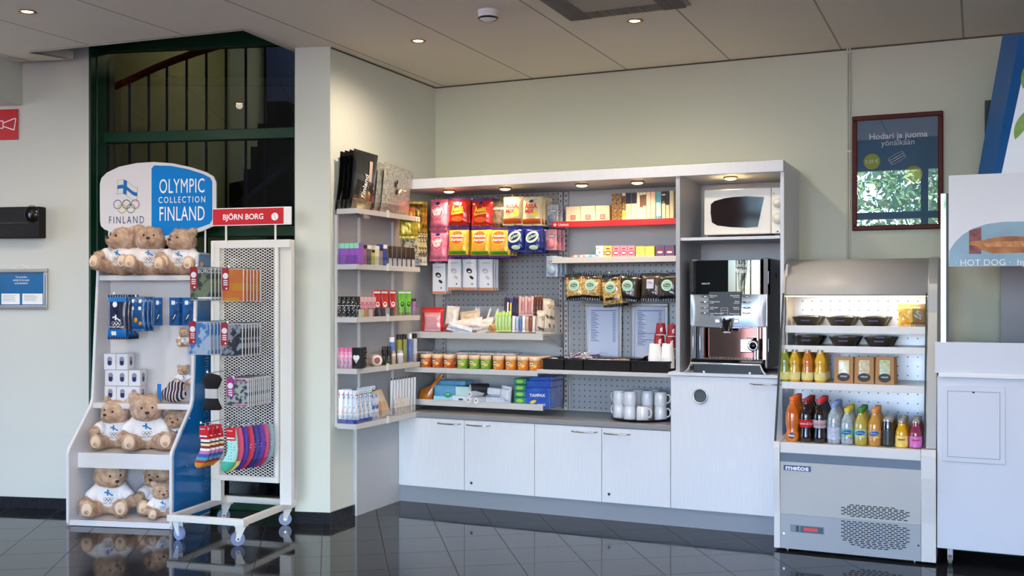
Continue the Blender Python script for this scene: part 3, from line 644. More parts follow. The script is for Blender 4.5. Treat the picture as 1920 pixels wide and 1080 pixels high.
MB().add(v,[(i,i+1,i+n+2,i+n+1) for i in range(n)],GB,True).box(x0,x1,.014,.13,z0,z1,BLACK).build('top_panel',cf)
fnp=lambda a,b:(a,.012-.02*math.sin(math.pi*min(1,max(0,(a-x0)/(x1-x0)))),b)
mb=MB(); k=CP(1393,498); mb.text('NESCAFÉ',k.x,k.z,.022,PURE,sx=.95,fn=fnp,bold=.01); k=CP(1391,508); mb.text('Milano',k.x,k.z,.034,PURE,shear=.35,sx=.9,fn=fnp,bold=.015); k=CP(1323,532); mb.text('NESCAFÉ',k.x,k.z,.012,PURE,fn=fnp); mb.text('GRANARO',k.x,k.z-.008,.006,PURE,fn=fnp) if 0 else None
mb.build('brand_lettering',cf)
# curved silver middle
za=CP(1365,552).z; zb=CP(1365,612).z; v=[]; n=20; rows=8
for j in range(rows+1):
    s_=j/rows
    for i in range(n+1):
        t=i/n; x=xl+.004+(xr-xl-.008)*t; bul=.035*math.sin(math.pi*t)**.5 if 0<t<1 else 0
        v.append((x,.03-bul*(.55+.45*math.sin(math.pi*(.15+.85*s_)))-.0,zb-.008*math.sin(math.pi*t)+(za-zb+.008*math.sin(math.pi*t))*s_))
MB().add(v,[(j*(n+1)+i,j*(n+1)+i+1,(j+1)*(n+1)+i+1,(j+1)*(n+1)+i) for j in range(rows) for i in range(n)],SIL,True).box(xl+.004,xr-.004,.028,.13,zb+.002,za,SIL).build('middle_hood',cf)
MB().tube([(xl+.004+(xr-xl-.008)*i/n,.028-.03*math.sin(math.pi*i/n)**.5 if 0<i<n else .028,zb-.008*math.sin(math.pi*i/n)) for i in range(n+1)],.004,6).build('chrome_rim',cf,CHROME)
k0=CP(1330,547);k1=CP(1390,592)
mn=MB().box(k0.x,k1.x,-.016,.0,k1.z,k0.z).build('menu_board',cf,mat('menu_dark','2b2b2e',.35),bevel=.002)
mb=MB()
for i,(a,b) in enumerate((('Espresso','Maitokahvi'),('Cappuccino','Kahvi'),('Café latte','Kaakao'),('Latte Macchiato','Kuuma vesi'))):
    z=k0.z-.022-i*.033; mb.text(a,k0.x+.006,z,.012,PURE,y=-.0162,align='LEFT'); mb.text(b,k1.x-.006,z,.012,PURE,y=-.0162,align='RIGHT')
    mb.rect(k0.x+.006,k0.x+.03,z-.010,z-.0085,PURE,y=-.0162); mb.rect(k1.x-.04,k1.x-.006,z-.010,z-.0085,PURE,y=-.0162)
mb.build('menu_lettering',mn)
mb=MB(); q0=CP(1353,577);q1=CP(1366,592)
for z in (q0.z,q0.z-.014,q0.z-.028): mb.rect(q0.x,q1.x,z-.001,z,PURE,y=-.0164)
mb.rect(q0.x,q0.x+.001,q1.z+.002,q0.z,PURE,y=-.0164).rect(q1.x-.001,q1.x,q1.z+.002,q0.z,PURE,y=-.0164); mb.build('menu_frame',mn)
for y in (556,566.5,577,587):
    for x in (1321,1400):
        k=CP(x,y); MB().ell((k.x,-.010,k.z),(.024,.007,.0055),n=14,k=8).build('button',cf,CHROME)
k=CP(1363,600)
nz_=MB().lathe([(.045,0),(.045,-.02),(.036,-.03),(.034,-.055),(.026,-.062),(.026,-.075),(0,-.075)],24,(k.x,.01,CP(1363,596).z)).build('dispensing_spout',cf,CHROME)
MB().box(k.x-.066,k.x+.066,-.006,.03,CP(1363,606).z,CP(1363,598).z).build('spout_housing',cf,SIL,bevel=.004)
for i in range(7): MB().cyl((k.x-.018+i*.006,.0,CP(1363,596).z-.073),(k.x-.018+i*.006,.0,CP(1363,596).z-.084),.0022,n=6).build('nozzle',nz_,CHROME)
zc0=CP(1363,674).z; MB().box(xl+.02,xr-.02,.10,.105,zc0,zb+.01).build('cavity_mirror',cf,mat('cavity_reflection_brown','8c7066',.06,1))  # brown reflection of the paving put into the mirror colour
for a,b in ((1297,1303),(1310,1316),(1428,1436),(1417,1421)):
    A=CP(a,640).x;B=CP(b,640).x; MB().box(A,B,.02,.05,zc0,zb).build('chrome_column',cf,CHROME,bevel=.003)
MB().box(CP(1304,640).x,CP(1309,640).x,.03,.06,zc0,zb).build('black_column',cf,BLACK)
kb=CP(1411,648); lv=MB().box(CP(1388,648).x,kb.x,-.01,.03,CP(1400,661).z,CP(1400,635).z).build('lever_plate',cf,MIR,bevel=.004)
MB().lathe([(.03,0),(.03,.012),(.024,.018),(.02,.016),(0,.016)],26).xf(Matrix.Translation((kb.x+.006,-.012,kb.z))@Matrix.Rotation(math.radians(90),4,'X')).build('knob',lv,CHROME)
MB().lathe([(.019,0.017),(.012,.022),(0,.023)],20).xf(Matrix.Translation((kb.x+.006,-.012,kb.z))@Matrix.Rotation(math.radians(90),4,'X')).build('knob_cap',lv,GB)
MB().cyl((kb.x+.01,.02,CP(1411,676).z),(kb.x+.01,.02,kb.z),.012,n=14).build('lever_stem',cf,CHROME)
tr=MB().box(xl+.02,xr-.02,-.02,.10,CP(1363,680).z,zc0).build('drip_tray',cf,GB,bevel=.003)
mb=MB(); 
for i in range(22): x=xl+.03+i*.0178; mb.box(x,x+.006,-.018,.08,zc0,zc0+.002)
mb.build('drip_grille',tr,mat('grille','2c3348',.3,.4))
a=CP(1287,692);b=CP(1296,678);c=CP(1430,678);d=CP(1438,694)
MB().tube([(a.x,-.03,.003),(b.x-.006,-.032,.022),(b.x+.006,-.034,CP(1363,682).z),((b.x+c.x)/2,-.038,CP(1363,682).z),(c.x-.006,-.034,CP(1363,682).z),(c.x+.004,-.032,.022),(d.x-.002,-.03,.003)],.0065,8).build('tray_frame',cf,SIL)
MB().box(xl+.03,xr-.03,0,.1,0,CP(1363,682).z-.008).build('tray_front',cf,BLACK)
for x in (xl+.09,xr-.09): MB().cyl((x,-.005,0),(x,-.005,.012),.01,n=10).build('foot',cf,CHROME)
for y in (520,648): MB().box(xr,xr+.003,.034,.045,CP(1437,y+12).z,CP(1437,y-12).z).build('hinge',cf,WHT)
MB().cyl((xr,.28,CP(1437,515).z),(xr+.004,.28,CP(1437,515).z),.014,n=12,m=BLACK).build('key_lock',cf)
# ================================================================ HOT DOG COUNTER
hx0=-.182; hdc=T('hot_dog_counter','white snack counter with an inset door and a hot dog picture panel above','counter',(hx0,5.42,0))
HP=lambda x,y,Y=5.42:P(x,y,Y=Y)-Vector((hx0,5.42,0))
HW=mat('counter_white','d6d8e2',.4)
MB().box(0,1.3,0,.6,.085,.912).build('cabinet_body',hdc,HW,bevel=.002)
d0=HP(1767,722);d1=HP(1885,871)
dd=MB().box(d0.x,d1.x,-.006,0,d1.z,d0.z).build('inset_door',hdc,HW,bevel=.002)
mb=MB()
for a,b,c,d in ((d0.x+.022,d1.x-.022,d0.z-.028,d0.z-.0255),(d0.x+.022,d1.x-.022,d1.z+.022,d1.z+.0245),(d0.x+.022,d0.x+.0245,d1.z+.022,d0.z-.0255),(d1.x-.0245,d1.x-.022,d1.z+.022,d0.z-.0255)): mb.box(a,b,-.0075,-.006,c,d)
mb.build('door_groove',dd,mat('groove_grey','8e93a0',.5))
MB().disc((d0.x+d1.x)/2,d0.z-.03,.006,.004,INK,y=-.0075).build('door_catch',dd)
MB().box(0.006,1.3,-.014,.6,.912,.932).build('counter_edge',hdc,WHITE,bevel=.003)
MB().box(-.01,1.3,-.006,.02,.932,1.081).build('splash_guard',hdc,HW)
pz0=HP(1780,500).z;pz1=HP(1780,330).z; px0=HP(1779,400).x
pn=MB().box(px0,1.25,-.02,.02,pz0,pz1).build('picture_panel',hdc,mat('panel_white','e4e6ea',.4))
arc=[(HP(x,y,5.40).x,HP(x,y,5.40).z) for x,y in ((1780,470),(1790,455),(1805,440),(1825,428),(1850,420),(1880,416),(1920,415))]
rest=[(arc[-1][0]+.5,arc[-1][1]-.02),(arc[-1][0]+.6,pz0+.002),(px0,pz0+.002)]
MB().shape((arc+rest)[::-1],mat('sky_print','8fb4c8',.4,var=.25,vs=6),y=-.0204).build('blue_field',pn)
BUN=mat('bun_print','c8854a',.5,c2='8c4a22',vs=14); mb=MB()
hp_=lambda x,y:(HP(x,y,5.40).x,HP(x,y,5.40).z)
mb.shape([hp_(x,y) for x,y in ((1816,453),(1817,459),(1830,461),(1843,470),(1860,475),(1920,474),(1960,472),(1960,446),(1920,443),(1880,443),(1855,447),(1840,451))],BUN,y=-.021)
mb.shape([hp_(x,y) for x,y in ((1842,457),(1850,463),(1920,463),(1960,462),(1960,452),(1920,452),(1860,453))],mat('sausage_print','b8603a',.5,c2='d8a860',vs=40),y=-.0215)
mb.shape([hp_(x,y) for x,y in ((1817,432),(1817,476),(1840,476),(1840,426))],mat('sauce_print','6e3038',.5,c2='a0605c',vs=30),y=-.0208)
mb.build('hot_dog_picture',pn)
mb=MB(); k=hp_(1790,495); mb.text('· HOT DOG ·  hyvää päivää',k[0],k[1]+.004,.042,PURE,y=-.021,align='LEFT',sx=1.0); mb.build('panel_lettering',pn)
for a,b,mm_ in ((1764,1769,STEEL),(1769,1773.5,CHROME),(1774,1779,BLACK)):
    A=HP(a,500).x;B=HP(b,500).x; MB().box(A,B,.0,.012,1.08,HP(1771,363).z).build('support_post',hdc,mm_)
MB().box(.001,.012,.60,.62,.0,1.5).build('rear_stile',hdc,mat('rear_stile','8f9094',.4)) 
for x in (HP(1781,1050).x,1.2):
    c=T('x','x','x'); bpy.data.objects.remove(c)
    MB().box(x-.012,x+.012,.05,.075,.02,.085).build('castor_fork',hdc,SHF)
    MB().cyl((x-.009,.06,.024),(x+.009,.06,.024),.024,n=16).build('castor_wheel',hdc,mat('castor_tan','8a7f70',.5))
MB().box(.04,1.28,.1,.5,.06,.085).build('under_frame',hdc,BLACK)
MB().box(P(1876,560,Y=6.15).x-hx0,1.3,.70,.74,1.0,1.6).build('rear_panel',hdc,mat('rear_grey','8f9198',.5))
# light box menu board, leaning
lb=T('menu_board','tall blue edged menu light box with green leaves leaning above the hot dog counter','sign',(.1,5.65,1.3))
LO=Vector((.1,5.65,1.3)); q=lambda x,y,Y:tuple(P(x,y,Y=Y)-LO)
A0=q(1862,325,5.62);A1=q(1912,66,5.36);B0=q(1834,325,5.78);B1=q(1880,65,5.52)
def ext(a,dx): return (a[0]+dx*.97,a[1]+dx*.0,a[2])
dz=lambda a,b,t:tuple(a[i]+(b[i]-a[i])*t for i in range(3))
A0e=dz(A0,A1,-.35);B0e=dz(B0,B1,-.35)
MB().hexa([A0e,ext(A0e,.9),ext(B0e,.9),B0e,A1,ext(A1,.9),ext(B1,.9),B1],mat('board_blue','1f5f9c',.3)).build('case',lb)
mb=MB(); nrm=Vector((.9,0,0)).cross(Vector(A1)-Vector(A0)).normalized(); 
if nrm.y>0: nrm=-nrm
def onb(s,t,e=.003): # s metres right, t 0..1 up
    p=Vector(dz(A0,A1,t)); return tuple(p+Vector((s*.97,0,0))+nrm*e)
LF=mat('board_face','e3eaf0',.35,emit=.12,ec='e3eaf0')
mb.add([onb(.035,-.35),onb(.85,-.35),onb(.85,.96),onb(.05,.96)],[(0,1,2,3)],LF); mb.build('face',lb)
mb=MB(); GRN=mat('leaf_print','7fae4a',.5,c2='a8cc72',vs=20)
for s,t,l,a in ((.06,.62,.16,80),(.05,.9,.14,70),(.12,.17,.18,35),(.07,.25,.16,75)):
    a=math.radians(a); pts=[]
    for i in range(11):
        u=i/10*l; h=.032*math.sin(math.pi*i/10)**.8; pts.append((u,h))
    pts=pts+[(u,-h*.7) for u,h in pts[::-1][1:-1]]
    H_=(Vector(A1)-Vector(A0)).length
    MB().add([onb(s+u*math.cos(a)-h*math.sin(a),t+(u*math.sin(a)+h*math.cos(a))/H_,.004) for u,h in pts],[tuple(range(len(pts)))],GRN).build('leaf_print',lb)
mb=MB()
def lbtext(s,S_,t,size):
    v,f=text2d(s,size,1,0,'LEFT',0,1); H_=(Vector(A1)-Vector(A0)).length
    mb.add([onb(S_+a,t+b/H_,.005) for a,b in v],f,INK)
lbtext('PÄIVÄN',.135,.63,.05); lbtext('ATERIA',.15,.58,.05)
for i,s in enumerate(('kahvi 2,00','pulla 2,20','mehu 1,80')): lbtext(s,.14,.53-.022*i,.018)
for i,s in enumerate(('Kahvi','Tee','Gluteeniton')): lbtext(s,.165,.30-.04*i,.032)
mb.add([onb(.115,.42,.005),onb(.15,.42,.005),onb(.15,.45,.005),onb(.115,.45,.005)],[(0,1,2,3)],BLACK)
mb.build('menu_lettering',lb)
k_=P(1851,232,Y=6.1)-LO; MB().box(k_.x-.012,k_.x+.05,k_.y-.03,k_.y+.12,k_.z-.12,k_.z+.12).build('wall_bracket',lb,BLACK)
# ================================================================ WALL POSTER
ps=T('framed_poster','framed blue poster for a night snack in a dark red wooden frame behind glass','poster',(-.42,YW-.001,2.005))
pc=Vector((-.42,YW-.001,2.005)); hwx=.242; hh=.328
WD=mat('frame_wood','5a2018',.5,spec=.3,var=.3,vs=30)
mb=MB()
for x0_,x1_,z0_,z1_ in ((-hwx,hwx,hh-.028,hh),(-hwx,hwx,-hh,-hh+.028),(-hwx,-hwx+.028,-hh+.028,hh-.028),(hwx-.028,hwx,-hh+.028,hh-.028)): mb.box(x0_,x1_,-.024,0,z0_,z1_)
mb.build('frame',ps,WD,bevel=.006)
pm=mat('poster_blue','3a6c8c',.5); sh=MB().box(-hwx+.02,hwx-.02,-.010,0,-hh+.02,hh-.02).build('poster_sheet',ps,pm)
mb=MB(); mb.text('Hodari ja juoma',0.005,.205,.048,PURE,y=-.0104,bold=.012); mb.text('yönälkään',0.005,.165,.045,PURE,y=-.0104); 
mb.disc(-.135,.065,.045,.045,mat('lime','a8b83c',.5),y=-.0102); mb.text('3,50 €',-.135,.065,.027,PURE,y=-.011,bold=.01)
mb.disc(.085,-.02,.05,.05,mat('lime_dark','b8b040',.5),y=-.0102)
for k in range(3):
    a=math.radians(28); cx,cz=0.0+(k-1)*-.007,.078+(k-1)*.012; r=[]
    for i in range(20):
        t=2*math.pi*i/20; u,w_=.045*math.copysign(abs(math.cos(t))**.6,math.cos(t)),.008*math.sin(t); r.append((cx+u*math.cos(a)-w_*math.sin(a),-.0125,cz+u*math.sin(a)+w_*math.cos(a)))
    mb.tube(r,.0013,4,PURE,closed=True)
mb.build('poster_print',sh)
MB().box(-hwx+.026,hwx-.026,-.016,-.014,-hh+.026,hh-.026).build('glass',ps,glass('poster_glass','ffffff',.26))
# conduit on the wall
cdt=T('wall_conduit','thin white cable conduit running up the back wall to the ceiling','conduit',(-.683,YW-.008,1.2))
MB().cyl((-.006,0,-1.1),(-.006,0,CZ-1.2),.0055,n=8).cyl((.008,0,-1.1),(.008,0,CZ-1.2),.0045,n=8).build('conduit_tube',cdt,wm)
for z in (.2,.93,1.5): MB().box(-.016,.016,-.006,.008,z,z+.012).build('conduit_clip',cdt,wm)
# ================================================================ LEFT WALL THINGS
lw=.13
rs_=T('alarm_sign','red square sign with a white horn symbol on the left wall','sign',L.w(-2.19,lw-.001),L.a); 
MB().box(-.132,.132,-.004,0,2.267,2.456).build('sign_plate',rs_,RED,bevel=.001)
mb=MB(); y=-.0045
def line(mb,a,b,w,m,y):
    a=Vector(a);b=Vector(b);d=(b-a).normalized();n=Vector((-d.y,d.x))*w/2; mb.shape([tuple(a-n),tuple(b-n),tuple(b+n),tuple(a+n)],m,y=y)
for a,b in (((-.02,2.34),(-.02,2.385)),((.03,2.34),(.03,2.385)),((-.02,2.34),(.03,2.34)),((-.02,2.385),(.03,2.385)),((.03,2.352),(.105,2.327)),((.03,2.372),(.105,2.397)),((.105,2.327),(.117,2.397)),((.105,2.397),(.117,2.397))): line(mb,a,b,.006,PURE,y)
mb.build('horn_symbol',rs_)
wb=T('wall_box','flat black wall cabinet with a round hanging tag, on the left wall','wall box',L.w(-2.06,lw-.001),L.a)
MB().box(-.24,.19,-.07,0,1.657,1.847).build('box_body',wb,mat('box_black','15120f',.6,spec=.3),bevel=.006)
MB().box(-.24,.188,-.073,-.07,1.745,1.752).build('lid_seam',wb,BLACK)
MB().lathe([(.045,0),(.045,.004),(0,.005)],24,sx=1,sy=1).xf(Matrix.Translation((.145,-.071,1.80))@Matrix.Rotation(math.radians(90),4,'X')).build('round_tag',wb,mat('tag_dark','1d1a18',.2))
MB().tube([(.145+.047*math.cos(t/8*math.pi),-.077,1.80+.052*math.sin(t/8*math.pi)) for t in range(16)],.0022,6,closed=True).build('tag_wire',wb,BLACK)
fp=T('framed_notice','small silver framed blue notice hanging on the left wall','notice',L.w(-2.05,lw-.001),L.a)
FM=mat('snap_frame','a8aaac',.38,.7)
u0,u1,z0,z1=-.16,.194,1.221,1.472; mb=MB()
for a,b,c,d in ((u0,u1,z1-.025,z1),(u0,u1,z0,z0+.025),(u0,u0+.025,z0+.025,z1-.025),(u1-.025,u1,z0+.025,z1-.025)): mb.box(a,b,-.014,0,c,d)
mb.build('frame',fp,FM,bevel=.004)
sh=MB().box(u0+.02,u1-.02,-.006,0,z0+.02,z1-.02).build('notice_sheet',fp,mat('notice_blue','1c68a0',.35))
mb=MB()
for i,s in enumerate(('Tervetuloa','tekijä & lempeä','suunnittelusi')): mb.text(s,.015,1.42-.019*i,.018,PURE,y=-.0062)
mb.rect(-.12,.005,1.252,1.318,PURE,y=-.0062).rect(.022,.16,1.252,1.318,PURE,y=-.0062)
for i in range(5): mb.rect(-.11,-.02-.01*(i%2),1.308-.009*i,1.3095-.009*i,INK,y=-.0068); mb.rect(.035,.11+.01*(i%3),1.306-.008*i,1.3075-.008*i,INK,y=-.0068)
mb.build('notice_print',sh)
MB().tube([(-.045,-.004,z1),(.012,-.004,z1+.028),(.075,-.004,z1)],.001,5).build('hanging_cord',fp,WHITE)
# ================================================================ CEILING FIXTURES
DLG=mat('downlight_glow','fff0d8',.3,emit=14,ec='ffe0a8')
for (x,y,lab) in ((-2.856,5.075,'small recessed ceiling spotlight left of the smoke detector'),(-1.625,5.167,'small recessed ceiling spotlight near the ceiling vent'),(-4.35,3.75,'recessed ceiling spotlight mirrored in the green framed window, left'),(-2.9,3.55,'recessed ceiling spotlight mirrored in the green framed window, right'),(-.4,3.9,'recessed ceiling spotlight over the drinks display'),(-1.2,3.4,'recessed ceiling spotlight in front of the base cabinets'),(1.6,4.6,'recessed ceiling spotlight over the snack counter'),(-6.0,3.0,'recessed ceiling spotlight near the left wall')):
    t=T('ceiling_spotlight',lab,'ceiling light',(x,y,CZ))
    MB().lathe([(.042,0),(.044,-.003),(.036,-.005),(.026,.004)],24).build('trim_ring',t,BRASS)
    MB().lathe([(.027,-.001),(.02,-.003),(0,-.004)],20).build('bulb',t,DLG)
    l=bpy.data.lights.new('spot_lamp','SPOT'); l.energy=26; l.color=(1,.84,.64); l.spot_size=math.radians(165); l.spot_blend=.9; l.shadow_soft_size=.025
    o=bpy.data.objects.new('spot_lamp',l); COL.objects.link(o); o.location=(x,y,CZ-.02)
sd=T('smoke_detector','round white smoke detector on the ceiling','smoke detector',(-2.236,4.683,CZ))
MB().lathe([(.052,0),(.052,-.012),(.050,-.014)],28).build('base',sd,WHITE)
MB().lathe([(.049,-.014),(.050,-.03),(.044,-.042),(.03,-.048),(0,-.049)],28).build('head',sd,WHITE)
MB().lathe([(.0505,-.036),(.046,-.041),(.0462,-.044),(.0508,-.038)],28,m=BLACK).build('sensor_slot',sd)
vt=T('ceiling_vent','square slatted air vent in the ceiling','vent',(-1.60,4.66,CZ))
MB().box(-.32,.32,-.32,.32,-.008,0).box(-.30,.30,-.30,.30,-.018,-.008).build('vent_plate',vt,mat('vent_paint','a59d90',.6))
mb=MB()
for i in range(44):
    p=-.3+i*.0139
    mb.box(p,p+.005,.19,.30,-.022,-.018).box(p,p+.005,-.30,-.19,-.022,-.018).box(-.3,-.19,p,p+.005,-.022,-.018).box(.19,.30,p,p+.005,-.022,-.018)
mb.build('vent_slats',vt,mat('vent_slat','7c756a',.6))
# unseen globe lamps added beside and behind the viewer to brighten walls and ceiling
for x,y,z,lab,e in ((-6.4,2.3,2.0,'left',75),(-3.2,-.8,2.3,'middle',55),(1.2,-.6,2.3,'right',26)):
    t=T('globe_fill_lamp',f'added unseen globe fill lamp in the front hall, {lab} one','pendant lamp',(x,y,z))
    MB().ell((0,0,0),(.13,.13,.13),mat('fill_globe_glow','fff0dc',.3,emit=2.5,ec='ffe4c4'),n=24,k=14).build('globe',t)
    MB().cyl((0,0,.13),(0,0,(2.729 if y>2.6 else 4.0)-z),.006,n=6).build('cord',t,WHITE)
    l=bpy.data.lights.new('globe_fill_light','POINT'); l.energy=e; l.color=(1,.87,.70); l.shadow_soft_size=.14
    o=bpy.data.objects.new('globe_fill_light',l); COL.objects.link(o); o.location=(x,y,z)
# ================================================================ PACK BUILDERS
def bag_fn(w,h,t,p=4):
    def fn(x,z,zc=0):
        a=min(1,abs(2*x/w)); b=min(1,abs(2*z/h)); 
        d=t/2*(1-a**p)**.5*(1-b**p)**.5
        return (x,-d,z)
    return fn
def bag(mb,w,h,t,m,mseal=None,n=14,k=16,seed=0,wr=.12,crimp=.014):
    """pillow pack centred at 0, crimped flat ends"""
    rs=np.random.RandomState(seed); ph=rs.rand(6)*6.3; H=h-2*crimp; fn=bag_fn(w,H,t)
    for side in(-1,1):
        v=[]
        for j in range(k+1):
            for i in range(n+1):
                x=-w/2+w*i/n; z=-H/2+H*j/k; d=-fn(x,z)[1]
                d*=1+wr*(math.sin(31*x/w+ph[0]+5*z/h)*.5+math.sin(17*z/h+ph[1]+9*x/w)*.5)
                sx=1-.05*math.sin(math.pi*j/k) 
                v.append((x*sx,side*d,z))
        f=[(j*(n+1)+i,j*(n+1)+i+1,(j+1)*(n+1)+i+1,(j+1)*(n+1)+i) for j in range(k) for i in range(n)]
        if side==1: f=[q[::-1] for q in f]
        mb.add(v,f,m,True)
    ms=mseal or m
    for s in (-1,1):
        z0,z1=(H/2,h/2) if s>0 else (-h/2,-H/2)
        N=24; v=[(-w/2+w*i/N, .0015*math.sin(i*2.1), z) for z in (z0,z1) for i in range(N+1)]
        mb.add(v,[(i,i+1,i+N+2,i+N+1) for i in range(N)],ms,True)
    return fn
# ================================================================ OLYMPIC DISPLAY STAND
SA=14.6; SO=(-4.72,4.34); S=Frame(SO[0],SO[1],SA)
ST=T('display_stand','white wheeled-in floor display stand with stepped shelves, blue side and rounded header sign','display stand',(SO[0],SO[1],0),math.radians(SA))
ST['label']='tall white stepped display stand with blue side and rounded header sign, full of teddy bears'
SW=mat('stand_white','dcdade',.3); SB_=mat('stand_blue','1277c4',.18,coat=.5)
prof=[(0,.0),(-.012,.02),(-.012,.41),(.0,.44),(.215,.66),(.235,.70),(.30,1.545),(.315,1.56),(.46,1.56),(.46,0)]
for u0,u1 in ((0,.018),(.627,.645)): MB().prism(prof[::-1] if 1 else prof,u0,u1,SW,axis='x').build('side_panel',ST,bevel=.004)
pb=[(.008,.012),(.008,.405),(.02,.435),(.232,.655),(.252,.70),(.315,1.54),(.325,1.548),(.455,1.548),(.455,.012)]
sb2=MB().prism(pb[::-1],.645,.6475,SB_,axis='x').build('side_graphic',ST)
tm=MB(); tm.text('OLYMPIC COLLECTION FINLAND',0,0,.075,mat('side_letters','6ba7d6',.3),sx=.8,gap=1.05)
tm.xf(Matrix.Translation((.648,.40,.62))@Matrix.Rotation(math.radians(90),4,'Z')@Matrix.Rotation(math.radians(90),4,'Y')).build('side_lettering',sb2)
for z in (.33,.60): MB().cyl((.646,.16 if z<.5 else .19,z),(.650,.16 if z<.5 else .19,z),.005,n=8,m=WHITE).build('cam_cap',ST)
MB().box(.018,.627,.42,.43,0,1.56).build('back_panel',ST,SW)
for w,z,lip in ((0.002,.035,.033),(.08,.405,.088),(.235,.675,.033),(.30,1.425,.03)):
    b=MB().box(.018,.627,w,.42,z-.016,z).build('shelf',ST,SW)
    MB().box(.018,.627,w-.004,w+.010,z-lip,z).build('shelf_lip',b,SW,bevel=.002)
# header
hpx=[(189.5,415),(189,380),(189,345),(192,334),(202,324),(225,313),(258,306),(290,304),(325,306.5),(360,314),(388,323),(402,331),(407,342),(407,380),(407,412),(402,424),(380,434),(345,444),(310,451),(283,452),(250,448),(215,438),(197,430),(191,424)]
SWN=.40
q=[S.P(x,y,w=SWN) for x,y in hpx]
hd=MB().prism([(p.x,p.z) for p in q],SWN-.012,SWN,SW,axis='y').build('header_sign',ST,bevel=.002)
bpx=[(284,440),(284,316),(289,310),(320,311),(352,317),(380,326),(394,333),(398,341),(398,412),(393,420),(370,428),(335,437),(305,443),(290,445)]
q=[S.P(x,y,w=SWN-.013) for x,y in bpx]; hb=MB(); BL=mat('sign_blue','0f7fd0',.25)
yf=SWN-.0122; hb.shape([(p.x,p.z) for p in q],BL,y=yf); hb.build('blue_field',hd)
mb=MB(); hq=lambda x,y:(S.P(x,y,w=SWN-.013).x,S.P(x,y,w=SWN-.013).z)
k=hq(341,350); mb.text('OLYMPIC',k[0],k[1],.122,PURE,y=yf-.0006,sx=.56,gap=1.05)
k=hq(341,375); mb.text('COLLECTION',k[0],k[1],.052,PURE,y=yf-.0006,sx=.75,gap=1.35)
k=hq(341,402); mb.text('FINLAND',k[0],k[1],.122,PURE,y=yf-.0006,sx=.56,gap=1.05)
mb.build('header_lettering',hd)
FB=mat('flag_blue','1d6cb4',.35)
def flag(mb,cx,cz,s,y=0,fn=None,rot=-.15,m=FB,outline=True,white=None):
    """waving Finnish flag with blue cross"""
    def wv(u,v): # u 0..1, v 0..1
        x=(u-.5)*1.6*s+ .1*s*(1-v); z=(v-.5)*s+.16*s*math.sin(u*5.2)-.15*s*u
        c,q=math.cos(rot),math.sin(rot); return (cx+x*c-z*q,cz+x*q+z*c)
    def strip(u0,u1,v0,v1,mm,n=8,t=.0006):
        v=[];
        for j in (v0,v1):
            for i in range(n+1):
                a=wv(u0+(u1-u0)*i/n,j); p=fn(*a) if fn else (a[0],y,a[1]); v.append((p[0],p[1]-t,p[2]))
        mb.add(v,[(i,i+1,i+n+2,i+n+1) for i in range(n)],mm)
    if white: strip(0,1,0,1,white,t=.0003)
    strip(0,1,.37,.63,m); strip(.28,.46,0,.37,m,2); strip(.28,.46,.63,1,m,2)
    if outline:
        o=mat('flag_outline','4a5a70',.5)
        strip(0,1,0,.02,o);strip(0,1,.98,1,o);strip(0,.015,0,1,o,1);strip(.985,1,0,1,o,1)
RC=[mat('ring_blue','2c5f9c',.4),mat('ring_black','1c1c20',.4),mat('ring_red','a8404a',.4),mat('ring_yellow','c8a848',.4),mat('ring_green','4a7a58',.4)]
def rings(mb,cx,cz,r,y=0,fn=None,w=None,one=None):
    w=w or r*.18
    for i,(dx,dz) in enumerate(((-2.2,0),(0,0),(2.2,0),(-1.1,-1),(1.1,-1))): mb.ring(cx+dx*r,cz+dz*r,r,w,one or RC[i],y=y,fn=fn,t=.0006+.0001*i,n=20)
mb=MB(); k=hq(238,354); flag(mb,k[0],k[1],.085,y=yf); k=hq(237,383); rings(mb,k[0],k[1],.026,y=yf); k=hq(237,413); mb.text('FINLAND',k[0],k[1],.062,mat('navy_print','274a78',.4),y=yf-.0005,sx=.72,gap=1.35)
mb.build('flag_emblem',hd)
for x in (205,385):
    p=S.P(x,480,w=SWN+.006); MB().cyl((p.x,SWN+.006,1.50),(p.x,SWN+.006,1.72),.006,n=8).build('sign_pole',ST,WHITE)
# ================================================================ TEDDY BEARS
FURM=mat('bear_fur','d6bba4',.9,c2='aa8872',vs=30,thr=(.35,.65)); PAW=mat('bear_paw','e8cdb4',.9); SHIRT=mat('shirt_white','eeeef4',.8,bump=.1,bs=80)
NOSE=mat('bear_nose','3a2018',.4); EYE=mat('bear_eye','120c08',.1)
def remesh(parts,vox,name):
    mb=MB()
    for c,r in parts: mb.ell(c,r,n=16,k=10)
    o=mb.build(name); md=o.modifiers.new('r','REMESH'); md.mode='VOXEL'; md.voxel_size=vox; md.use_smooth_shade=True
    s=o.modifiers.new('s','SMOOTH'); s.iterations=4
    dg=bpy.context.evaluated_depsgraph_get(); me=bpy.data.meshes.new_from_object(o.evaluated_get(dg)); old=o.data
    bpy.data.objects.remove(o); bpy.data.meshes.remove(old)
    for p in me.polygons: p.use_smooth=True
    return me
def limb(a,b,r0,r1,n=5): 
    a=Vector(a);b=Vector(b); return [(tuple(a+(b-a)*i/(n-1)),(r0+(r1-r0)*i/(n-1),)*3) for i in range(n)]
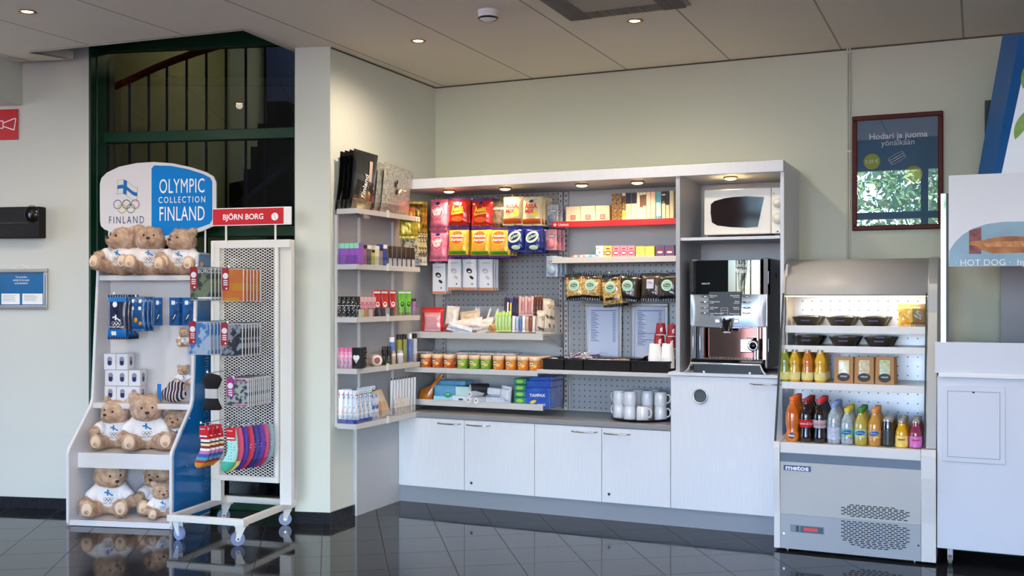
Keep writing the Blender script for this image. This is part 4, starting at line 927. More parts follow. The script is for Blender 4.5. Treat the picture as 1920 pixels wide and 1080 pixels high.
def fur(me,n,ln,rs,skip=None):
    """me: short hair tufts added over the skin mesh"""
    nv=len(me.vertices); co=np.empty(nv*3); me.vertices.foreach_get('co',co); co=co.reshape(-1,3)
    nf=len(me.polygons); ce=np.empty(nf*3); me.polygons.foreach_get('center',ce); ce=ce.reshape(-1,3); no=np.empty(nf*3); me.polygons.foreach_get('normal',no); no=no.reshape(-1,3)
    idx=rs.randint(0,nf,n); p=ce[idx]+rs.normal(size=(n,3))*.002; d=no[idx]+rs.normal(size=(n,3))*.45+np.array([0,0,-.35]); d/=np.linalg.norm(d,axis=1)[:,None]
    t=np.cross(d,rs.normal(size=(n,3))); t/=np.linalg.norm(t,axis=1)[:,None]
    if skip is not None: 
        k=~skip(p); p,d,t=p[k],d[k],t[k]; n=len(p)
    L_=ln*(.6+.8*rs.rand(n,1)); a=p-t*.0011; b=p+t*.0011; c=p+d*L_
    V=[tuple(x) for x in co]; Fc=[tuple(f.vertices) for f in me.polygons]; o=len(V)
    tri=np.stack([a,b,c],1).reshape(-1,3); V+= [tuple(x) for x in tri]; Fc+=[(o+3*i,o+3*i+1,o+3*i+2) for i in range(n)]
    m2=bpy.data.meshes.new('bear_body'); m2.from_pydata(V,[],Fc); m2.materials.append(FURM); m2.materials.append(PAW)
    sm=np.ones(len(Fc),bool); m2.polygons.foreach_set('use_smooth',sm); return m2
def bear(label,turn=0,nod=0,tiltz=0,seed=1,arms=((.118,-.05,.065),(.118,-.05,.065)),legs=((.085,-.125,.042),(.085,-.125,.042))):
    rs=np.random.RandomState(seed)
    R_=Matrix.Rotation(math.radians(turn),3,'Z')@Matrix.Rotation(math.radians(nod),3,'X')@Matrix.Rotation(math.radians(tiltz),3,'Y')
    hc=Vector((0,-.005,.205)); hh_=lambda x,y,z:tuple(hc+R_@Vector((x,y,z)))
    parts=[((0,.02,.085),(.068,.06,.085)),((0,.012,.05),(.072,.064,.05)),(hh_(0,0,0),(.082,.074,.072)),(hh_(0,-.03,-.02),(.062,.055,.045)),(hh_(0,-.072,-.022),(.036,.030,.028)),((0,0,.15),(.04,.04,.04))]
    for s in(-1,1):
        parts+=[(hh_(s*.062,.005,.060),(.028,.018,.028))]
        A=arms[(s+1)//2]; B=legs[(s+1)//2]
        parts+=limb((s*.052,.01,.135),(s*A[0],A[1],A[2]),.028,.027)
        parts+=limb((s*.045,-.01,.042),(s*B[0],B[1],B[2]),.04,.034)+[((s*B[0],B[1]-.006,B[2]+.012),(.036,.022,.044))]
    me=remesh(parts,.006,'tmp')
    t=T('teddy_bear',label,'teddy bear',(0,0,0),0,'teddy bears on the display stand')
    def skip(p): # under the shirt
        return ((p[:,2]<.155)&(p[:,2]>.05)&(abs(p[:,0])<.07)&(p[:,1]>-.06))
    m2=fur(me,6500,.008,rs,skip); bpy.data.meshes.remove(me)
    o=bpy.data.objects.new('body',m2); COL.objects.link(o); o.parent=t
    # shirt
    sp=[((0,.018,.095),(.080,.073,.075)),((0,.015,.072),(.084,.078,.05)),((0,.0,.145),(.05,.05,.03))]
    for s in(-1,1):
        A=arms[(s+1)//2]; a=Vector((s*.052,.01,.135)); b=Vector(A if s>0 else (-A[0],A[1],A[2])); sp+=limb(a,a+(b-a)*.5,.034,.037,3)
    ms=remesh(sp,.006,'t2'); ms.name='shirt'; ms.materials.clear(); ms.materials.append(SHIRT)
    sh=bpy.data.objects.new('shirt',ms); COL.objects.link(sh); sh.parent=t
    fn=lambda x,z:(x,.016-.0765*max(.05,1-(x/.083)**2-((z-.09)/.085)**2)**.5-.0035,z)
    mb=MB(); flag(mb,.0,.118,.028,fn=fn,outline=False); rings(mb,0,.088,.0075,fn=fn,w=.0016,one=INK); mb.text('FINLAND',0,.066,.016,INK,fn=fn,gap=1.2); mb.build('shirt_print',sh)
    # face
    mb=MB(); c=hh_(0,-.103,-.012); mb.ell((0,0,0),(.0115,.007,.008),NOSE,n=10,k=7).xf(Matrix.Translation(c)@R_.to_4x4()); mb.build('nose',t)
    for s in (-1,1):
        c=hh_(s*.026,-.072,.010); MB().ell(c,(.0055,.0055,.006),EYE,n=10,k=7).build('eye',t)
    mb=MB(); mb.tube([hh_(0,-.1045,-.020),hh_(0,-.1035,-.034)],.0013,5).tube([hh_(-.012,-.098,-.042),hh_(0,-.1035,-.034),hh_(.012,-.098,-.042)],.0013,5); mb.build('mouth',t,NOSE)
    for s in(-1,1):
        B=legs[(s+1)//2]; c=Vector((s*B[0],B[1]-.0275,B[2]+.012)); MB().ell(tuple(c),(.026,.004,.033),PAW,n=14,k=7).build('paw_pad',t)
    return t
b1=Stock(bear('x',turn=0,nod=0,seed=1)); b2=Stock(bear('x',turn=28,nod=6,tiltz=0,seed=2,legs=((.09,-.12,.042),(.07,-.13,.045)))); b3=Stock(bear('x',turn=-25,nod=-4,tiltz=10,seed=3,arms=((.11,-.07,.10),(.115,-.04,.06))))
def sput(st,u,w,z,rz,label,tilt=0,sc=1):
    p=S.w(u,w,z); return st.put(p,label,rot=(math.radians(tilt),0,math.radians(SA+rz)),scale=(sc,)*3)
# rz positive turns the bear to face further right in the photograph
def bat(st,px,py,w,z,rz,label,**k):
    u=S.P(px,py,w=w).x; return sput(st,u,w,z,rz,label,**k)
bat(b2,207,930,.17,.037,22,'teddy bear at the left of the bottom shelf, white flag shirt, head turned right',sc=1.12)
sput(b3,.40,.29,.037,30,'smaller teddy bear behind at the right of the bottom shelf',sc=1.0)
sput(b1,.50,.15,.037,34,'teddy bear at the far right of the bottom shelf, half hidden by the blue side',sc=.72)
bat(b3,217,805,.27,.408,22,'teddy bear at the left of the middle shelf, head leaning on its neighbour',sc=1.02)
bat(b1,275,805,.26,.408,30,'teddy bear in the centre of the middle shelf facing straight out',sc=1.15)
sput(b3,.495,.32,.408,40,'teddy bear at the right of the middle shelf, half hidden by the side panel',sc=.8)
sput(b3,.125,.355,1.427,0,'teddy bear at the left of the top shelf, looking away to the left',sc=1.05,tilt=-9)
sput(b1,.318,.34,1.42,22,'teddy bear in the centre of the top shelf below the sign',sc=1.08,tilt=-9)
sput(b3,.512,.36,1.427,8,'teddy bear at the right of the top shelf, looking left',sc=1.0,tilt=-5)
# ================================================================ WHITE MUG BOXES
bx_=T('mug_box','x','box',(0,0,0),0,'white mug boxes on the stand'); bw,bh_=.074,.094
MB().box(-bw/2,bw/2,0,bw,0,bh_).build('carton',bx_,mat('carton_white','dddde4',.5),bevel=.0015)
def oval(mb,m1,m2,cx,y,rx=.012,rz=.024,zc=.05):
    pts=[];pb_=[]
    for i in range(24):
        t=2*math.pi*i/24; x,z=rx*math.cos(t),rx*math.sin(t)+(rz-rx)*(1 if math.sin(t)>=0 else -1); pts.append((cx+x,zc+z))
    mb.shape([(p[0]*1.0+ (p[0]-cx)*.25,zc+(p[1]-zc)*1.12) for p in pts],m1,y=y+.0002).shape([(a,min(b,zc+rz*.1)) for a,b in pts],m2,y=y,t=.0008)
WM=mat('window_shade','8b8f9c',.5); WB=mat('mug_blue','22306a',.3)
mb=MB(); oval(mb,WM,WB,0,0); mb.build('front_window',bx_)
mb=MB(); oval(mb,WM,WB,0,0); mb.xf(Matrix.Translation((bw/2,bw/2,0))@Matrix.Rotation(math.radians(90),4,'Z')).build('side_window',bx_)
MB().tube([(-bw/2,-.0005,bh_),(bw/2,-.0005,bh_)],.0006,4).build('flap_edge',bx_,mat('carton_edge','9a9aa4',.5))
bs_=Stock(bx_); u0=S.P(196,740,w=.27).x+.037
for r,(n,nm) in enumerate(((3,'bottom'),(3,'middle'),(2,'top'))):
    for i in range(n):
        bs_.put(S.w(u0+i*.0755+(0 if r<2 else -.004),.27+.004*((i+r)%2),.6765+r*.0955),f'{["left","middle","right"][i] if n==3 else ["left","right"][i]} white mug box in the {nm} row of the stack on the stand',math.radians(SA))
# ================================================================ HANGING MERCHANDISE ON THE STAND
def hangpack(name,cat,lab,w,h,t,front,decal=None,group=None,seal=None,seed=0,flat=False,hole=True):
    """hangs from its top centre, front faces -y"""
    r=T(name,lab,cat,(0,0,0),0,group); mb=MB()
    if flat: mb.box(-w/2,w/2,-t/2,t/2,-h,0,front); fn=lambda x,z:(x,-t/2,z)
    else:
        bag(mb,w,h,t,front,seal,seed=seed); mb.v=[(a,b,c-h/2) for a,b,c in mb.v]; f0=bag_fn(w,h-.028,t); fn=lambda x,z:(x,f0(x,z+h/2)[1]*1.12-.0006,z)
    o=mb.build('pack_body',r,bevel=.0015 if flat and t>.004 else 0)
    if decal:
        mb=MB(); decal(mb,fn); mb.build('pack_print',o if False else r)
    return r
def peghook(u,w0,w1,z,fr=S,lab='x',ball=True,group=None,drop=0):
    t=T('peg_hook',lab,'hook',fr.w(u,w0,z),fr.a,group); D=w1-w0
    MB().tube([(0,D,-.035),(0,D,0),(0,0,0),(0,-.012,.004)],.0022,6).build('wire',t,STEEL)
    if ball: MB().ell((0,-.012,.006),(.006,.004,.007),WHITE,n=12,k=8).build('tip',t)
    return t
NV=mat('towel_navy','1a2350',.35,coat=.6,var=.5,vs=25); BB=mat('band_blue','1c78c8',.3,coat=.3); BLU2=mat('pack_blue','2068b4',.3,coat=.5,c2='16467e',vs=20)
def dA(mb,fn):
    mb.rect(-.055,.055,-.245,-.20,BB,fn=fn,t=.002); mb.rect(-.055,.055,-.04,-.012,BB,fn=fn,t=.001)
    flag(mb,0,-.135,.032,fn=fn,m=PURE,outline=False); rings(mb,0,-.165,.009,fn=fn,w=.0018,one=PURE); mb.text('FINLAND',0,-.188,.018,PURE,fn=fn,gap=1.2)
    mb.rect(-.032,-.002,-.235,-.212,PURE,fn=fn,t=.003); mb.text('FIN',.014,-.223,.016,PURE,fn=fn)
    mb.disc(-.01,-.055,.014,.017,PURE,fn=fn)
sA=Stock(hangpack('flag_towel_pack','towel pack','x',.125,.26,.03,NV,dA,'navy towel packs on the stand',seed=3))
for i in range(4):
    u=S.P(221,553,w=.20).x
    sA.put(S.w(u,.20+.042*i,S.P(221,553,w=.20).z),f'{nth(i,4,"front")} navy flag towel pack hanging at the left of the stand',math.radians(SA+3-2*i))
peghook(S.P(221,553,w=.20).x,.17,.42,S.P(221,553,w=.20).z+.001,lab='peg hook carrying the navy towel packs')
def dB(mb,fn):
    for x in(-.022,.024):
        mb.rect(x-.02,x-.002,-.034,-.014,PURE,fn=fn); mb.rect(x-.02,x-.002,-.076,-.056,PURE,fn=fn); mb.text('fin',x+.009,-.024,.014,PURE,fn=fn)
    mb.ell((-.012,-.0125,-.135),(.012,.004,.016),mat('charm_gold','d8922c',.4),n=10,k=6).ell((.016,-.0125,-.155),(.010,.004,.012),mat('charm_gold'),n=10,k=6)
sB=Stock(hangpack('keyring_pack','keyring pack','x',.085,.20,.02,BLU2,dB,'blue keyring packs on the stand',seed=5))
for i in range(3):
    u=S.P(260,557,w=.24).x; z=S.P(260,557,w=.24).z; sB.put(S.w(u+.004*i,.24+.04*i,z),f'{nth(i,3,"front")} blue keyring pack in the second column of the stand',math.radians(SA))
peghook(S.P(260,557,w=.24).x,.22,.42,S.P(260,557,w=.24).z+.001,lab='peg hook carrying the blue keyring packs')
def dC(mb,fn):
    mb.rect(-.014,.004,-.042,-.018,PURE,fn=fn); mb.text('fin',.012,-.03,.011,PURE,fn=fn); line3(mb,(.012,-.075),(-.012,-.15),.012,NV,-.006); line3(mb,(.009,-.10),(-.004,-.128),.006,PURE,-.009)
def line3(mb,a,b,w,m,y): mb.tube([(a[0],y,a[1]),(b[0],y,b[1])],w/2,8,m)
sC=Stock(hangpack('pen_card','pen pack','x',.05,.165,.004,BLU2,dC,'blue pen cards on the stand',flat=True))
for px,n,nm in ((297,1,'third'),(327,2,'fourth'),(352,2,'fifth')):
    for i in range(n):
        p=S.P(px,558,w=.34-.02*i); sC.put(S.w(p.x,.34+.03*i,p.z),f'{nth(i,n,"front") if n>1 else "single"} blue pen card in the {nm} column of the stand',math.radians(SA),scale=(1.25 if n>1 else 1,1,1))
# striped knit hat and small key bears
KN,nt,bs,N,K=nodes('striped_knit'); tc=N('ShaderNodeTexCoord'); wv=N('ShaderNodeTexWave'); wv.inputs['Scale'].default_value=9; wv.inputs['Distortion'].default_value=3; wv.inputs['Detail'].default_value=1; K(tc.outputs['Object'],wv.inputs[0])
r=N('ShaderNodeValToRGB'); r.color_ramp.interpolation='CONSTANT'; e=r.color_ramp.elements; e[0].color=lin('1d2440'); e[1].position=.3; e[1].color=lin('f0f0ee'); 
for p_,c_ in ((.48,'c85a30'),(.66,'f0f0ee'),(.8,'2a2436')): x=e.new(p_); x.color=lin(c_)
K(wv.outputs[0],r.inputs[0]); K(r.outputs[0],bs.inputs['Base Color']); bs.inputs['Roughness'].default_value=.8
kt=T('knit_hat','striped knitted hat in a clear blue-edged pack, right of the mug boxes','hat',S.w(S.P(326,750,w=.30).x,.30,.6765),math.radians(SA))
mb=MB(); mb.ell((0,.0,.045),(.068,.04,.045),KN,n=20,k=12).ell((.012,.005,.085),(.05,.035,.035),KN,n=18,k=10); mb.build('knit',kt)
MB().box(-.078,-.058,-.03,-.026,.005,.10).build('blue_tab',kt,BB); kt.scale=(1.15,1,1.1)
p=S.P(344,700,w=.36); b1.put(S.w(p.x,.36,.6765+.098),'tiny teddy bear keyring above the striped hat on the stand',rot=(0,0,math.radians(SA+30)),scale=(.42,)*3)
p=S.P(346,650,w=.36); b3.put(S.w(p.x,.36,p.z),'tiny teddy bear keyring hanging highest beside the pen cards',rot=(0,0,math.radians(SA+30)),scale=(.38,)*3)
# ================================================================ WIRE MESH RACK
RA=7.8; RO=(-3.937,4.280); R=Frame(RO[0],RO[1],RA)
RK=T('wire_rack','white wheeled mesh rack hung with red-labelled packs and socks, small red sign on top','rack',(RO[0],RO[1],0),math.radians(RA))
RW=mat('rack_white','dedbd6',.3)
wb_,db_=.462,.575
for (a,b,c,d) in ((0,wb_,0,.028),(0,wb_,db_-.028,db_),(0,.028,.028,db_-.028),(wb_-.028,wb_,.028,db_-.028)): MB().box(a,b,c,d,.105,.14).build('base_bar',RK,RW,bevel=.003)
def castor(u,w,ang):
    c=MB(); D=Vector((math.cos(ang),math.sin(ang),0)); n=Vector((-D.y,D.x,0)); ctr=Vector((u,w,.036))+D*.02
    f=MB()
    for s in(-1,1):
        q=[Vector((u,w,.098))-D*.02+n*s*.014,Vector((u,w,.098))+D*.028+n*s*.014,ctr+D*.012+n*s*.014,ctr-D*.010+n*s*.014]
        f.hexa([tuple(x-n*.001) for x in q]+[tuple(x+n*.001) for x in q],RW)
    f.box(u-.026,u+.026,w-.026,w+.026,.098,.105)
    f.cyl(ctr-n*.016,ctr+n*.016,.005,n=8,m=STEEL)
    o=f.build('castor_fork',RK,RW)
    w_=MB().cyl(ctr-n*.010,ctr+n*.010,.036,n=24,m=mat('clear_wheel','a8b4d8',.15,trans=.5,ior=1.3)); w_.cyl(ctr-n*.0115,ctr+n*.0115,.014,n=16,m=mat('wheel_hub','c8ccd8',.3)); w_.build('castor_wheel',o)
for u,w,a in ((.03,.05,-.3),(wb_-.03,.03,-2.4),(wb_-.03,db_-.04,-2.6),(.04,db_-.05,-2.4)): castor(u,w,a)
pw=.41; PF=R.P; 
ul=PF(397,700,w=pw-.02).x; ur=PF(543,700,w=pw-.02).x; um=PF(521,700,w=pw-.02).x
zt_=PF(470,450,w=pw-.02).z; zb_=PF(460,903,w=pw-.02).z
for a,b in ((um,ur),(PF(395,900,w=pw).x,PF(414,900,w=pw).x)): MB().box(a,b,pw-.0,pw+.04,.14,zt_).build('post',RK,RW,bevel=.003)
um=PF(521,700,w=pw-.02).x
fm_=MB(); fm_.box(ul,ur,pw-.02,pw+.0,zt_-.045,zt_).box(ul,um,pw-.02,pw,zb_,zb_+.03).box(ul,ul+.05,pw-.02,pw,zb_+.03,zt_-.045).box(um-.022,um,pw-.02,pw,zb_+.03,zt_-.045)
fm_.box(ul+.012,ul+.016,pw-.024,pw-.02,zb_,zt_-.02)
fm_.build('mesh_frame',RK,RW,bevel=.002)
# expanded metal as thin diamond strands
mx0,mx1,mz0,mz1=ul+.05,um-.022,zb_+.03,zt_-.045
dx,dz_=.030,.0160; mb=MB()
def strand(x0,z0,x1,z1,yy):
    d=Vector((x1-x0,z1-z0)); L__=d.length; n=Vector((-d.y,d.x))/L__*.0017
    mb.hexa([(x0-n.x,yy,z0-n.y),(x1-n.x,yy,z1-n.y),(x1-n.x,yy+.002,z1-n.y),(x0-n.x,yy+.002,z0-n.y),(x0+n.x,yy,z0+n.y),(x1+n.x,yy,z1+n.y),(x1+n.x,yy+.002,z1+n.y),(x0+n.x,yy+.002,z0+n.y)])
def clipline(x0,z0,sl,s):
    # line z=z0+s*sl*(x-mx0) clipped to the rectangle
    xa,xb=mx0,mx1; za=z0; zb2=z0+s*sl*(xb-xa)
    if s>0:
        if zb2<mz0 or za>mz1: return
        if za<mz0: xa+= (mz0-za)/sl; za=mz0
        if zb2>mz1: xb-=(zb2-mz1)/sl; zb2=mz1
    else:
        if zb2>mz1 or za<mz0: return
        if za>mz1: xa+=(za-mz1)/sl; za=mz1
        if zb2<mz0: xb-=(mz0-zb2)/sl; zb2=mz0
    if xb-xa>.002: strand(xa,za,xb,zb2,pw-.013+(.0 if s>0 else .0015))
slp=dz_/dx; W__=mx1-mx0; z=mz0-slp*W__
k=0
while z<mz1+slp*W__: clipline(mx0,z,slp,1); clipline(mx0,z,slp,-1); z+=dz_*1.0
mb.build('wire_mesh',RK,RW)
# small sign on two poles
sw=pw-.03
q0=PF(398,391,w=sw);q1=PF(545,388,w=sw);q2=PF(398,424,w=sw); q3=PF(533,424,w=sw)
sg_=MB().box(q0.x,q1.x,sw,sw+.014,q2.z,q0.z).build('sign_board',RK,WHITE,bevel=.002)
MB().box(q0.x+.004,q3.x-.004,sw-.0012,sw,q2.z+.005,q0.z-.005).build('sign_face',sg_,RED)
mb=MB(); c=PF(456,407,w=sw); mb.text('BJÖRN BORG',c.x,c.z,.043,PURE,y=sw-.0014,bold=.02,sx=1.0); c=PF(515.5,406,w=sw); mb.disc(c.x,c.z,.0215,.0215,PURE,y=sw-.0014)
mb.tube([(c.x-.010,sw-.002,c.z+.02),(c.x-.002,sw-.002,c.z),(c.x+.010,sw-.002,c.z-.018)],.0012,4,RED); mb.build('sign_lettering',sg_)
for x in (424,516.5): p=PF(x,437,w=sw+.007); MB().cyl((p.x,sw+.007,zt_-.01),(p.x,sw+.007,q2.z+.01),.006,n=8).build('sign_pole',RK,RW)
# packs on the rack
def rackpack(nm,lab,strip,body,title=None,tcol=None,w=.125,h=.175,grp=None,tail=None,t=.005):
    r=T(nm,lab,'underwear pack',(0,0,0),0,grp); 
    MB().box(-w/2,w/2,-t/2,t/2,-h,0,PURE).build('pack_body',r,bevel=.001)
    mb=MB(); y=-t/2; s=-w/2; mb.rect(s+.001,w/2-.004,-h+.003,-.003,body,y=y+.0003); mb.rect(s,s+.04,-h*.66,.004,strip,y=y); mb.disc(s+.02,-.038,.016,.016,PURE,y=y-.0003)
    for i in range(3): mb.rect(s+.008,s+.032,-.066-.011*i,-.060-.011*i,PURE,y=y-.0003)
    mb.disc(s+.026,-h*.6,.005,.005,PURE,y=y-.0003)
    if title: mb.text(title,s+.043,-.02,.03,tcol or PURE,y=y-.0003,align='LEFT',sx=.95)
    mb.rect(s+.045,w/2-.004,-h+.008,-h+.018,tcol or PURE,y=y-.0003) if title else None
    mb.build('pack_print',r)
    MB().box(-w/2-.001,w/2+.003,-t/2-.0012,-t/2-.0006,-h-.004,.006,CLEAR).build('clear_sleeve',r)
    return r
def camo(nm,a,b,vs): return mat(nm,a,.3,c2=b,vs=vs,thr=(.47,.53),coat=.3)
DG=camo('print_dark_leaf','3c4844','8a9474',18); ORG,nt,bs,N,K=nodes('print_orange_check')
tc=N('ShaderNodeTexCoord'); ck=N('ShaderNodeTexBrick'); ck.offset=0; ck.inputs['Scale'].default_value=26; ck.inputs['Brick Width'].default_value=1; ck.inputs['Row Height'].default_value=1; ck.inputs['Mortar Size'].default_value=.0; ck.inputs['Color1'].default_value=lin('e8742a'); ck.inputs['Color2'].default_value=lin('e8a818')
mp=N('ShaderNodeMapping'); mp.inputs['Rotation'].default_value=(math.radians(90),0,0); K(tc.outputs['Object'],mp.inputs[0]); K(mp.outputs[0],ck.inputs[0]); K(ck.outputs[0],bs.inputs['Base Color']); bs.inputs['Roughness'].default_value=.3
BLP=camo('print_blue_sky','4a8cd0','c8d8ec',16); BWP=camo('print_grey_fur','a8a8b0','2c2c34',22); PKP=camo('print_floral','444860','c8ccb8',40); MAG=mat('magenta','c8288c',.4); PNK=mat('print_pink','e08aa8',.4)
def rackrow(st,px,py,w0,n,dw,lab,tilt=0,hooklab=None,du=0):
    p=PF(px,py,w=w0)
    for i in range(n):
        st.put(R.w(p.x+du*i,w0+dw*i,p.z),f'{nth(i,n,"front")} {lab}' if n>1 else 'single '+lab,math.radians(RA+6+(i%3-1)*2))
    if hooklab: peghook(p.x,w0-.03,pw-.01,p.z+.004,fr=R,lab=hooklab)
W0=.10
rackrow(Stock(rackpack('boxer_pack','x',RED,DG,'BORG',grp='dark leaf print packs')),377,502,W0,4,.034,'dark leaf-print pack on the upper left hook of the rack',hooklab='wire hook at the upper left of the mesh rack')
rackrow(Stock(rackpack('boxer_pack','x',RED,ORG,None,grp='orange check packs')),437,504,W0,6,.034,'orange check pack on the upper right hook of the rack',hooklab='wire hook at the upper right of the mesh rack')
rackrow(Stock(rackpack('boxer_pack','x',RED,BLP,None,grp='sky blue print packs')),375,604,W0,5,.034,'sky blue print pack on the second left hook of the rack',hooklab='wire hook second down at the left of the rack')
rackrow(Stock(rackpack('boxer_pack','x',RED,BWP,None,grp='grey fur print packs')),435,607,W0,7,.03,'grey fur print pack on the second right hook of the rack',hooklab='wire hook second down at the right of the rack')
rackrow(Stock(rackpack('boxer_pack','x',MAG,PKP,'BORG',PNK,w=.125,h=.15,grp='pink floral packs')),446,710,W0,12,.0205,'pink floral pack on the third right hook of the rack',hooklab='wire hook third down at the right of the rack')
# black leg warmers with a paper band
lg=T('leg_warmers','bundle of black leg warmers held by a silver paper band on the rack','leg warmers',(0,0,0))
p=PF(397,700,w=W0); lg.location=R.w(p.x,W0,p.z); lg.rotation_euler=(0,0,math.radians(RA))
BKN=mat('black_knit','17131a',.9,bump=.4,bs=160)
MB().lathe([(.006,0),(.045,-.010),(.062,-.03),(.05,-.06),(.037,-.085),(.037,-.13),(.045,-.155),(.062,-.185),(.05,-.195),(0,-.19)],20,sy=.45).build('knit',lg,BKN)
MB().lathe([(.039,-.082),(.0395,-.133)],24,sy=.5,sx=1.02).build('paper_band',lg,mat('paper_silver','b9b6b4',.4))
peghook(p.x,W0-.03,pw-.01,p.z+.004,fr=R,lab='wire hook holding the black leg warmers')
# socks
def sockmat(name,cols,sc):
    m,nt,bs,N,K=nodes(name); tc=N('ShaderNodeTexCoord'); sp=N('ShaderNodeSeparateXYZ'); K(tc.outputs['Object'],sp.inputs[0]); a=N('ShaderNodeMath'); a.operation='MULTIPLY'; a.inputs[1].default_value=-1/sc; K(sp.outputs[2],a.inputs[0]); r=N('ShaderNodeValToRGB'); r.color_ramp.interpolation='CONSTANT'; e=r.color_ramp.elements
    e[0].color=lin(cols[0][1]); e[0].position=0; e[1].position=cols[1][0]; e[1].color=lin(cols[1][1])
    for p_,c_ in cols[2:]: x=e.new(p_); x.color=lin(c_)
    K(a.outputs[0],r.inputs[0]); K(r.outputs[0],bs.inputs['Base Color']); bs.inputs['Roughness'].default_value=.85; return m
def dotsock(name,base,dot,toe):
    m,nt,bs,N,K=nodes(name); tc=N('ShaderNodeTexCoord'); vo=N('ShaderNodeTexVoronoi'); vo.inputs['Scale'].default_value=70; vo.inputs['Randomness'].default_value=.2; K(tc.outputs['Object'],vo.inputs[0]); lt=N('ShaderNodeMath'); lt.operation='LESS_THAN'; lt.inputs[1].default_value=.28; K(vo.outputs['Distance'],lt.inputs[0])
    mx=N('ShaderNodeMix'); mx.data_type='RGBA'; K(lt.outputs[0],mx.inputs[0]); mx.inputs[6].default_value=lin(base); mx.inputs[7].default_value=lin(dot)
    sp=N('ShaderNodeSeparateXYZ'); K(tc.outputs['Object'],sp.inputs[0]); g=N('ShaderNodeMath'); g.operation='LESS_THAN'; g.inputs[1].default_value=-.155; K(sp.outputs[2],g.inputs[0]); m2=N('ShaderNodeMix'); m2.data_type='RGBA'; K(g.outputs[0],m2.inputs[0]); K(mx.outputs[2],m2.inputs[6]); m2.inputs[7].default_value=lin(toe); K(m2.outputs[2],bs.inputs['Base Color']); bs.inputs['Roughness'].default_value=.85; return m
def sock(m,lab,tagm=RED,side=1,grp=None,card=True):
    r=T('sock_pair',lab,'socks',(0,0,0),0,grp)
    MB().tube([(0,0,0),(0,0,-.05),(.002*side,0,-.10),(-.004*side,0,-.13),(-.02*side,0,-.158),(-.045*side,0,-.185),(-.058*side,0,-.198)],[.018,.028,.029,.03,.031,.026,.010],12,m).xf(Matrix.Diagonal((1,.42,1,1))).build('sock',r)
    if card:
        mb=MB().box(-.026,.026,-.0135,-.0125,-.055,.004,tagm); mb.rect(-.022,.022,-.048,-.042,PURE,y=-.0137).rect(-.02,.01,-.012,-.009,PURE,y=-.0137); mb.build('hang_tag',r)
    MB().tube([(0,0,.0),(0,-.004,.010),(0,0,.018),(0,.004,.010)],.001,5,closed=True).build('hanger',r,WHITE)
    return r
STR=sockmat('sock_stripes',[(0,'d8d8dc'),(.08,'c8202c'),(.30,'ece8e0'),(.36,'303040'),(.40,'f0d8a0'),(.46,'8c2c24'),(.52,'f4f0ec'),(.58,'c87ab0'),(.66,'4058a8'),(.74,'50a0b8'),(.82,'b03028'),(.88,'e89030')],.20)
s1=Stock(sock(STR,'x',grp='striped socks')); p=PF(385,800,w=W0)
for i in range(4): s1.put(R.w(p.x+.004*i,W0+.035*i,p.z),f'{nth(i,4,"front")} multicolour striped sock pair on the lowest left hook',math.radians(RA-8+12*(i%2)),scale=(1.1,1.1,1.1))
peghook(p.x,W0-.03,pw-.01,p.z+.02,fr=R,lab='lowest wire hook at the left of the rack')
p=PF(436,803,w=W0)
cols=[('sock_mint','a8dcd4','78b8b8','48b090','mint spotted'),('sock_rose','d0506c','d8607c','e8d070','rose with yellow toe'),('sock_violet','4a3c9c','2c2458','3c2c90','violet zigzag'),('sock_red','c83858','e0a0a8','c02c50','red dotted'),('sock_navy','3c3c88','8890d0','30306c','navy dotted'),('sock_violet2','5c3c98','9c80c8','44308c','purple dotted'),('sock_pink','c05078','302848','c82858','pink and black'),('sock_grey','88a0a8','b8c8cc','7c9098','grey green')]
for i,(n,a,b,c,d) in enumerate(cols):
    s_=sock(dotsock(n,a,b,c),f'{d} sock pair, {nth(i,8,"front")} on the lowest right hook',card=(i==0),grp='spotted socks'); s_.location=R.w(p.x+.012*i*(1 if i else 1),W0+.034*i,p.z+.0); s_.rotation_euler=(0,0,math.radians(RA+10*(i%2)-5))
    s_.scale=(1.15,1.15,1.15)
peghook(p.x,W0-.03,pw-.01,p.z+.02,fr=R,lab='lowest wire hook at the right of the rack')
# ================================================================ GOODS IN THE WALL SHELVES
V=Vector
def X_(px,Y,py=500): return P(px,py,Y=Y).x
def bagthing(nm,cat,w,h,t,m,dec=None,seal=None,seed=0,grp=None): return hangpack(nm,cat,'x',w,h,t,m,dec,grp,seal,seed)
def hookfor(x,z,y0,lab):
    t=T('peg_hook',lab,'hook',(x,y0,z)); MB().tube([(0,YB-y0-.002,-.03),(0,YB-y0-.002,0),(0,0,0),(0,-.008,.008)],.002,6,STEEL).build('wire',t)
def hang(st,px,py,y0,n,dy,what,where,rz=0,rnd=2,hk=True,sc=None):
    p=P(px,py,Y=y0)
    for i in range(n):
        st.put(V((p.x,y0+dy*i,p.z)),f'{nth(i,n,"front")} {what} {where}' if n>1 else f'{what} {where}',rot=(math.radians(-4+random.uniform(-1,1)),0,math.radians(rz+random.uniform(-rnd,rnd))),scale=sc)
    if hk: hookfor(p.x,p.z+.006,y0-.02,f'peg hook holding the {what} {where}')
FOIL=dict(rough=.25,coat=.6)
mPK=mat('foil_pink','d85a86',c2='e890a8',vs=30,**FOIL); mRD=mat('foil_red','d8281c',c2='b01818',vs=18,**FOIL); mOR=mat('foil_orange','f0982a',c2='e8d040',vs=14,**FOIL)
mGN=mat('foil_green','6cb030',c2='3c8828',vs=14,**FOIL); mBL=mat('foil_blue','2438a0',c2='141c5c',vs=16,**FOIL); mCR=mat('foil_cream','e8dcc0',c2='d8c890',vs=20,**FOIL); mPU=mat('foil_purple','5a3080',**FOIL)
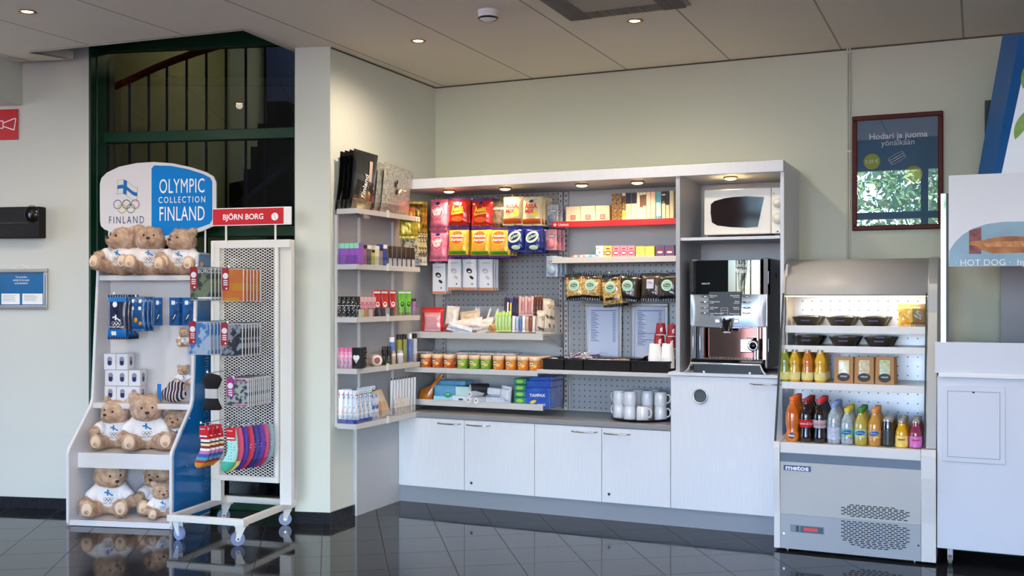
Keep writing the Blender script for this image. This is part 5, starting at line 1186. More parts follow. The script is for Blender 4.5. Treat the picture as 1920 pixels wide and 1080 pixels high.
YEL=mat('print_yellow','f4d83a',.4); CRM=mat('print_cream','f2e6c0',.4); ORP=mat('print_orange','e86420',.4); DKG=mat('print_dkgreen','1c4a34',.4)
def dPink(mb,fn):
    mb.disc(0,.0-.085,.045,.045,mat('swirl_pink','f0a0b4',.3),fn=fn,t=.001); mb.ring(0,-.085,.036,.007,mat('swirl_red','c8305c',.3),fn=fn,t=.0018); mb.text('Suffeli',0,-.075,.03,PURE,fn=fn,bold=.03,t=.003,rot=.2); mb.text('Puffi',0,-.10,.026,PURE,fn=fn,bold=.03,t=.003,rot=.2); mb.disc(.0,-.03,.016,.010,mBL,fn=fn,t=.001)
def dRed(mb,fn):
    mb.text('Ässät',0,-.075,.042,YEL,fn=fn,bold=.03,sx=.85,t=.0025,rot=.12); mb.text('Salmiakki',0,-.10,.024,YEL,fn=fn,bold=.02,t=.0025,rot=.12); mb.disc(0,-.14,.04,.018,ORP,fn=fn,t=.0012); mb.disc(.0,-.03,.012,.010,mBL,fn=fn,t=.001); mb.ell((.0,-.016,-.135),(.014,.004,.01),YEL,n=10,k=6)
def dOr(mb,fn):
    mb.disc(0,-.065,.05,.040,ORP,fn=fn,t=.0012); mb.ring(0,-.065,.046,.004,YEL,fn=fn,t=.002); mb.text('Hedelmä',0,-.055,.024,PURE,fn=fn,bold=.03,t=.0028); mb.text('Aarteet',0,-.08,.026,PURE,fn=fn,bold=.03,t=.0028)
    for x,z in((-.03,-.12),(.02,-.13),(.035,-.11)): mb.disc(x,z,.016,.012,mat('gummy','f4a040',.3),fn=fn,t=.0014)
    mb.rect(-.06,.06,-.172,-.152,mGN,fn=fn,t=.001)
def dBlue(mb,fn):
    c=mat('mint_white','d8f0d0',.3); mb.disc(.0,-.07,.045,.034,c,fn=fn,t=.001,rot=.5); mb.disc(.0,-.07,.034,.020,mBL,fn=fn,t=.0018,rot=.5); mb.text('Sirkus',0,-.068,.03,c,fn=fn,bold=.02,t=.0028,rot=.45); mb.disc(.01,-.135,.03,.014,c,fn=fn,t=.001)
def dAssa(mb,fn):
    mb.disc(0,-.03,.014,.010,mBL,fn=fn,t=.001); mb.text('ÄSSÄ',0,-.065,.036,RED,fn=fn,bold=.035,t=.002); mb.text('MiX',-.01,-.095,.034,RED,fn=fn,bold=.035,t=.002); mb.disc(.03,-.11,.02,.02,YEL,fn=fn,t=.001); mb.rect(-.06,.06,-.17,-.14,ORP,fn=fn,t=.001)
sPk=Stock(bagthing('candy_bag','sweet bag',.13,.20,.045,mPK,dPink,seed=11,grp='pink swirl sweet bags'))
hang(sPk,824,374,5.95,3,.05,'pink swirl sweet bag','top left of pegboard'); hang(sPk,824,432,5.95,3,.05,'pink swirl sweet bag','below the other pink bags')
sR=Stock(bagthing('candy_bag','sweet bag',.15,.19,.05,mRD,dRed,mPU,seed=12,grp='red sweet bags'))
hang(sR,862,371,5.94,3,.05,'red and yellow sweet bag','beside the pink bags'); hang(sR,905,372,5.94,3,.05,'red and yellow sweet bag','beside the cream bags')
sG=Stock(bagthing('candy_bag','sweet bag',.12,.20,.04,mat('foil_dkgreen','1c4030',.25,coat=.6,c2='a08878',vs=25),lambda mb,fn:mb.text('Aakkoset',0,-.07,.028,PURE,fn=fn,bold=.02,t=.002),seed=13))
hang(sG,937,371,5.99,2,.05,'dark green sweet bag','half hidden beside the cream mixed bags')
sA_=Stock(bagthing('candy_bag','sweet bag',.135,.18,.045,mCR,dAssa,seed=14,grp='cream mixed sweet bags'))
hang(sA_,963,369,5.93,4,.05,'cream mixed sweet bag','upper row, left stack'); hang(sA_,999,369,5.93,4,.05,'cream mixed sweet bag','upper row, right stack')
sO=Stock(bagthing('candy_bag','sweet bag',.145,.19,.05,mOR,dOr,mPU,seed=15,grp='orange fruit sweet bags'))
for px,nm in ((861,'second row, left stack'),(903,'second row, middle stack'),(939,'second row, right stack')): hang(sO,px,427,5.93,3,.05,'orange fruit sweet bag',nm)
sB_=Stock(bagthing('candy_bag','sweet bag',.12,.165,.045,mBL,dBlue,seed=16,grp='blue sweet bags'))
for px,nm in ((968,'second row, left stack'),(1001,'second row, right stack')): hang(sB_,px,424,5.93,3,.05,'dark blue sweet bag',nm)
# small accessory packs at the right end of the pegboard
def accs(nm,c1,c2,dark):
    r=T(nm,'x','accessory pack',(0,0,0)); MB().box(-.04,.04,-.004,.004,-.13,0,mat('card_'+nm,c1,.35,c2=c2,vs=30)).build('card',r,bevel=.006)
    mb=MB(); mb.rect(-.018,.03,-.05,-.034,INK,y=-.0045).rect(-.015,.027,-.047,-.037,PURE,y=-.005); mb.ell((0,-.010,-.09),(.03,.012,.03),mat('goods_'+nm,c2,.3),n=12,k=8); mb.build('goods',r); return r
for nm,c1,c2,px,py,lab in (('hair_band_pack','c8ccd4','8890a8',1036,383,'grey hair band pack, top of the three by the slotted upright'),('nail_pack','e8b8c4','d88898',1033,430,'pink nail pack, middle of the three by the slotted upright'),('comb_pack','c8d4e4','a0b4cc',1035,480,'pale blue comb pack, lowest of the three by the slotted upright')):
    st=Stock(accs(nm,c1,c2,0)); p=P(px,py,Y=6.0)
    for i in range(3): st.put(V((p.x+.008*i,6.0+.05*i,p.z)),f'{["front","middle","rear"][i]} {lab}',rot=(0,0,math.radians(-6+5*i)))
    hookfor(p.x,p.z+.006,5.97,'peg hook for the '+lab.split(',')[0])
# white boxed gadgets
def gad(nm,dark):
    r=T('adapter_box','x','gadget box',(0,0,0),0,'white boxed adapters'); w,h=.094,.20; MB().box(-w/2,w/2,0,.02,-h,0,mat('box_pale','dfe4f0',.35)).build('carton',r,bevel=.001)
    mb=MB(); mb.rect(-w/2,w/2,-h,-h+.018,mat('box_copper','c88868',.4)); c=INK if dark else mat('gadget_grey','b8bcc4',.4)
    mb.text('CHARGER KIT',0,-.025,.009,INK).disc(-.005,-.075,.022,.016,c,rot=-.4); mb.rect(-.012,.006,-.085,-.075,mat('box_pale'),t=.001).disc(.012,-.118,.017,.009,c,rot=-.6).rect(.012,.02,-.165,-.155,INK); mb.build('box_print',r)
    MB().tube([(0,.01,0),(0,.01,.018),(.008,.01,.022)],.0015,5).build('hang_loop',r,DARK); return r
gd=Stock(gad('a',True)); gl_=Stock(gad('b',False))
for px,py,st,nm in ((823,494,gd,'leftmost, black gadget'),(852,486,gl_,'second, pale gadget'),(881,486,gd,'third, black gadget'),(911,486,gl_,'fourth, pale gadget')):
    p=P(px,py,Y=5.98)
    for i in range(3): st.put(V((p.x+.004*i,5.98+.028*i,p.z)),f'white adapter box on the pegboard, {nm} column, {nth(i,3,"front")} one')
    hookfor(p.x,p.z+.004,5.965,f'peg hook for the adapter boxes, {nm} column')
# ---------------- nut bags hanging in the right bay
def dNut(mb,fn):
    k_=mat('nut_seal','14120f',.3,coat=.6); mb.rect(-.06,.06,-.036,-.013,k_,fn=fn,t=.0005); mb.rect(-.06,.06,-.152,-.138,k_,fn=fn,t=.0005)
    mb.disc(0,-.075,.034,.034,mat('nut_label','b8dcc8',.4),fn=fn,t=.001); mb.disc(0,-.075,.026,.026,mat('nut_label_in','9cc8ac',.4),fn=fn,t=.0016); mb.disc(0,-.075,.022,.010,DKG,fn=fn,t=.0022); mb.text('Nuts',0,-.075,.016,PURE,fn=fn,t=.003)
nutm=[mat('nuts_pale','d8b878',.35,coat=.6,c2='a07838',vs=90,thr=(.45,.55)),mat('nuts_dark','2a2422',.3,coat=.7,c2='4a3c30',vs=80)]
for i,(px,py,k,lab) in enumerate(((1077,513,0,'leftmost nut bag with pale nuts'),(1111,512,0,'second nut bag from the left, pale nuts'),(1145,516,0,'third nut bag, hanging lowest'),(1181,513,1,'fourth nut bag, dark contents and round green label'),(1222,512,1,'fifth nut bag, dark with a square label'),(1252,512,1,'rightmost nut bag beside the divider panel'))):
    st=Stock(bagthing('nut_bag','nut bag',.125,.165 if i!=2 else .19,.045,nutm[k],dNut if i!=4 else (lambda mb,fn:(mb.rect(-.022,.022,-.095,-.04,mat('lab_lav','c8c4dc',.4),fn=fn,t=.001),mb.text('Mix',0,-.06,.02,INK,fn=fn,t=.002))),mat('nut_seal','14120f',.3,coat=.6),seed=20+i,grp='hanging nut bags'))
    y0=5.97 if i!=2 else 5.93; p=P(px,py,Y=y0)
    for j in range(3): st.put(V((p.x,y0+.055*j,p.z)),f'{lab}, {nth(j,3,"front")} of its stack',rot=(math.radians(-5),math.radians((-5,4,-7,6,0,-3)[i]),math.radians(random.uniform(-5,5))))
    hookfor(p.x,p.z+.006,y0-.02,f'peg hook carrying the {lab.split(",")[0]}')
# ---------------- price list frames
for a,b,lab,lines in ((1097,1166,'left silver framed price list with a logo below',0),(1184,1253,'right silver framed price list behind the cups',1)):
    x0=X_(a,6.19);x1=X_(b,6.19); zt=P(a,568,Y=6.19).z; w=x1-x0; r=T('price_list_frame',lab,'framed list',((x0+x1)/2,6.19,Z_PR2)); h=zt-Z_PR2; mb=MB()
    for q in ((-w/2,w/2,h-.022,h),(-w/2,w/2,0,.022),(-w/2,-w/2+.022,.022,h-.022),(w/2-.022,w/2,.022,h-.022)): mb.box(q[0],q[1],-.008,.006,q[2],q[3])
    mb.build('frame',r,FM,bevel=.004)
    s=MB().box(-w/2+.015,w/2-.015,-.002,.003,.015,h-.015).build('sheet',r,mat('sheet_blue','cdd8f2',.4)); mb=MB(); D=mat('list_ink','4a5c98',.5)
    mb.rect(-w/2+.04,w/2-.035,h-.050,h-.046,D,y=-.003)
    for i in range(20):
        z=h-.062-i*.0105; 
        if lines==0 and i>17: continue
        mb.rect(-w/2+.04,-w/2+.04+.03+.03*((i*7)%5)/5,z,z+.0035,D,y=-.003); mb.rect(w/2-.06,w/2-.04,z,z+.0035,D,y=-.003)
    if lines: mb.rect(-w/2+.04,w/2-.035,h-.19,h-.187,D,y=-.003).rect(-w/2+.04,w/2-.035,h-.23,h-.227,D,y=-.003)
    else: mb.text('CUMULUS',0,.06,.025,D,y=-.003); mb.tube([(-.03,-.004,.075),(-.012,-.004,.09),(0,-.004,.08),(.015,-.004,.092),(.035,-.004,.075)],.001,4,D)
    mb.build('list_print',s)
# ---------------- books and cream boxes
yB=6.005
def book(px0,px1,pyt,cov,lab,lean=0,bands=None,d=.115):
    x0=X_(px0,yB)+.0005;x1=X_(px1,yB)-.0005; h=P((px0+px1)/2,pyt,Y=yB).z-Z_UU; w=x1-x0
    r=T('book','%s'%lab,'book',((x0+x1)/2,yB,Z_UU+.001),0,'paperbacks on the red edged shelf',rot=(0,math.radians(lean),0))
    MB().box(-w/2,-w/2+.0012,0,d,0,h,cov).box(w/2-.0012,w/2,0,d,0,h,cov).box(-w/2,w/2,-.0012,0,0,h,cov).build('cover',r)
    MB().box(-w/2+.0012,w/2-.0012,0,d-.004,.002,h-.003,mat('paper','efe6d0',.8)).build('pages',r)
    if bands:
        mb=MB()
        for z0,z1,m in bands: mb.rect(-w/2,w/2,h*z0,h*z1,m,y=-.0014)
        if w>.018: mb.text('KIRJA',0,h*.5,.02,bands[0][2],y=-.0016,rot=math.radians(90)) if len(bands)>1 else None
        mb.build('spine_print',r)
BR=mat('cover_brown','5a3c24',.4,c2='c09858',vs=120,thr=(.4,.6)); CV=mat('cover_cream','efe4bc',.45); PKc=mat('cover_pink','ecc4ac',.45); TL=mat('cover_teal','5aa4b4',.4); NVc=mat('cover_navy','2c2c3c',.4); DKc=mat('cover_dark','3a2a1c',.4)
tx=mat('spine_ink','6a4a3c',.5)
for b in ((1147,1156.5,363.5,BR,'leftmost brown thick paperback on the red edged shelf',0,None),(1156.5,1166,363,BR,'second brown paperback from the left',0,None),(1166.5,1173,362.5,CV,'thin cream paperback right of the brown ones',0,((.1,.3,YEL),(.35,.9,tx))),(1173.5,1183.5,362,CV,'cream paperback with navy top, left of its twin',0,((.6,1,NVc),)),(1184,1194,361.7,CV,'cream paperback with navy top, right of its twin',0,((.6,1,NVc),)),(1194.5,1199.5,361.5,CV,'slim plain cream paperback after the navy topped pair',0,None),(1200,1205.5,361.3,CV,'cream paperback with thin brown spine lettering',0,((.45,.9,tx),)),(1205.8,1211.5,361,CV,'cream paperback before the pink pair',0,((.5,.92,tx),)),(1212,1220,360.5,PKc,'left pale pink paperback',0,None),(1220.5,1229,360,PKc,'right pale pink paperback',0,None),(1230,1240,359.5,TL,'teal blue paperback right of the pink pair',0,((.1,.6,mat('spine_pale','a8d0d4',.4)),)),(1241,1248,359,DKc,'dark topped paperback with a cream lower half',0,((0,.55,CV),(.85,.9,PURE))),(1248.5,1255,358.5,DKc,'second dark topped paperback, near the divider',0,((0,.5,CV),)),(1255.5,1263,358,CV,'rightmost cream paperback against the divider',0,None)): book(*b)
for i,(a,b) in enumerate(((1061,1088),(1089,1116),(1117,1143))):
    x0=X_(a,6.03);x1=X_(b,6.03); w=x1-x0; h=P(1100,386.5,Y=6.03).z-Z_UU
    r=T('cream_box',f'{["left","middle","right"][i]} cream box with a red square label on the upper shelf','box',((x0+x1)/2,6.03,Z_UU+.001),0,'cream boxes with red labels'); MB().box(-w/2,w/2,0,.08,0,h,mat('carton_cream','ecd8b8',.5)).build('carton',r,bevel=.001)
    mb=MB(); mb.rect(-.016,.016,.012,.042,RED,y=-.0002)
    for k in range(3): mb.rect(-.012,.012,.018+.008*k,.022+.008*k,mat('label_pale','f0c8b8',.5),y=-.0008)
    mb.build('square_label',r)
# small sweet boxes
yC=6.0
def cbox(px0,px1,pyt,m,lab,txt=None,oc=None,grp='small sweet boxes'):
    x0=X_(px0,yC);x1=X_(px1,yC); w=x1-x0; h=P((px0+px1)/2,pyt,Y=yC).z-Z_CA
    r=T('sweet_box',lab,'sweet box',((x0+x1)/2,yC,Z_CA+.0008),0,grp); MB().box(-w/2+.0005,w/2-.0005,0,.06,0,h,m).build('carton',r,bevel=.001)
    mb=MB()
    if oc: mb.disc(0,h*.36,w*.42,h*.2,oc,y=-.0002).rect(-w*.25,w*.25,h*.68,h*.8,oc,y=-.0002); mb.disc(0,h*.36,w*.3,h*.09,PURE,y=-.0008)
    if txt: mb.text(txt,0,h*.7,h*.2,INK,y=-.0006)
    if oc or txt: mb.build('box_print',r)
BW_=mat('box_bw','e4e4e8',.4,c2='383844',vs=50,thr=(.35,.45)); YB_=mat('box_yellow','f0d470',.4); PB_=mat('box_pink','e89cb0',.4); Y2_=mat('box_lemon','f0d030',.4,c2='f8ec90',vs=20); VB_=mat('box_violet','5c5480',.4)
cbox(1117,1132,461,BW_,'black and white patterned sweet box'); cbox(1132.5,1147,461,YB_,'pale yellow sweet box with a brown oval',None,mat('oval_brown','a0602c',.4))
for i,(a,b) in enumerate(((1148.5,1162),(1162.5,1176),(1176.5,1190))): cbox(a,b,461,PB_,f'{["left","middle","right"][i]} pink sweet box',None,mat('oval_rose','c83c60',.4))
for i,(a,b) in enumerate(((1192,1209),(1209.5,1227))): cbox(a,b,462,Y2_,f'{["left","right"][i]} lemon yellow sweet box')
for i,(a,b) in enumerate(((1229,1246),(1246.5,1264))): cbox(a,b,459.5,VB_,f'{["left","right"][i]} violet sweet box with a red oval',None,mat('oval_wine','a02c48',.4))
for i,(px,c,n) in enumerate(((1080,'c87858','copper'),(1091,'888c94','grey'),(1101,'d8a0a0','rose'),(1113,'58a8e0','sky blue'))):
    r=T('pastille_tin',f'flat {n} pastille pouch lying on the sweet box shelf','pastille pouch',(X_(px,6.0),6.0,Z_CA+.001),math.radians(12)); MB().box(-.028,.028,0,.07,0,.018,mat('tin_'+n.replace(' ','_'),c,.3)).build('pouch',r,bevel=.006); MB().disc(0,.009,.014,.005,PURE,y=-.0006).build('pouch_print',r)
# ---------------- snack shelf
yS=5.87; zS=Z_SN+.001
def standbag(nm,cat,px0,px1,pyt,pyb,Y,m,lab,t=.05,dec=None,seal=None,rot=(0,0,0),seed=0,z=zS,grp=None):
    x0=X_(px0,Y,600);x1=X_(px1,Y,600); w=x1-x0; h=P((px0+px1)/2,pyt,Y=Y).z-P((px0+px1)/2,pyb,Y=Y).z
    o=bagthing(nm,cat,w,h,t,m,dec,seal,seed,grp); o['label']=lab; zz=P((px0+px1)/2,pyt,Y=Y).z; o.location=((x0+x1)/2,Y,zz); o.rotation_euler=tuple(math.radians(a) for a in rot); return o
CLR=mat('clear_red','c82c30',.2,coat=.8); 
standbag('sweet_pouch','sweet bag',791,834,576,621,5.92,CLR,'glossy red gift bag standing at the left of the snack shelf',.06,seed=31,rot=(-4,0,-4))
standbag('sweet_pouch','sweet bag',796,826,586,621,5.885,mat('film_pink','e0a0a8',.12,coat=.9),'small clear pink pouch in front of the red gift bag',.02,seed=32)
CB=[('cc_white','ece6e0','d8cfc8'),('cc_pale','c8d4ec','f0f0f4'),('cc_tan','d4b088','e8dcc8'),('cc_pink','e8c8c4','f4ece8')]
def clr(i): n,a,b=CB[i]; return mat(n,a,.2,coat=.8,c2=b,vs=35)
standbag('mixed_bag','snack bag',838,862,574,621,5.95,clr(0),'tall white wrapped snack bag beside the red gift bag',.05,seed=33,rot=(-5,4,0))
standbag('mixed_bag','snack bag',862,900,583,621,5.97,clr(2),'tan wrapped snack bag at the back of the snack shelf',.05,seed=34,rot=(-8,-6,0))
standbag('mixed_bag','snack bag',850,905,598,623,5.90,clr(3),'pinkish white snack bag lying across the middle of the shelf',.05,seed=35,rot=(-25,-8,0))
standbag('mixed_bag','snack bag',842,890,606,624,5.88,clr(1),'pale blue wrapped sweets at the front edge of the shelf',.04,seed=36,rot=(-20,10,0))
standbag('mixed_bag','snack bag',890,925,598,624,5.90,clr(0),'white wrapped sweets right of the pinkish bag',.04,seed=37,rot=(-15,-14,0))
standbag('mixed_bag','snack bag',915,930,604,624,5.88,mat('cc_green','a8b060',.2,coat=.8,c2='d04030',vs=60),'small green and red sweet pouch before the green bars',.03,seed=38)
standbag('mixed_bag','snack bag',832,846,607,624,5.885,mat('cc_wine','8c3038',.2,coat=.8),'small wine red sweet pouch at the front left',.03,seed=39)
for i,(px,a) in enumerate(((889,14),(898,-12),(910,16),(920,24))):
    p=P(px,590,Y=5.98); r=T('candy_stick',f'{nth(i,4)} white wrapped candy stick poking up behind the snack bags','candy stick',(p.x,5.98,zS+.035),rot=(math.radians(-4),math.radians(a),0)); MB().tube([(0,0,0),(0,0,.115)],.0075,8,PURE).tube([(0,0,.115),(0,0,.128)],[.0075,.002],8,mat('stick_wrap','d8dce0',.2)).build('stick',r)
def bar(px0,px1,pyt,pyb,Y,m,lab,band=None,t=.018,lean=0,grp='chocolate bars on the snack shelf'):
    x0=X_(px0,Y,600);x1=X_(px1,Y,600); w=x1-x0-.001; zt=P(px0,pyt,Y=Y).z; zb=P(px0,pyb,Y=Y).z; h=zt-zb
    r=T('chocolate_bar',lab,'chocolate bar',((x0+x1)/2,Y,zb),0,grp,rot=(math.radians(-3),math.radians(lean),0)); mb=MB(); bag(mb,w,h,t,m,n=6,k=10,wr=.05,crimp=.008); mb.v=[(a,b,c+h/2) for a,b,c in mb.v]; o=mb.build('wrapper',r)
    if band: mb=MB(); f0=bag_fn(w,h-.016,t); fn=lambda x,z:(x,f0(x,z-h/2)[1]*1.1-.0005,z); mb.rect(-w*.32,w*.32,h*.25,h*.75,band,fn=fn,t=.0008); mb.build('wrapper_print',r)
LG=mat('bar_green','90cc70',.3,coat=.5,c2='d8e880',vs=60); DP=mat('bar_plum','2c2038',.3,coat=.5); VI=mat('bar_violet','4438a0',.3,coat=.5); PKb=mat('bar_blush','e4b4b0',.3,coat=.5)
for i in range(5): bar(928+i*6.1,934+i*6.1,583+(i%2)*2,621.5,5.885,LG,f'{nth(i,5)} green wrapped snack bar',mat('bar_lime','c8e8a8',.4))
for i,(m,b) in enumerate(((DP,None),(DP,PURE),(VI,YEL),(DP,None),(DP,None))): bar(945+i*5.4,950.2+i*5.4,556+(i%3),597,5.97,m,f'{nth(i,5)} dark wrapped chocolate bar in the back row',b)
for i in range(5): bar(972+i*5.7,977.4+i*5.7,555+(i%2)*1.5,592,5.96,PKb,f'{nth(i,5)} blush pink chocolate bar in the back row',mat('bar_rose','c87878',.4) if i%2 else None)
fc=['e8e4e8','a8c8dc','5868b0','f0f0f0','c8a890','8c3c34','e8dcd0','b8a8a0']; fn_=['white','pale blue','blue','plain white','beige','wine red','cream','taupe']
for i in range(8): bar(960+i*6.3,965.8+i*6.3,592+(i%3),622.5,5.885,mat(f'bar_front_{i}',fc[i],.3,coat=.5,c2='c04048' if i%2 else None,vs=60,thr=(.3,.36)),f'{fn_[i]} chocolate bar in the front row, {nth(i,8)}')
for i in range(4): bar(1000+i*5.2,1005+i*5.2,553+i*.6,594,5.99-.02*i,mat('bar_brown','6a3420',.3,coat=.5,c2='d8b890',vs=50,thr=(.35,.45)),f'{nth(i,4)} brown wrapped chocolate bar at the right end')
hr=T('bar_riser','low grey carton riser lifting the back row of chocolate bars','carton',(X_(972,6.0,600),5.955,zS)); w_=X_(1000,6.0,600)-X_(945,6.0,600); MB().box(-w_/2-.01,w_/2+.06,0,.06,0,P(972,597,Y=5.955).z-zS).build('riser',hr,mat('riser_grey','8c8c92',.6))
CH_=mat('bag_bone','d4c8b8',.3,coat=.5,c2='4a4038',vs=22,thr=(.36,.42))
for i,(px0,px1,py0,Y,rz) in enumerate(((1008,1022,582,5.885,30),(1018,1034,560,5.93,50),(1026,1040,562,5.99,58))): standbag('snack_roll','snack bag',px0,px1,py0,626,Y,CH_,f'{nth(i,3)} bone coloured spotted snack bag leaning at the shelf end',.04,seed=50+i,rot=(-5,4,rz),grp='spotted snack bags')
# ---------------- crisp tubs
def tub(c,lab,grp):
    r=T('crisp_tub',lab,'crisp tub',(0,0,0),0,grp); m=mat('tub_'+c,{'red':'b83420','green':'4c9a3c','orange':'d8702a'}[c],.35,c2={'red':'e09050','green':'b0c850','orange':'e8a850'}[c],vs=30,thr=(.35,.65),coat=.4)
    MB().lathe([(.028,0),(.033,.003),(.034,.02),(.034,.074),(.035,.076)],18,m=m).build('tub_body',r)
    MB().lathe([(.035,.060),(.0372,.064),(.0365,.080),(.034,.084),(.03,.0845),(0,.0845)],18).build('lid',r,mat('tub_lid','e8c8a8',.2,coat=.5))
    fn=lambda x,z:(x,-(max(0,.0345**2-x*x))**.5,z); mb=MB(); mb.disc(-.008,.040,.013,.0095,PURE,fn=fn,t=.0006,n=14); mb.disc(-.008,.040,.010,.0035,INK,fn=fn,t=.001,n=12); mb.disc(.012,.028,.012,.010,mat('crisp_gold','e8b850',.4),fn=fn,t=.0005,n=12); mb.build('tub_print',r); return r
tb={c:Stock(tub(c,'x',f'{c} crisp tubs')) for c in('red','green','orange')}
yT=5.845; zT=Z_PR+.001
for i,(px,c) in enumerate(((798.5,'red'),(820,'red'),(842,'red'),(867,'green'),(889.5,'green'),(911.5,'green'),(935,'orange'),(958.5,'orange'),(981,'orange'),(1003.5,'orange'))):
    x=X_(px,yT,680)
    for j in range(3): tb[c].put(V((x+random.uniform(-.002,.002),yT+.078*j,zT)),f'{c} crisp tub, {nth(i,10)} column, {["front","middle","back"][j]} row',rz=random.uniform(-.1,.1))
# clear film pouches on top
for i,(px,Y) in enumerate(((925,5.97),(958,5.96),(800,5.99),(880,5.99))):
    o=bagthing('film_pack','wrapped tubs',.16,.11,.02,mat('film_grey','9aa0ac',.15,coat=.9,c2='c8ccd4',vs=60),seed=60+i); o.location=(X_(px,Y,650),Y,zT+.089); o.rotation_euler=(math.radians(-82),0,math.radians(10*i-12)); o.location.z+=.012; o['label']=f'{nth(i if i<2 else i,4)} crumpled shrink film pack lying on the back crisp tubs' if 0 else ['crumpled shrink film on the orange tubs, left','crumpled shrink film on the orange tubs, right','crumpled shrink film on the red tubs','crumpled shrink film on the green tubs'][i]
# ---------------- baskets and their contents
WK=mat('basket_weave','1e1e21',.6,bump=.8,bs=120)
def basket(px0,px1,lab,h=.062,Y=5.80):
    x0=X_(px0,Y,690)+.003;x1=X_(px1,Y,690)-.003; w=x1-x0; r=T('black_basket',lab,'basket',((x0+x1)/2,Y,Z_PR2+.001)); D=.22; mb=MB()
    for q in ((-w/2,w/2,0,.006),(-w/2,w/2,D-.006,D)): mb.box(q[0],q[1],q[2],q[3],0,h)
    for q in ((-w/2,-w/2+.006),(w/2-.006,w/2)): mb.box(q[0],q[1],.006,D-.006,0,h)
    mb.box(-w/2+.006,w/2-.006,.006,D-.006,0,.004); mb.build('basket_body',r,WK)
    mb=MB(); mb.tube([(-w/2,0,h),(w/2,0,h),(w/2,D,h),(-w/2,D,h)],.006,6,closed=True)
    n=int(w/.008); 
    for i in range(n): x=-w/2+w*(i+.5)/n; mb.tube([(x,-.002,.003),(x+.003,-.004,h/2),(x,-.002,h-.003)],.0028,5)
    mb.build('basket_rim',r,WK); return r,w
ba,_=basket(1017,1057,'leftmost black basket next to the orange crisp tubs'); bb_,_=basket(1058,1093,'small black basket full of white and violet sugar sticks'); bc,wc=basket(1094,1182,'wide black basket below the framed lists'); bd,wd=basket(1183,1256,'right black basket carrying the white cups')
t=T('sugar_bowl','small white dish inside the leftmost black basket','dish',(X_(1033,5.88,680),5.90,Z_PR2+.03)); MB().lathe([(.02,0),(.03,.02),(.035,.035),(.031,.033),(.0,.018)],18).build('dish',t,WHITE)
rs=random.Random(5)
for i in range(34):
    px=rs.uniform(1066,1118); Y=rs.uniform(5.84,5.96); z0=Z_PR2+.066+rs.uniform(0,.045)*(1-abs(px-1092)/40)
    c=[PURE,mat('stick_violet','6a4aa0',.4),mat('stick_cream','e8d8a8',.4),mat('stick_lilac','a898cc',.4)][i%4]; a=rs.uniform(0,3.14); r=T('sugar_stick',f'{["white","violet","cream","lilac"][i%4]} sugar stick in the heap over the black baskets','sugar stick',(X_(px,Y,660),Y,z0),0,f'{["white","violet","cream","lilac"][i%4]} sugar sticks',rot=(rs.uniform(-.4,.4),rs.uniform(-.5,.5),a)); MB().box(-.03,.03,-.0045,.0045,-.002,.002,c).build('stick',r,bevel=.001)
for i in range(12):
    r=T('creamer_pot',f'white creamer pot in the wide black basket','creamer pot',(X_(1108+i*4.0,5.84+.03*(i%3),670),5.84+.03*(i%3),Z_PR2+.045),0,'white creamer pots in the wide black basket'); MB().lathe([(.012,0),(.016,.02),(.019,.022),(0,.0225)],14).build('pot',r,PURE if i%2 else mat('pot_cream','ece4d8',.4))
for i in range(6):
    r=T('tea_bag',f'{nth(i,6)} orange tea sachet standing in the wide black basket','tea sachet',(X_(1152+i*4,5.83+.012*i,670),5.83+.012*i,Z_PR2+.01),rot=(0,math.radians(8*(i%3)-8),.3)); MB().box(-.02,.02,-.001,.001,0,.062,mat('sachet','c86030',.5,c2='e8dcc8',vs=60)).build('sachet',r)
t=T('black_tray','flat black tray resting across the back of the baskets','tray',(X_(1165,5.98,660),5.97,Z_PR2+.069)); w=.15
MB().prism([(-w,0),(w,0),(w+.02,.018),(w+.016,.02),(w-.004,.004),(-w+.004,.004),(-w-.016,.02),(-w-.02,.018)],-.05,.07,BLACK,axis='y').build('tray',t,bevel=.001)
CUPR=mat('cup_wine','8c2434',.35)
def cup(lab,white):
    r=T('paper_cup',lab,'paper cup',(0,0,0),0,'white paper cups' if white else 'wine red paper cups'); m=PURE if white else CUPR
    MB().lathe([(.040,0),(.0395,.004),(.031,.085),(.029,.088),(.028,.084),(0,.084)],22).build('cup_wall',r,m)
    if not white: MB().lathe([(.0405,0),(.042,.0015),(.0405,.004)],22).build('rolled_rim',r,WHITE)
    if not white: fn=lambda x,z:(x,-(max(0,(.0385-.1*z)**2-x*x))**.5,z); mb=MB(); mb.disc(.018,.04,.012,.018,PURE,fn=fn,n=14,t=.0012); mb.build('cup_logo',r)
    return r
cw=Stock(cup('x',True)); cr=Stock(cup('x',False))
zc=Z_PR2+.006
def cstack(st,px,Y,pyb,n,lab,step=.012,sc=1):
    p=P(px,pyb,Y=Y)
    for i in range(n): st.put(V((p.x,Y,p.z+step*i)),f'{nth(i,n,"bottom")} {lab}' if n>1 else lab,scale=(sc,)*3)
cstack(cw,1228,5.86,690,4,'white paper cup of the left upturned stack',step=.018,sc=1.0)
cstack(cw,1252,5.86,690,4,'white paper cup of the right upturned stack',step=.018,sc=1.0)
zz=P(1228,690,Y=5.86).z+.018*3+.088
for px,py,n,lab in ((1236,651,1,'wine red paper cup, lower left of the pyramid'),(1258,654,1,'wine red paper cup, lower right of the pyramid'),(1239,628,1,'wine red paper cup, upper left of the pyramid'),(1261,631,1,'wine red paper cup, top right of the pyramid')):
    cstack(cr,px,5.91,py,n,lab,sc=.88 if py>640 else .80)
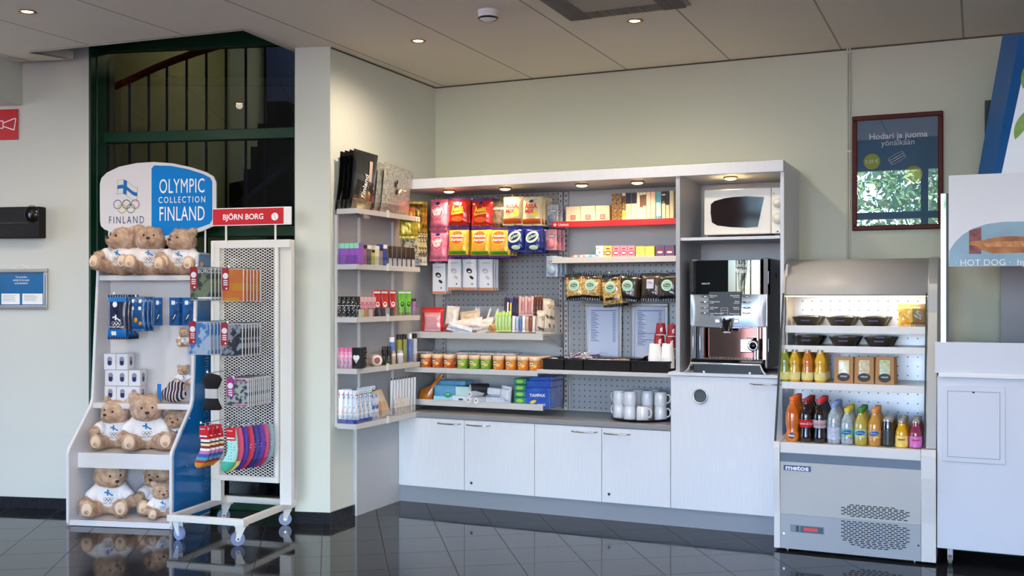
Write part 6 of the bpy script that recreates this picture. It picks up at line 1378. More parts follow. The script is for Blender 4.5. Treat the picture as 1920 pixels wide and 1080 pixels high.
# ---------------- mugs on the round tray
tc_c=V((X_(1202,5.95,785),5.95,.5705))
t=T('round_tray','round black tray under the white mugs on the low worktop','tray',tc_c); MB().lathe([(.155,0),(.178,.010),(.182,.012),(.178,.014),(.155,.005),(0,.005)],40).build('tray',t,BLACK)
MUGM=mat('mug_porcelain','e6e8ee',.2,coat=.5)
def mug():
    r=T('white_mug','x','mug',(0,0,0),0,'white mugs on the round tray'); MB().lathe([(.036,0),(.0375,.003),(.037,.055),(.033,.078),(.031,.081),(0,.081)],24).build('cup_body',r,MUGM)
    MB().tube([(.036,0,.068),(.052,0,.066),(.06,0,.055),(.06,0,.035),(.052,0,.022),(.036,0,.018)],.0045,8).build('handle',r,MUGM); return r
mg=Stock(mug())
for px,Y,n,a,lab in ((1161,5.93,2,160,'far left'),(1181,5.88,2,150,'front left'),(1205,5.86,1,-15,'front centre single'),(1196,6.02,2,60,'back left'),(1214,5.97,2,20,'back centre'),(1239,5.92,2,-8,'right'),(1226,6.05,2,60,'back right')):
    x=X_(px,Y,770)
    for i in range(n): mg.put(V((x,Y,.5765+.0815*i)),f'{["lower","upper"][i]} upturned white mug of the {lab} stack' if n>1 else 'single upturned white mug at the front centre of the tray',rz=math.radians(a))
# ---------------- lowest shelf: hygiene packs
zH=Z_TA+.001; yH=5.87
def pk(nm,cat,px0,px1,pyt,pyb,Y,d,m,lab,dec=None,bev=.004,rot=(0,0,0),grp=None):
    x0=X_(px0,Y,740);x1=X_(px1,Y,740); a=P((px0+px1)/2,pyt,Y=Y).z;b=P((px0+px1)/2,pyb,Y=Y).z; w=x1-x0;h=a-b
    r=T(nm,lab,cat,((x0+x1)/2,Y,b),0,grp,rot=tuple(math.radians(k) for k in rot)); MB().box(-w/2,w/2,0,d,0,h,m).build('wrapper',r,bevel=min(bev,h*.3))
    if dec: mb=MB(); dec(mb,w,h); mb.build('wrapper_print',r)
    return r
SKY_=mat('pack_sky','78c0dc',.35,coat=.4,c2='3c88c0',vs=10); TEAL=mat('pack_teal','9cd8d0',.35,coat=.4,c2='d8ecec',vs=12); BLU=mat('pack_royal','2838a8',.3,coat=.5,c2='3c70c8',vs=12); GRP=mat('pack_green','4cb050',.3,coat=.5,c2='2c8890',vs=10)
r=T('orange_scraper','orange brown bell-shaped hand brush lying tilted at the left','brush',(X_(797,5.9,740),5.9,zH+.012),rot=(0,math.radians(40),0))
MB().lathe([(.035,-.03),(.05,0),(.052,.02),(.03,.06),(.014,.085),(.012,.15),(.016,.18),(.008,.195)],18,sy=.5).build('brush_body',r,mat('amber','c87818',.25,coat=.6,c2='8c4c10',vs=20))
pk('wipes_pack','wipes pack',813,852,722,750,5.885,.12,SKY_,'light blue wipes pack with a green oval near the brush',lambda mb,w,h:(mb.disc(w*.18,h*.35,.026,.018,mat('oval_green','3c9c78',.4),y=-.0003),mb.text('Soft',w*.18,h*.4,.016,PURE,y=-.001),mb.rect(-w/2,w/2,0,h*.25,mat('wave_aqua','a8e0ec',.4),y=-.0002)),bev=.012)
pk('wipes_pack','wipes pack',818,872,714,722,5.93,.14,SKY_,'second light blue wipes pack lying on top at the back')
pk('tissue_pack','tissue pack',853,886,725,742,5.90,.12,TEAL,'teal and white tissue pack in the middle of the lowest shelf')
pk('tissue_pack','tissue pack',848,880,742,752.5,5.88,.14,mat('pack_ice','e0eef0',.35,coat=.3),'white tissue pack with a dark oval below the teal one',lambda mb,w,h:(mb.disc(0,h*.35,.018,.006,mat('navy_print'),y=-.0003),))
def roll(px,py,Y,r_,l,ang,m,lab,end=PURE):
    p=P(px,py,Y=Y); r=T('tissue_roll',lab,'roll',p); d=V((math.sin(ang),math.cos(ang),.0)); MB().cyl(-d*l/2,d*l/2,r_,n=22,m=m).build('roll_body',r); MB().cyl(-d*(l/2+.001),-d*(l/2-.001),r_*.35,n=12,m=mat('roll_core','7c7468',.8)).build('core',r); MB().cyl(-d*(l/2+.0008),-d*(l/2-.001),r_*.96,n=20,m=end).build('end_face',r)
roll(899,728,5.93,.030,.12,.9,mat('roll_black','2a2a32',.35,coat=.4),'dark wrapped roll lying on the white rolls')
for i,(px,py) in enumerate(((892,738),(890,749),(904,750))): roll(px,py,5.90,.020,.11,.35,mat('roll_white','dde0e8',.4),f'{["upper","lower left","lower right"][i]} white tissue roll of the small pyramid')
WT=mat('pack_white','dfe3ee',.3,coat=.4,c2='b8c0d8',vs=8,thr=(.3,.5))
pk('pad_pack','pad pack',910,946,742,755,5.885,.14,WT,'white pad pack with a dark band at the front',lambda mb,w,h:mb.rect(-w/2,w/2,h*.8,h*.9,INK,y=-.0003))
pk('pad_pack','pad pack',913,950,728,742,5.90,.12,WT,'white pad pack on top of the banded one',bev=.012,rot=(0,4,8))
standbag('pad_bag','pad pack',940,961,724,756,5.90,WT,'upright white soft pad bag left of the green packs',.06,seed=71,z=zH,rot=(0,6,-10))
for i in range(4): pk('green_pad_pack','pad pack',963,986,757-12*(i+1)+.5,757-12*i,5.895,.14,GRP,f'{nth(i,4,"bottom")} green pad pack of the stack',lambda mb,w,h:mb.disc(0,h*.5,w*.3,h*.3,mat('pad_lime','a0d848',.4),y=-.0003),bev=.008,grp='green pad packs')
for i,(a,b,t_) in enumerate(((985,1032,(727,766)),(987,1034,(714,727)),(991,1036,(706,714)))):
    pk('tampon_box','tampon box',a,b,t_[0],t_[1],5.885+.02*i,.19,BLU,f'{["large lowest","middle","top"][i]} royal blue tampon pack at the right end of the lowest shelf',(lambda mb,w,h:(mb.text('TAMPAX',-.0,h*.62,.026,PURE,y=-.0003,bold=.03),mb.disc(-.03,h*.32,.022,.010,YEL,y=-.0003,rot=.3),mb.rect(.0,.05,h*.15,h*.22,PURE,y=-.0003))) if i==0 else None,bev=.006,rot=(0,-2,0))
# ================================================================ SIDE SHELF GOODS  (face +x / towards the viewer)
XF2=-3.262
def SY(px,X=XF2,py=500): return P(px,py,X=X).y
def sd(nm,cat,lab,px,X,z,rz=90-35,grp=None,py=500):
    return T(nm,lab,cat,(X,SY(px,X,py),z),math.radians(rz),grp)
EY=5.045
def AT(px,X=XF2):
    """place on a side shelf: along its outer end (facing the room) or along its long front edge"""
    if px<669: return P(px,500,Y=EY).x,EY,0.0
    return X,SY(px,X),math.radians(90)
def h_at(px,pyt,pyb,X=XF2): return P(px,pyt,X=X).z-P(px,pyb,X=X).z
# shirt packs, top shelf (goods face along +x, so local frame is turned by 90 degrees)
z1=ZS[0]+.001; BKF=mat('shirt_black','161618',.2,coat=.9,var=.6,vs=20,bump=.15,bs=20); SLV=mat('sleeve_clear','c8ccd4',.12,coat=1,c2='8c9098',vs=30)
def dShirt(mb,fn):
    mb.text('Finland',0,-.20,.05,PURE,fn=fn,t=.003,rot=math.radians(80),bold=.02); mb.rect(.03,.06,-.17,-.05,mat('shirt_label','d8b8a8',.5),fn=fn,t=.002); mb.rect(-.10,.08,-.34,-.28,mat('sleeve_fold','b09878',.2,coat=1,c2='6a5c48',vs=60),fn=fn,t=.002)
st=Stock(hangpack('shirt_pack','folded shirt','x',.235,.34,.018,BKF,dShirt,'black shirts in clear sleeves',BKF,seed=81))
for i in range(4):
    st.put(V((-3.252-.028*i,5.165-.004*i,z1+.337-.004*i)),f'{nth(i,4,"front")} black shirt in a clear sleeve on the top side shelf' if i else 'front black shirt in a clear sleeve with white script on the top side shelf',rot=(math.radians(4),math.radians(3),math.radians(86)))
st2=Stock(hangpack('shirt_pack','folded shirt','x',.18,.30,.022,mat('shirt_white_wrapped','d4d6dc',.15,coat=1,c2='8c9098',vs=30),None,'white shirts in clear sleeves',seed=82))
st2.put(V((-3.358,5.125,z1+.30)),'white shirt in a clear sleeve against the wall behind the black ones',rot=(0,math.radians(-2),math.radians(90)))
BUB=mat('bubble_film','c4c2b8',.15,coat=1,c2='86827a',vs=70,bump=.5,bs=90)
def dB2(mb,fn): mb.disc(-.05,-.12,.012,.020,INK,fn=fn,t=.003,rot=.5).disc(-.03,-.16,.012,.02,INK,fn=fn,t=.003,rot=-.5).disc(-.035,-.10,.01,.014,INK,fn=fn,t=.003)
st3=Stock(hangpack('wrapped_garment','folded garment','x',.33,.30,.028,BUB,dB2,'garments in crinkled film',seed=83))
for i in range(3): st3.put(V((-3.262-.042*i,5.56-.006*i,z1+.294)),f'{nth(i,3,"front")} garment in crinkled clear film on the top side shelf',rot=(math.radians(3),math.radians(5),math.radians(88)))
# second shelf
z2=ZS[1]+.001
def sbox(nm,cat,lab,pxa,pxb,z,h,m,X=-3.25,d=.05,m2=None,grp=None,txt=None,frac=.25,shade=None):
    if (pxa+pxb)/2<669: ya,yb=P(pxa,500,Y=EY).x,P(pxb,500,Y=EY).x; w=yb-ya; t=T(nm,lab,cat,((ya+yb)/2,EY,z),0,grp)
    else: ya,yb=SY(pxa,X),SY(pxb,X); w=yb-ya; t=T(nm,lab,cat,(X,(ya+yb)/2,z),math.radians(90),grp)
    MB().box(-w/2+.0006,w/2-.0006,0,d,0,h,m).build('carton',t,bevel=.001)
    mb=MB(); k=0
    if m2: mb.rect(-w/2+.001,w/2-.001,h*(1-frac),h-.001,m2,y=-.0003); k=1
    if txt: mb.text(txt,0,h*.35,w*.5,PURE,y=-.0005,rot=math.radians(90)); k=1
    if k: mb.build('carton_print',t)
    return t
hP=h_at(650,449,489)
for i in range(5):
    a=628+i*9; sbox('purple_box','box',f'{nth(i,5)} purple box with a mint green top band',a,a+9,z2,hP,mat('box_purple','9858c0',.4),m2=mat('box_mint','8ce0b8',.4),grp='purple and mint boxes',X=-3.25)
for i,(a,b,c,n,hh2) in enumerate(((673,679,'e87840','orange',.8),(679.5,688,'a87890','mauve',.95),(688.5,696,'6a6068','grey',.95),(696.5,703,'c0c860','lime',.75),(703.5,711,'e8e0c8','cream',.95),(711.5,718,'a09aa0','silver',.9),(718.5,726,'2848a0','blue and white',1.05))):
    sbox('small_box','cosmetics box',f'narrow {n} cosmetics box on the second side shelf',a,b,z2,hP*hh2,mat('sm_'+n.replace(' ','_'),c,.35),m2=INK if i%2 else PURE,frac=.2)
for i in range(6):
    a=727+i*8.6; sbox('perfume_box','perfume box',f'{nth(i,6)} dark perfume box with a pale window on the second side shelf',a,a+8.2,z2,h_at(750,452,489),mat('box_ebony','2c2228',.3,coat=.4),m2=mat('box_silverfoot','c8c8d0',.4),frac=0.0,grp='dark perfume boxes')
    t=bpy.data.objects[-1] if 0 else None
hh3=h_at(750,452,489)
for i in range(6):
    a=727+i*8.6; ya,yb=SY(a,-3.2495),SY(a+8.2,-3.2495); w=yb-ya; t=T('perfume_tester',f'{nth(i,6)} rose gold sample pasted before the dark perfume boxes','sample card',(-3.2445,(ya+yb)/2,z2),math.radians(90),'perfume sample cards'); MB().box(-w*.35,w*.35,0,.0025,0,hh3*.38,mat('card_white','dcdce4',.4)).build('card',t); MB().rect(-w*.2,w*.2,hh3*.42-hh3*.1,hh3*.36,mat('rose_gold','e0b090',.3,.4),y=-.0004).build('card_window',t)
# gold hanging packs beyond the side shelves
GLD=mat('foil_gold','b08c34',.22,.55,c2='4a3410',vs=40,thr=(.35,.6)); GL2=mat('foil_lemon','d8c040',.25,.3,c2='8c7820',vs=50); GL3=mat('net_beige','c8b890',.35,c2='4c4434',vs=45,thr=(.4,.5)); GL4=mat('net_white','d8d4c8',.35,c2='6c6458',vs=45,thr=(.35,.42))
k=0
for m,px,py,w,h,n,lab,X in ((GLD,779,378,.12,.24,2,'dark gold foil pack',-3.30),(GL2,764,408,.10,.13,2,'lemon gold foil pack',-3.27),(GL3,772,437,.13,.15,3,'beige patterned pack',-3.27),(GL4,781,462,.10,.12,2,'white patterned pack',-3.27)):
    st=Stock(hangpack('foil_pack','foil pack','x',w,h,.02,m,None,lab+'s',seed=90+k)); k+=1
    for i in range(n): st.put(V((X+.0,SY(px,X,py)+.035*i,P(px,py,X=X).z)),f'{nth(i,n,"front")} {lab} hanging at the inner end of the side shelves',rot=(0,0,math.radians(35-5*i)))
t=T('peg_hook','pair of steel hooks carrying the gold foil packs in the corner','hook',(XS+.006,5.90,1.70)); 
for dz,dy in ((0,.0),(-.11,-.02)): MB().tube([(0,dy,dz),(.10,dy,dz),(.105,dy,dz+.008)],.002,6,STEEL).build('wire',t)
# third shelf
z3=ZS[2]+.001
DOT,nt,bs,N,K=nodes('black_white_dots'); tc=N('ShaderNodeTexCoord'); vo=N('ShaderNodeTexVoronoi'); vo.inputs['Scale'].default_value=95; vo.inputs['Randomness'].default_value=.6; K(tc.outputs['Object'],vo.inputs[0]); lt=N('ShaderNodeMath'); lt.operation='LESS_THAN'; lt.inputs[1].default_value=.33; K(vo.outputs['Distance'],lt.inputs[0]); mx=N('ShaderNodeMix'); mx.data_type='RGBA'; K(lt.outputs[0],mx.inputs[0]); mx.inputs[6].default_value=lin('141418'); mx.inputs[7].default_value=lin('e8e4e8'); K(mx.outputs[2],bs.inputs['Base Color']); bs.inputs['Roughness'].default_value=.25
def can(nm,cat,lab,px,z,r,h,m,capm=None,X=None,prof=None,grp=None,lab2=None):
    X=X or XF2-r+.01; x_,y_,_=AT(px,X); t=T(nm,lab,cat,(x_,y_+(.01 if px<669 else 0),z),math.radians(30),grp)
    MB().lathe(prof or [(r*.92,0),(r,.003),(r,h*.8),(r*.85,h*.82)],18,m=m).build('body',t)
    MB().lathe([(r*.86,h*.82),(r*.86,h*.98),(r*.8,h),(0,h)],16).build('cap',t,capm or WHITE)
    if lab2: MB().lathe([(r*1.012,h*.2),(r*1.012,h*.6)],18,m=lab2).build('label_band',t)
    return t
hC=h_at(650,554,593)
for i in range(5): can('spray_can','spray can',f'{nth(i,5)} black spray can with white dots',636+i*8.6,z3,.0165,hC,DOT,mat('cap_dark','24242a',.3),grp='dotted black spray cans')
for i in range(4): sbox('flowery_box','box',f'{nth(i,4)} pink flowery box on the third side shelf',674+i*7.8,681.5+i*7.8,z3,hC*.98,mat('box_flowery','e0a0b4',.4,c2='a04860',vs=60,thr=(.4,.5)),grp='pink flowery boxes',m2=mat('box_flowery_top','e8c0c8',.4),X=-3.27)
for i,(a,c,n) in enumerate(((676,'e8d8d8','white and rose'),(684,'d89060','apricot'),(692,'e8e4e0','white'),(708,'2c2a3c','navy'),(716,'38343c','black'),(724,'c8ccd4','silver'),(732,'282838','dark blue'))): sbox('mini_box','small box',f'small {n} box at the front of the third side shelf',a,a+7,z3,hC*(.36 if i<3 else .42),mat('mini_'+n.replace(' ','_'),c,.35),X=-3.242,d=.02)
def tube_(lab,px,z,h,m,capm,txt,X=-3.29,grp=None):
    t=T('hair_gel_tube',lab,'tube',(X,SY(px,X),z),math.radians(55),grp); w=.026; v=[];n=16
    for s_,hw_,hd_ in ((0,.019,.019),(.15,.021,.019),(.6,.0255,.011),(1,.0275,.002)):
        for j in range(n): a=2*math.pi*j/n; v.append((hw_*math.cos(a),hd_*math.sin(a),.018+(h-.018)*s_))
    MB().add(v,[(i*n+j,i*n+(j+1)%n,(i+1)*n+(j+1)%n,(i+1)*n+j) for i in range(3) for j in range(n)],m,True).build('tube_body',t); MB().cyl((0,0,0),(0,0,.018),.018,n=16,m=capm).build('cap',t)
    mb=MB(); mb.rect(-.02,.02,h*.88,h*.95,PURE,y=-.0085); mb.disc(0,h*.45,.012,.016,PURE if 'red' in lab else DKG,y=-.0175); mb.disc(0,h*.47,.007,.007,m,y=-.018); mb.build('tube_print',t)
hT=h_at(720,535,583,-3.29)
for i,(px,c) in enumerate(((706,0),(720,0),(735,0),(752,1),(764,1))):
    tube_(f'{["first","second","third"][i] if i<3 else ["left","right"][i-3]} {"red" if c==0 else "green"} hair gel tube standing on the third side shelf',px,z3,hT*1.0,mat('tube_red','d03028',.3,coat=.4) if c==0 else mat('tube_green','78c838',.3,coat=.4),mat('cap_green','3c7c20',.3) if c else mat('cap_red','8c1c18',.3),'')
can('purple_bottle','bottle','small purple bottle with a dark cap at the inner end',776,z3,.017,h_at(776,559,590),mat('bottle_purple','8c5890',.25,coat=.5),mat('cap_dark'))
# fourth shelf
z4=ZS[3]+.001; hK=h_at(640,653,692)
for i in range(4): can('pink_bottle','bottle',f'{nth(i,4)} pink patterned bottle on the fourth side shelf',632+i*7.8,z4,.0155,hK,mat('bottle_pink','e890b8',.25,coat=.5,c2='f4d0e0',vs=60,thr=(.45,.55)),mat('cap_pink','e070a8',.3),grp='pink patterned bottles')
t=sbox('heart_box','gift box','black gift box with a white heart on the fourth side shelf',660,676,z4,hK*1.02,mat('box_inkblack','1c1a20',.35),X=-3.245); mb=MB(); mb.disc(-.010,.065,.012,.012,PURE,y=-.0006).disc(.010,.065,.012,.012,PURE,y=-.0006).shape([(-.021,.060),(0,.028),(.021,.060),(0,.072)],PURE,y=-.001); mb.build('heart_print',t)
can('dotted_bottle','bottle','dark dotted bottle beside the heart box',683,z4,.016,hK,DOT,mat('cap_dark'))
t=T('round_jar','round pink and white jar lying on its side','jar',(-3.27,SY(703,-3.27),z4+.034),0); d=V((.8,-.6,0)); MB().cyl(-d*.035,d*.035,.034,n=26,m=mat('jar_cream','ecc8c0',.3)).build('jar_body',t); MB().cyl(d*.033,d*.038,.027,n=22,m=PURE).build('jar_lid',t); MB().cyl(d*.0375,d*.0385,.019,n=20,m=mat('lid_red','c86060',.4)).build('lid_print',t)
for i,px in enumerate((720,729)): can('black_bottle','bottle',f'{["left","right"][i]} black bottle behind the round jar',px,z4,.015,hK*.95,mat('bottle_black','19181c',.2,coat=.6),mat('cap_dark'))
for i,(px,c,n) in enumerate(((738,'e8dccc','cream'),(750,'e4e4ec','white'))): can('small_jar','jar',f'small {n} jar at the front of the fourth side shelf',px,z4,.02 if i else .013,h_at(745,664,688),mat('jar_'+n,c,.3),mat('lid_silver','a8acb4',.3),X=-3.252)
hB=h_at(760,630,684)
for i,(px,c,n,cp) in enumerate(((735,'6c88d8','periwinkle','ffffff'),(748,'a8a848','olive','202028'),(758,'98a060','pale olive','202028'),(768,'5880d0','sky blue','ffffff'),(777,'c8ccdc','silver','202030'))): can('shampoo_bottle','bottle',f'tall {n} shampoo bottle on the fourth side shelf',px,z4,.018,hB*(.98 if i else .9),mat('shampoo_'+n.replace(' ','_'),c,.25,coat=.5),mat('capc_'+cp,cp,.35),X=-3.29,lab2=None)
# lowest side shelf : toothbrush packs, tights, candles
z5=ZS[4]+.001
tbm=mat('brush_card','d8e0ec',.3,coat=.5,c2='3868b8',vs=45,thr=(.35,.5))
def tbrush(lab,green):
    r=T('toothbrush_pack',lab,'toothbrush pack',(0,0,0),0,'toothbrush packs'); h=.19; MB().box(-.016,.016,-.002,.002,0,h,tbm).build('card',r,bevel=.001); MB().box(-.016,.016,-.004,.0,0,.022,mat('brush_base','2038a0',.35)).build('card_foot',r)
    m=mat('brush_red','d04030',.3) if not green else mat('brush_green','40a860',.3)
    MB().tube([(0,-.006,.03),(0,-.009,.06),(0,-.006,.10),(0,-.007,.15)],[.004,.006,.003,.003],7,PURE).tube([(0,-.0065,.035),(0,-.0125,.06),(0,-.0088,.09)],[.002,.003,.0015],6,m).box(-.005,.005,-.016,-.006,.15,.172,PURE).box(-.005,.005,-.0162,-.0085,.158,.166,m).build('brush',r); return r
A=Stock(tbrush('x',False));B=Stock(tbrush('x',True))
for i in range(8): (A if i<6 else B).put(V((AT(634+i*8.4,-3.255)[0],AT(634+i*8.4,-3.255)[1],z5)),f'{nth(i,8)} toothbrush pack in the front row of the lowest side shelf',rot=(math.radians(-4),0,math.radians(25 if i<4 else 50)))
for i in range(8): (B if i%3==1 else A).put(V((-3.36+.012*i if i<4 else -3.31,5.10 if i<4 else SY(640+i*8.6,-3.31),z5+.002)),f'{nth(i,8)} toothbrush pack in the back row of the lowest side shelf',rot=(math.radians(-4),0,math.radians(50)))
for i,(px,n) in enumerate(((698,'left'),(705,'right'))): sbox('toothpaste_pack','toothpaste pack',f'{n} blue and white toothpaste pack beside the tights',px,px+6.5,z5,.15,mat('paste_pack','dfe6f4',.3,coat=.4,c2='4868b8',vs=20,thr=(.4,.5)),X=-3.262)
TG=mat('tights_nude','cfae8e',.35,coat=.4,c2='e0cbb0',vs=14)
for i in range(4):
    r=T('tights_pack',f'{nth(i,4,"front")} nude coloured tights pack leaning on the lowest side shelf','tights pack',(-3.262,SY(724-4*i,-3.262),z5+.004),0,'nude tights packs',rot=(0,0,0))
    r.rotation_euler=(math.radians(0),math.radians(-24+3*i),math.radians(62)); MB().box(-.036,.036,-.005,.005,0,.165,TG).build('card',r,bevel=.002)
    mb=MB(); mb.rect(-.03,-.005,.03,.09,mat('tights_green','8c9440',.5,c2='c8b090',vs=30),y=-.0052); mb.disc(.012,.05,.014,.05,mat('tights_leg','b88858',.5),y=-.0054,rot=-.2); mb.build('card_print',r)
hW=h_at(755,708,772,-3.28)
for i in range(9):
    r=T('white_candle',f'{nth(i,9)} tall white candle pack on the lowest side shelf','candle',(-3.29,SY(733+i*5.4,-3.29),z5),0,'tall white candle packs',rot=(0,math.radians(1),math.radians(45))); MB().box(-.008,.008,-.008,.008,0,hW,mat('candle_white','e6e9f0',.35)).build('candle_body',r,bevel=.002); MB().tube([(0,0,hW),(.001,0,hW+.012)],.003,6,DARK).build('wick',r)
for i,(a,b,n) in enumerate(((742,752,'left'),(753,766,'right'))): sbox('flower_card','card pack',f'{n} flowery card pack before the white candles',a,b,z5,.10,mat('flower_card_m','e4dcd8',.4,c2='c89888',vs=40,thr=(.35,.45)),X=-3.25,d=.01)
# ================================================================ FRIDGE CONTENTS
def FX(px,Y,py=700): return P(px,py,Y=Y).x
BWL=mat('bowl_black','141416',.2,coat=.4)
def bowl(lab,food):
    r=T('food_bowl',lab,'food bowl',(0,0,0),0,'black food bowls in the fridge'); MB().lathe([(.05,0),(.052,.003),(.074,.042),(.078,.044),(.074,.046),(.05,.006)],4*7,sx=1,sy=.8).build('bowl',r,BWL)
    MB().lathe([(.074,.046),(.072,.052),(0,.054)],28,sy=.8).build('lid',r,glass('lid_clear','e8ecf0',.12)); MB().ell((0,0,.028),(.055,.042,.018),mat('food_brown','a07838',.6,c2='5c7c2c',vs=60),n=16,k=8).build('food',r)
    MB().box(-.022,.022,-.062,-.060,.006,.036,mat('bowl_label','3a4468',.4)).build('label_patch',r).rotation_euler=(math.radians(-18),0,0); return r
bo=Stock(bowl('x',0))
for row,(Y,z) in enumerate(FS[:2]):
    for i,px in enumerate(((1513,1577,1639),(1514,1583,1650))[row]):
        bo.put(V((FX(px,Y+.075,(600,640)[row]),Y+.07,z+.001)),f'black lidded food bowl, {["left","middle","right"][i]} on the {["top","second"][row]} fridge shelf',scale=(1.04,1,1))
        bo.put(V((FX(px,Y+.075,(600,640)[row])+.004,Y+.215,z+.001)),f'black lidded food bowl behind the {["left","middle","right"][i]} one, {["top","second"][row]} fridge shelf',scale=(1.04,1,1))
Y,z=FS[0]
for i,(px,c,c2,n) in enumerate(((1700,'f0d850','e88c3c','yellow and orange'),(1722,'4c8c4c','a83838','green and red'))):
    o=hangpack('salad_bag','salad bag',f'{n} salad bag at the right of the top fridge shelf',.085,P(px,570,Y=Y+.06).z-z,.05,mat('salad_'+n.split()[0],c,.3,coat=.6,c2=c2,vs=40),None,seed=100+i); o.location=(FX(px,Y+.06,590),Y+.06,P(px,570,Y=Y+.06).z+.0)
# juice bottles and kraft boxes
Y,z=FS[2]
def bottle(nm,lab,prof,liq,capc,lab_m,lz,grp,capr=.015,caph=.02,txt=None,tc=None):
    r=T(nm,lab,'bottle',(0,0,0),0,grp); H=prof[-1][1]
    MB().lathe(prof,22,m=liq).build('bottle_body',r)
    MB().lathe([(capr*.97,H-.004),(capr,H-.002),(capr,H+caph),(capr*.9,H+caph+.002),(0,H+caph+.002)],18).build('cap',r,capc)
    def rad(zz):
        for (r0,a),(r1,b) in zip(prof,prof[1:]):
            if a<=zz<=b and b>a: return r0+(r1-r0)*(zz-a)/(b-a)
        return prof[-1][0]
    zs=[lz[0]+(lz[1]-lz[0])*i/6 for i in range(7)]
    o=MB().lathe([(rad(q)+.0008,q) for q in zs],22,m=lab_m); 
    # drop the end caps of the band
    o.f=o.f[:-2]; o.m=o.m[:-2]; o.s=o.s[:-2]; o=o.build('label_band',r)
    if txt: 
        fn=lambda x,q:(x,-(max(0,(rad(q)+.0012)**2-x*x))**.5,q); mb=MB(); txt(mb,fn,(lz[0]+lz[1])/2); mb.build('label_print',o)
    return r
jp=[(.024,0),(.029,.004),(.030,.05),(.028,.07),(.025,.085),(.029,.10),(.028,.115),(.018,.14),(.015,.15),(.015,.162)]
SM=mat('cap_silver','b8b4a8',.25,.8)
LQ=lambda n,c,c2=None:mat('liq_'+n,c,.06,coat=1,spec=.7,c2=c2,vs=9)
lqj=[('green apple','8c9c3c'),('golden','d8a828'),('amber','c87820'),('yellow','e0b030')]
for i,(px,(n,c)) in enumerate(zip((1471,1490,1514,1538),lqj)):
    st=Stock(bottle('juice_bottle','x',jp,LQ('j'+n.replace(' ','_'),c),SM,mat('juice_label','e4d048',.4,c2='e8e4c0',vs=40),(.012,.052),n+' juice bottles',capr=.016,caph=.006))
    for j in range(3): st.put(V((FX(px,Y+.045,700)+.002*j,Y+.045+.07*j,z+.001)),f'{n} juice bottle on the third fridge shelf, {["front","middle","back"][j]} row')
KR=mat('kraft','b08458',.7); KW=mat('wrap_window','9c8c4c',.25,coat=.8,c2='3c5420',vs=45)
for i,(a,b,g) in enumerate(((1563,1600,'c8b878'),(1601,1639,'a0703c'),(1640,1677,'4c8838'))):
    for j in range(2):
        Yk=Y+.03+.06*j; x0=FX(a,Yk,700);x1=FX(b,Yk,700); w=x1-x0-.002; h=P(a,668,Y=Yk-.0).z-z
        r=T('sandwich_box',f'kraft wrap box on the third fridge shelf, {["left","middle","right"][i]}, {["front","back"][j]} one','food box',((x0+x1)/2+.012*j,Yk,z+.001),0,'kraft wrap boxes'); hb=h*.97
        MB().hexa([(-w/2,0,0),(w/2,0,0),(w/2,.05,0),(-w/2,.05,0),(-w/2+.004,.02,hb),(w/2-.002,.02,hb),(w/2-.002,.045,hb),(-w/2+.004,.045,hb)],KR).build('carton',r,bevel=.001)
        fn=lambda x,q:(x,.02*q/hb,q); mb=MB(); mb.rect(-w*.27,w*.27,hb*.3,hb*.88,mat(f'wrap_fill_{i}',g,.25,coat=.8,c2='e0d0a0',vs=50),fn=fn,t=.0008); mb.disc(0,hb*.24,w*.33,hb*.16,INK,fn=fn,t=.0014); mb.text('WRAP',0,hb*.26,.012,PURE,fn=fn,t=.002); mb.build('window_print',r)
# soft drinks on the deck
zd=.5565
fan=[(.022,0),(.029,.006),(.031,.03),(.028,.055),(.030,.075),(.033,.10),(.033,.13),(.026,.16),(.014,.185),(.013,.20)]
cok=[(.022,0),(.030,.006),(.032,.03),(.028,.065),(.031,.09),(.033,.12),(.031,.145),(.022,.17),(.013,.188),(.013,.20)]
wat=[(.024,0),(.031,.005),(.032,.02),(.031,.07),(.032,.075),(.032,.12),(.028,.145),(.016,.172),(.013,.18),(.013,.19)]
fiz=[(.022,0),(.030,.005),(.031,.03),(.029,.05),(.031,.07),(.031,.10),(.026,.125),(.015,.15),(.013,.158),(.013,.168)]
sml=[(.025,0),(.029,.004),(.029,.07),(.027,.085),(.018,.11),(.017,.125),(.017,.13)]
can_=[(.024,0),(.028,.004),(.028,.095),(.025,.105),(.025,.108)]
def tFan(mb,fn,zc): mb.disc(0,zc,.017,.015,mat('navy_print'),fn=fn,t=.001,n=14); mb.text('Fanta',0,zc,.014,PURE,fn=fn,bold=.03,t=.002)
def tCok(mb,fn,zc): mb.text('Coca-Cola',0,zc,.017,PURE,fn=fn,shear=.3,bold=.01,t=.001)
def tCol(mb,fn,zc): mb.text('Coca-Cola',0,zc,.017,RED,fn=fn,shear=.3,bold=.01,t=.001)
def tFiz(mb,fn,zc): mb.disc(0,zc+.004,.022,.012,mat('fiz_blue','1c68b4',.35),fn=fn,t=.001,n=14,rot=.15); mb.text('Bonaqua',0,zc+.004,.009,PURE,fn=fn,t=.002); mb.disc(.01,zc-.014,.010,.005,YEL,fn=fn,t=.001,n=10)
def tDot(mb,fn,zc): mb.rect(-.016,.016,zc+.006,zc+.012,RED,fn=fn,t=.001)
def capm(n,c): return mat('cap_'+n,c,.35)
ORl=LQ('orange','e8871c','c85c10'); CKl=LQ('cola','1c0f0c'); WTl=mat('liq_water','b8c4cc',.05,coat=1,spec=.8,c2='7c8c98',vs=40); 
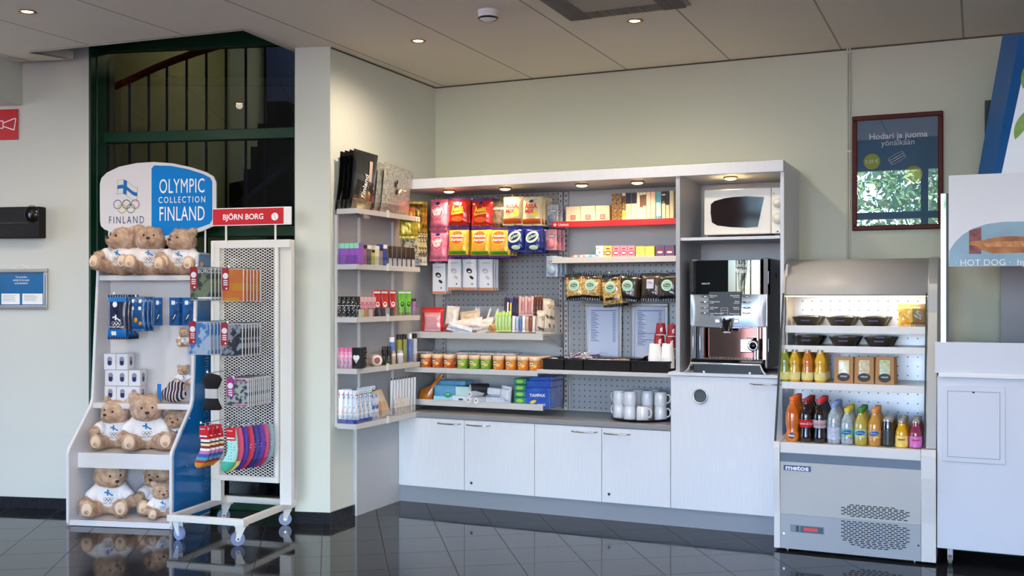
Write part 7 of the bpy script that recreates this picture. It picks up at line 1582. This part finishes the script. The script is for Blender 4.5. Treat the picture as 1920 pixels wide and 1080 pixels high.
rows=[(1486,fan,ORl,capm('orange','f06a28'),mat('fanta_label','e87820',.35),(.012,.05),tFan,'orange soda bottle',745),(1511.5,cok,CKl,capm('red','d82c34'),mat('coke_label','c81c24',.35),(.075,.115),tCok,'cola bottle with a red label',748),(1537,cok,CKl,capm('red2','d03038'),mat('light_label','b8b0b4',.35),(.075,.115),tCol,'cola bottle with a silver label',749),
 (1563.5,wat,WTl,capm('blue','7c98d8'),mat('water_label','d8dce8',.35,c2='a8b0d0',vs=60),(.025,.085),None,'water bottle with a blue cap',757),(1588.5,fiz,WTl,capm('yellow','d8c83c'),mat('fiz_l1','78b8a0',.35),(.04,.082),tFiz,'flavoured water bottle with a yellow cap',766),(1614,fiz,LQ('pear','b8a84c'),capm('green','5cac48'),mat('fiz_l2','a0c4a8',.35),(.04,.082),tFiz,'flavoured water bottle with a green cap',767),(1640,fiz,LQ('peach','c8903c'),capm('orange2','e89440'),mat('fiz_l3','d89c6c',.35),(.04,.082),tFiz,'flavoured water bottle with an orange cap',768),
 (1665,can_,LQ('coffee','1c1a18'),SM,mat('coffee_label','3a3a38',.35),(.01,.07),None,'dark coffee drink bottle with a metal lid',785),(1690.5,sml,LQ('mango','e0a81c'),SM,mat('mango_label','e8c038',.4,c2='f4e48c',vs=50),(.006,.062),tDot,'yellow smoothie bottle',788),(1717,sml,LQ('berry','8c2c4c'),SM,mat('berry_label','c860b8',.4,c2='d888cc',vs=50),(.006,.062),tDot,'pink smoothie bottle',789)]
for px,prof,lq,cp,lm,lz,tx_,nm,pyt in rows:
    H=prof[-1][1]; cr_=.0145 if prof not in(sml,can_) else (.019 if prof is sml else .026); ch=.016 if prof not in(sml,can_) else .010
    st=Stock(bottle('drink_bottle','x',prof,lq,cp,lm,lz,nm+'s',capr=cr_,caph=ch,txt=tx_)); Y0=5.462
    k=(P(px,pyt,Y=Y0).z-zd)/(H+ch)
    for j in range(4): st.put(V((FX(px,Y0,830),Y0+.073*j,zd)),f'{["front","second","third","rear"][j]} {nm} in its row on the fridge deck',scale=(1.04,1.04,k))
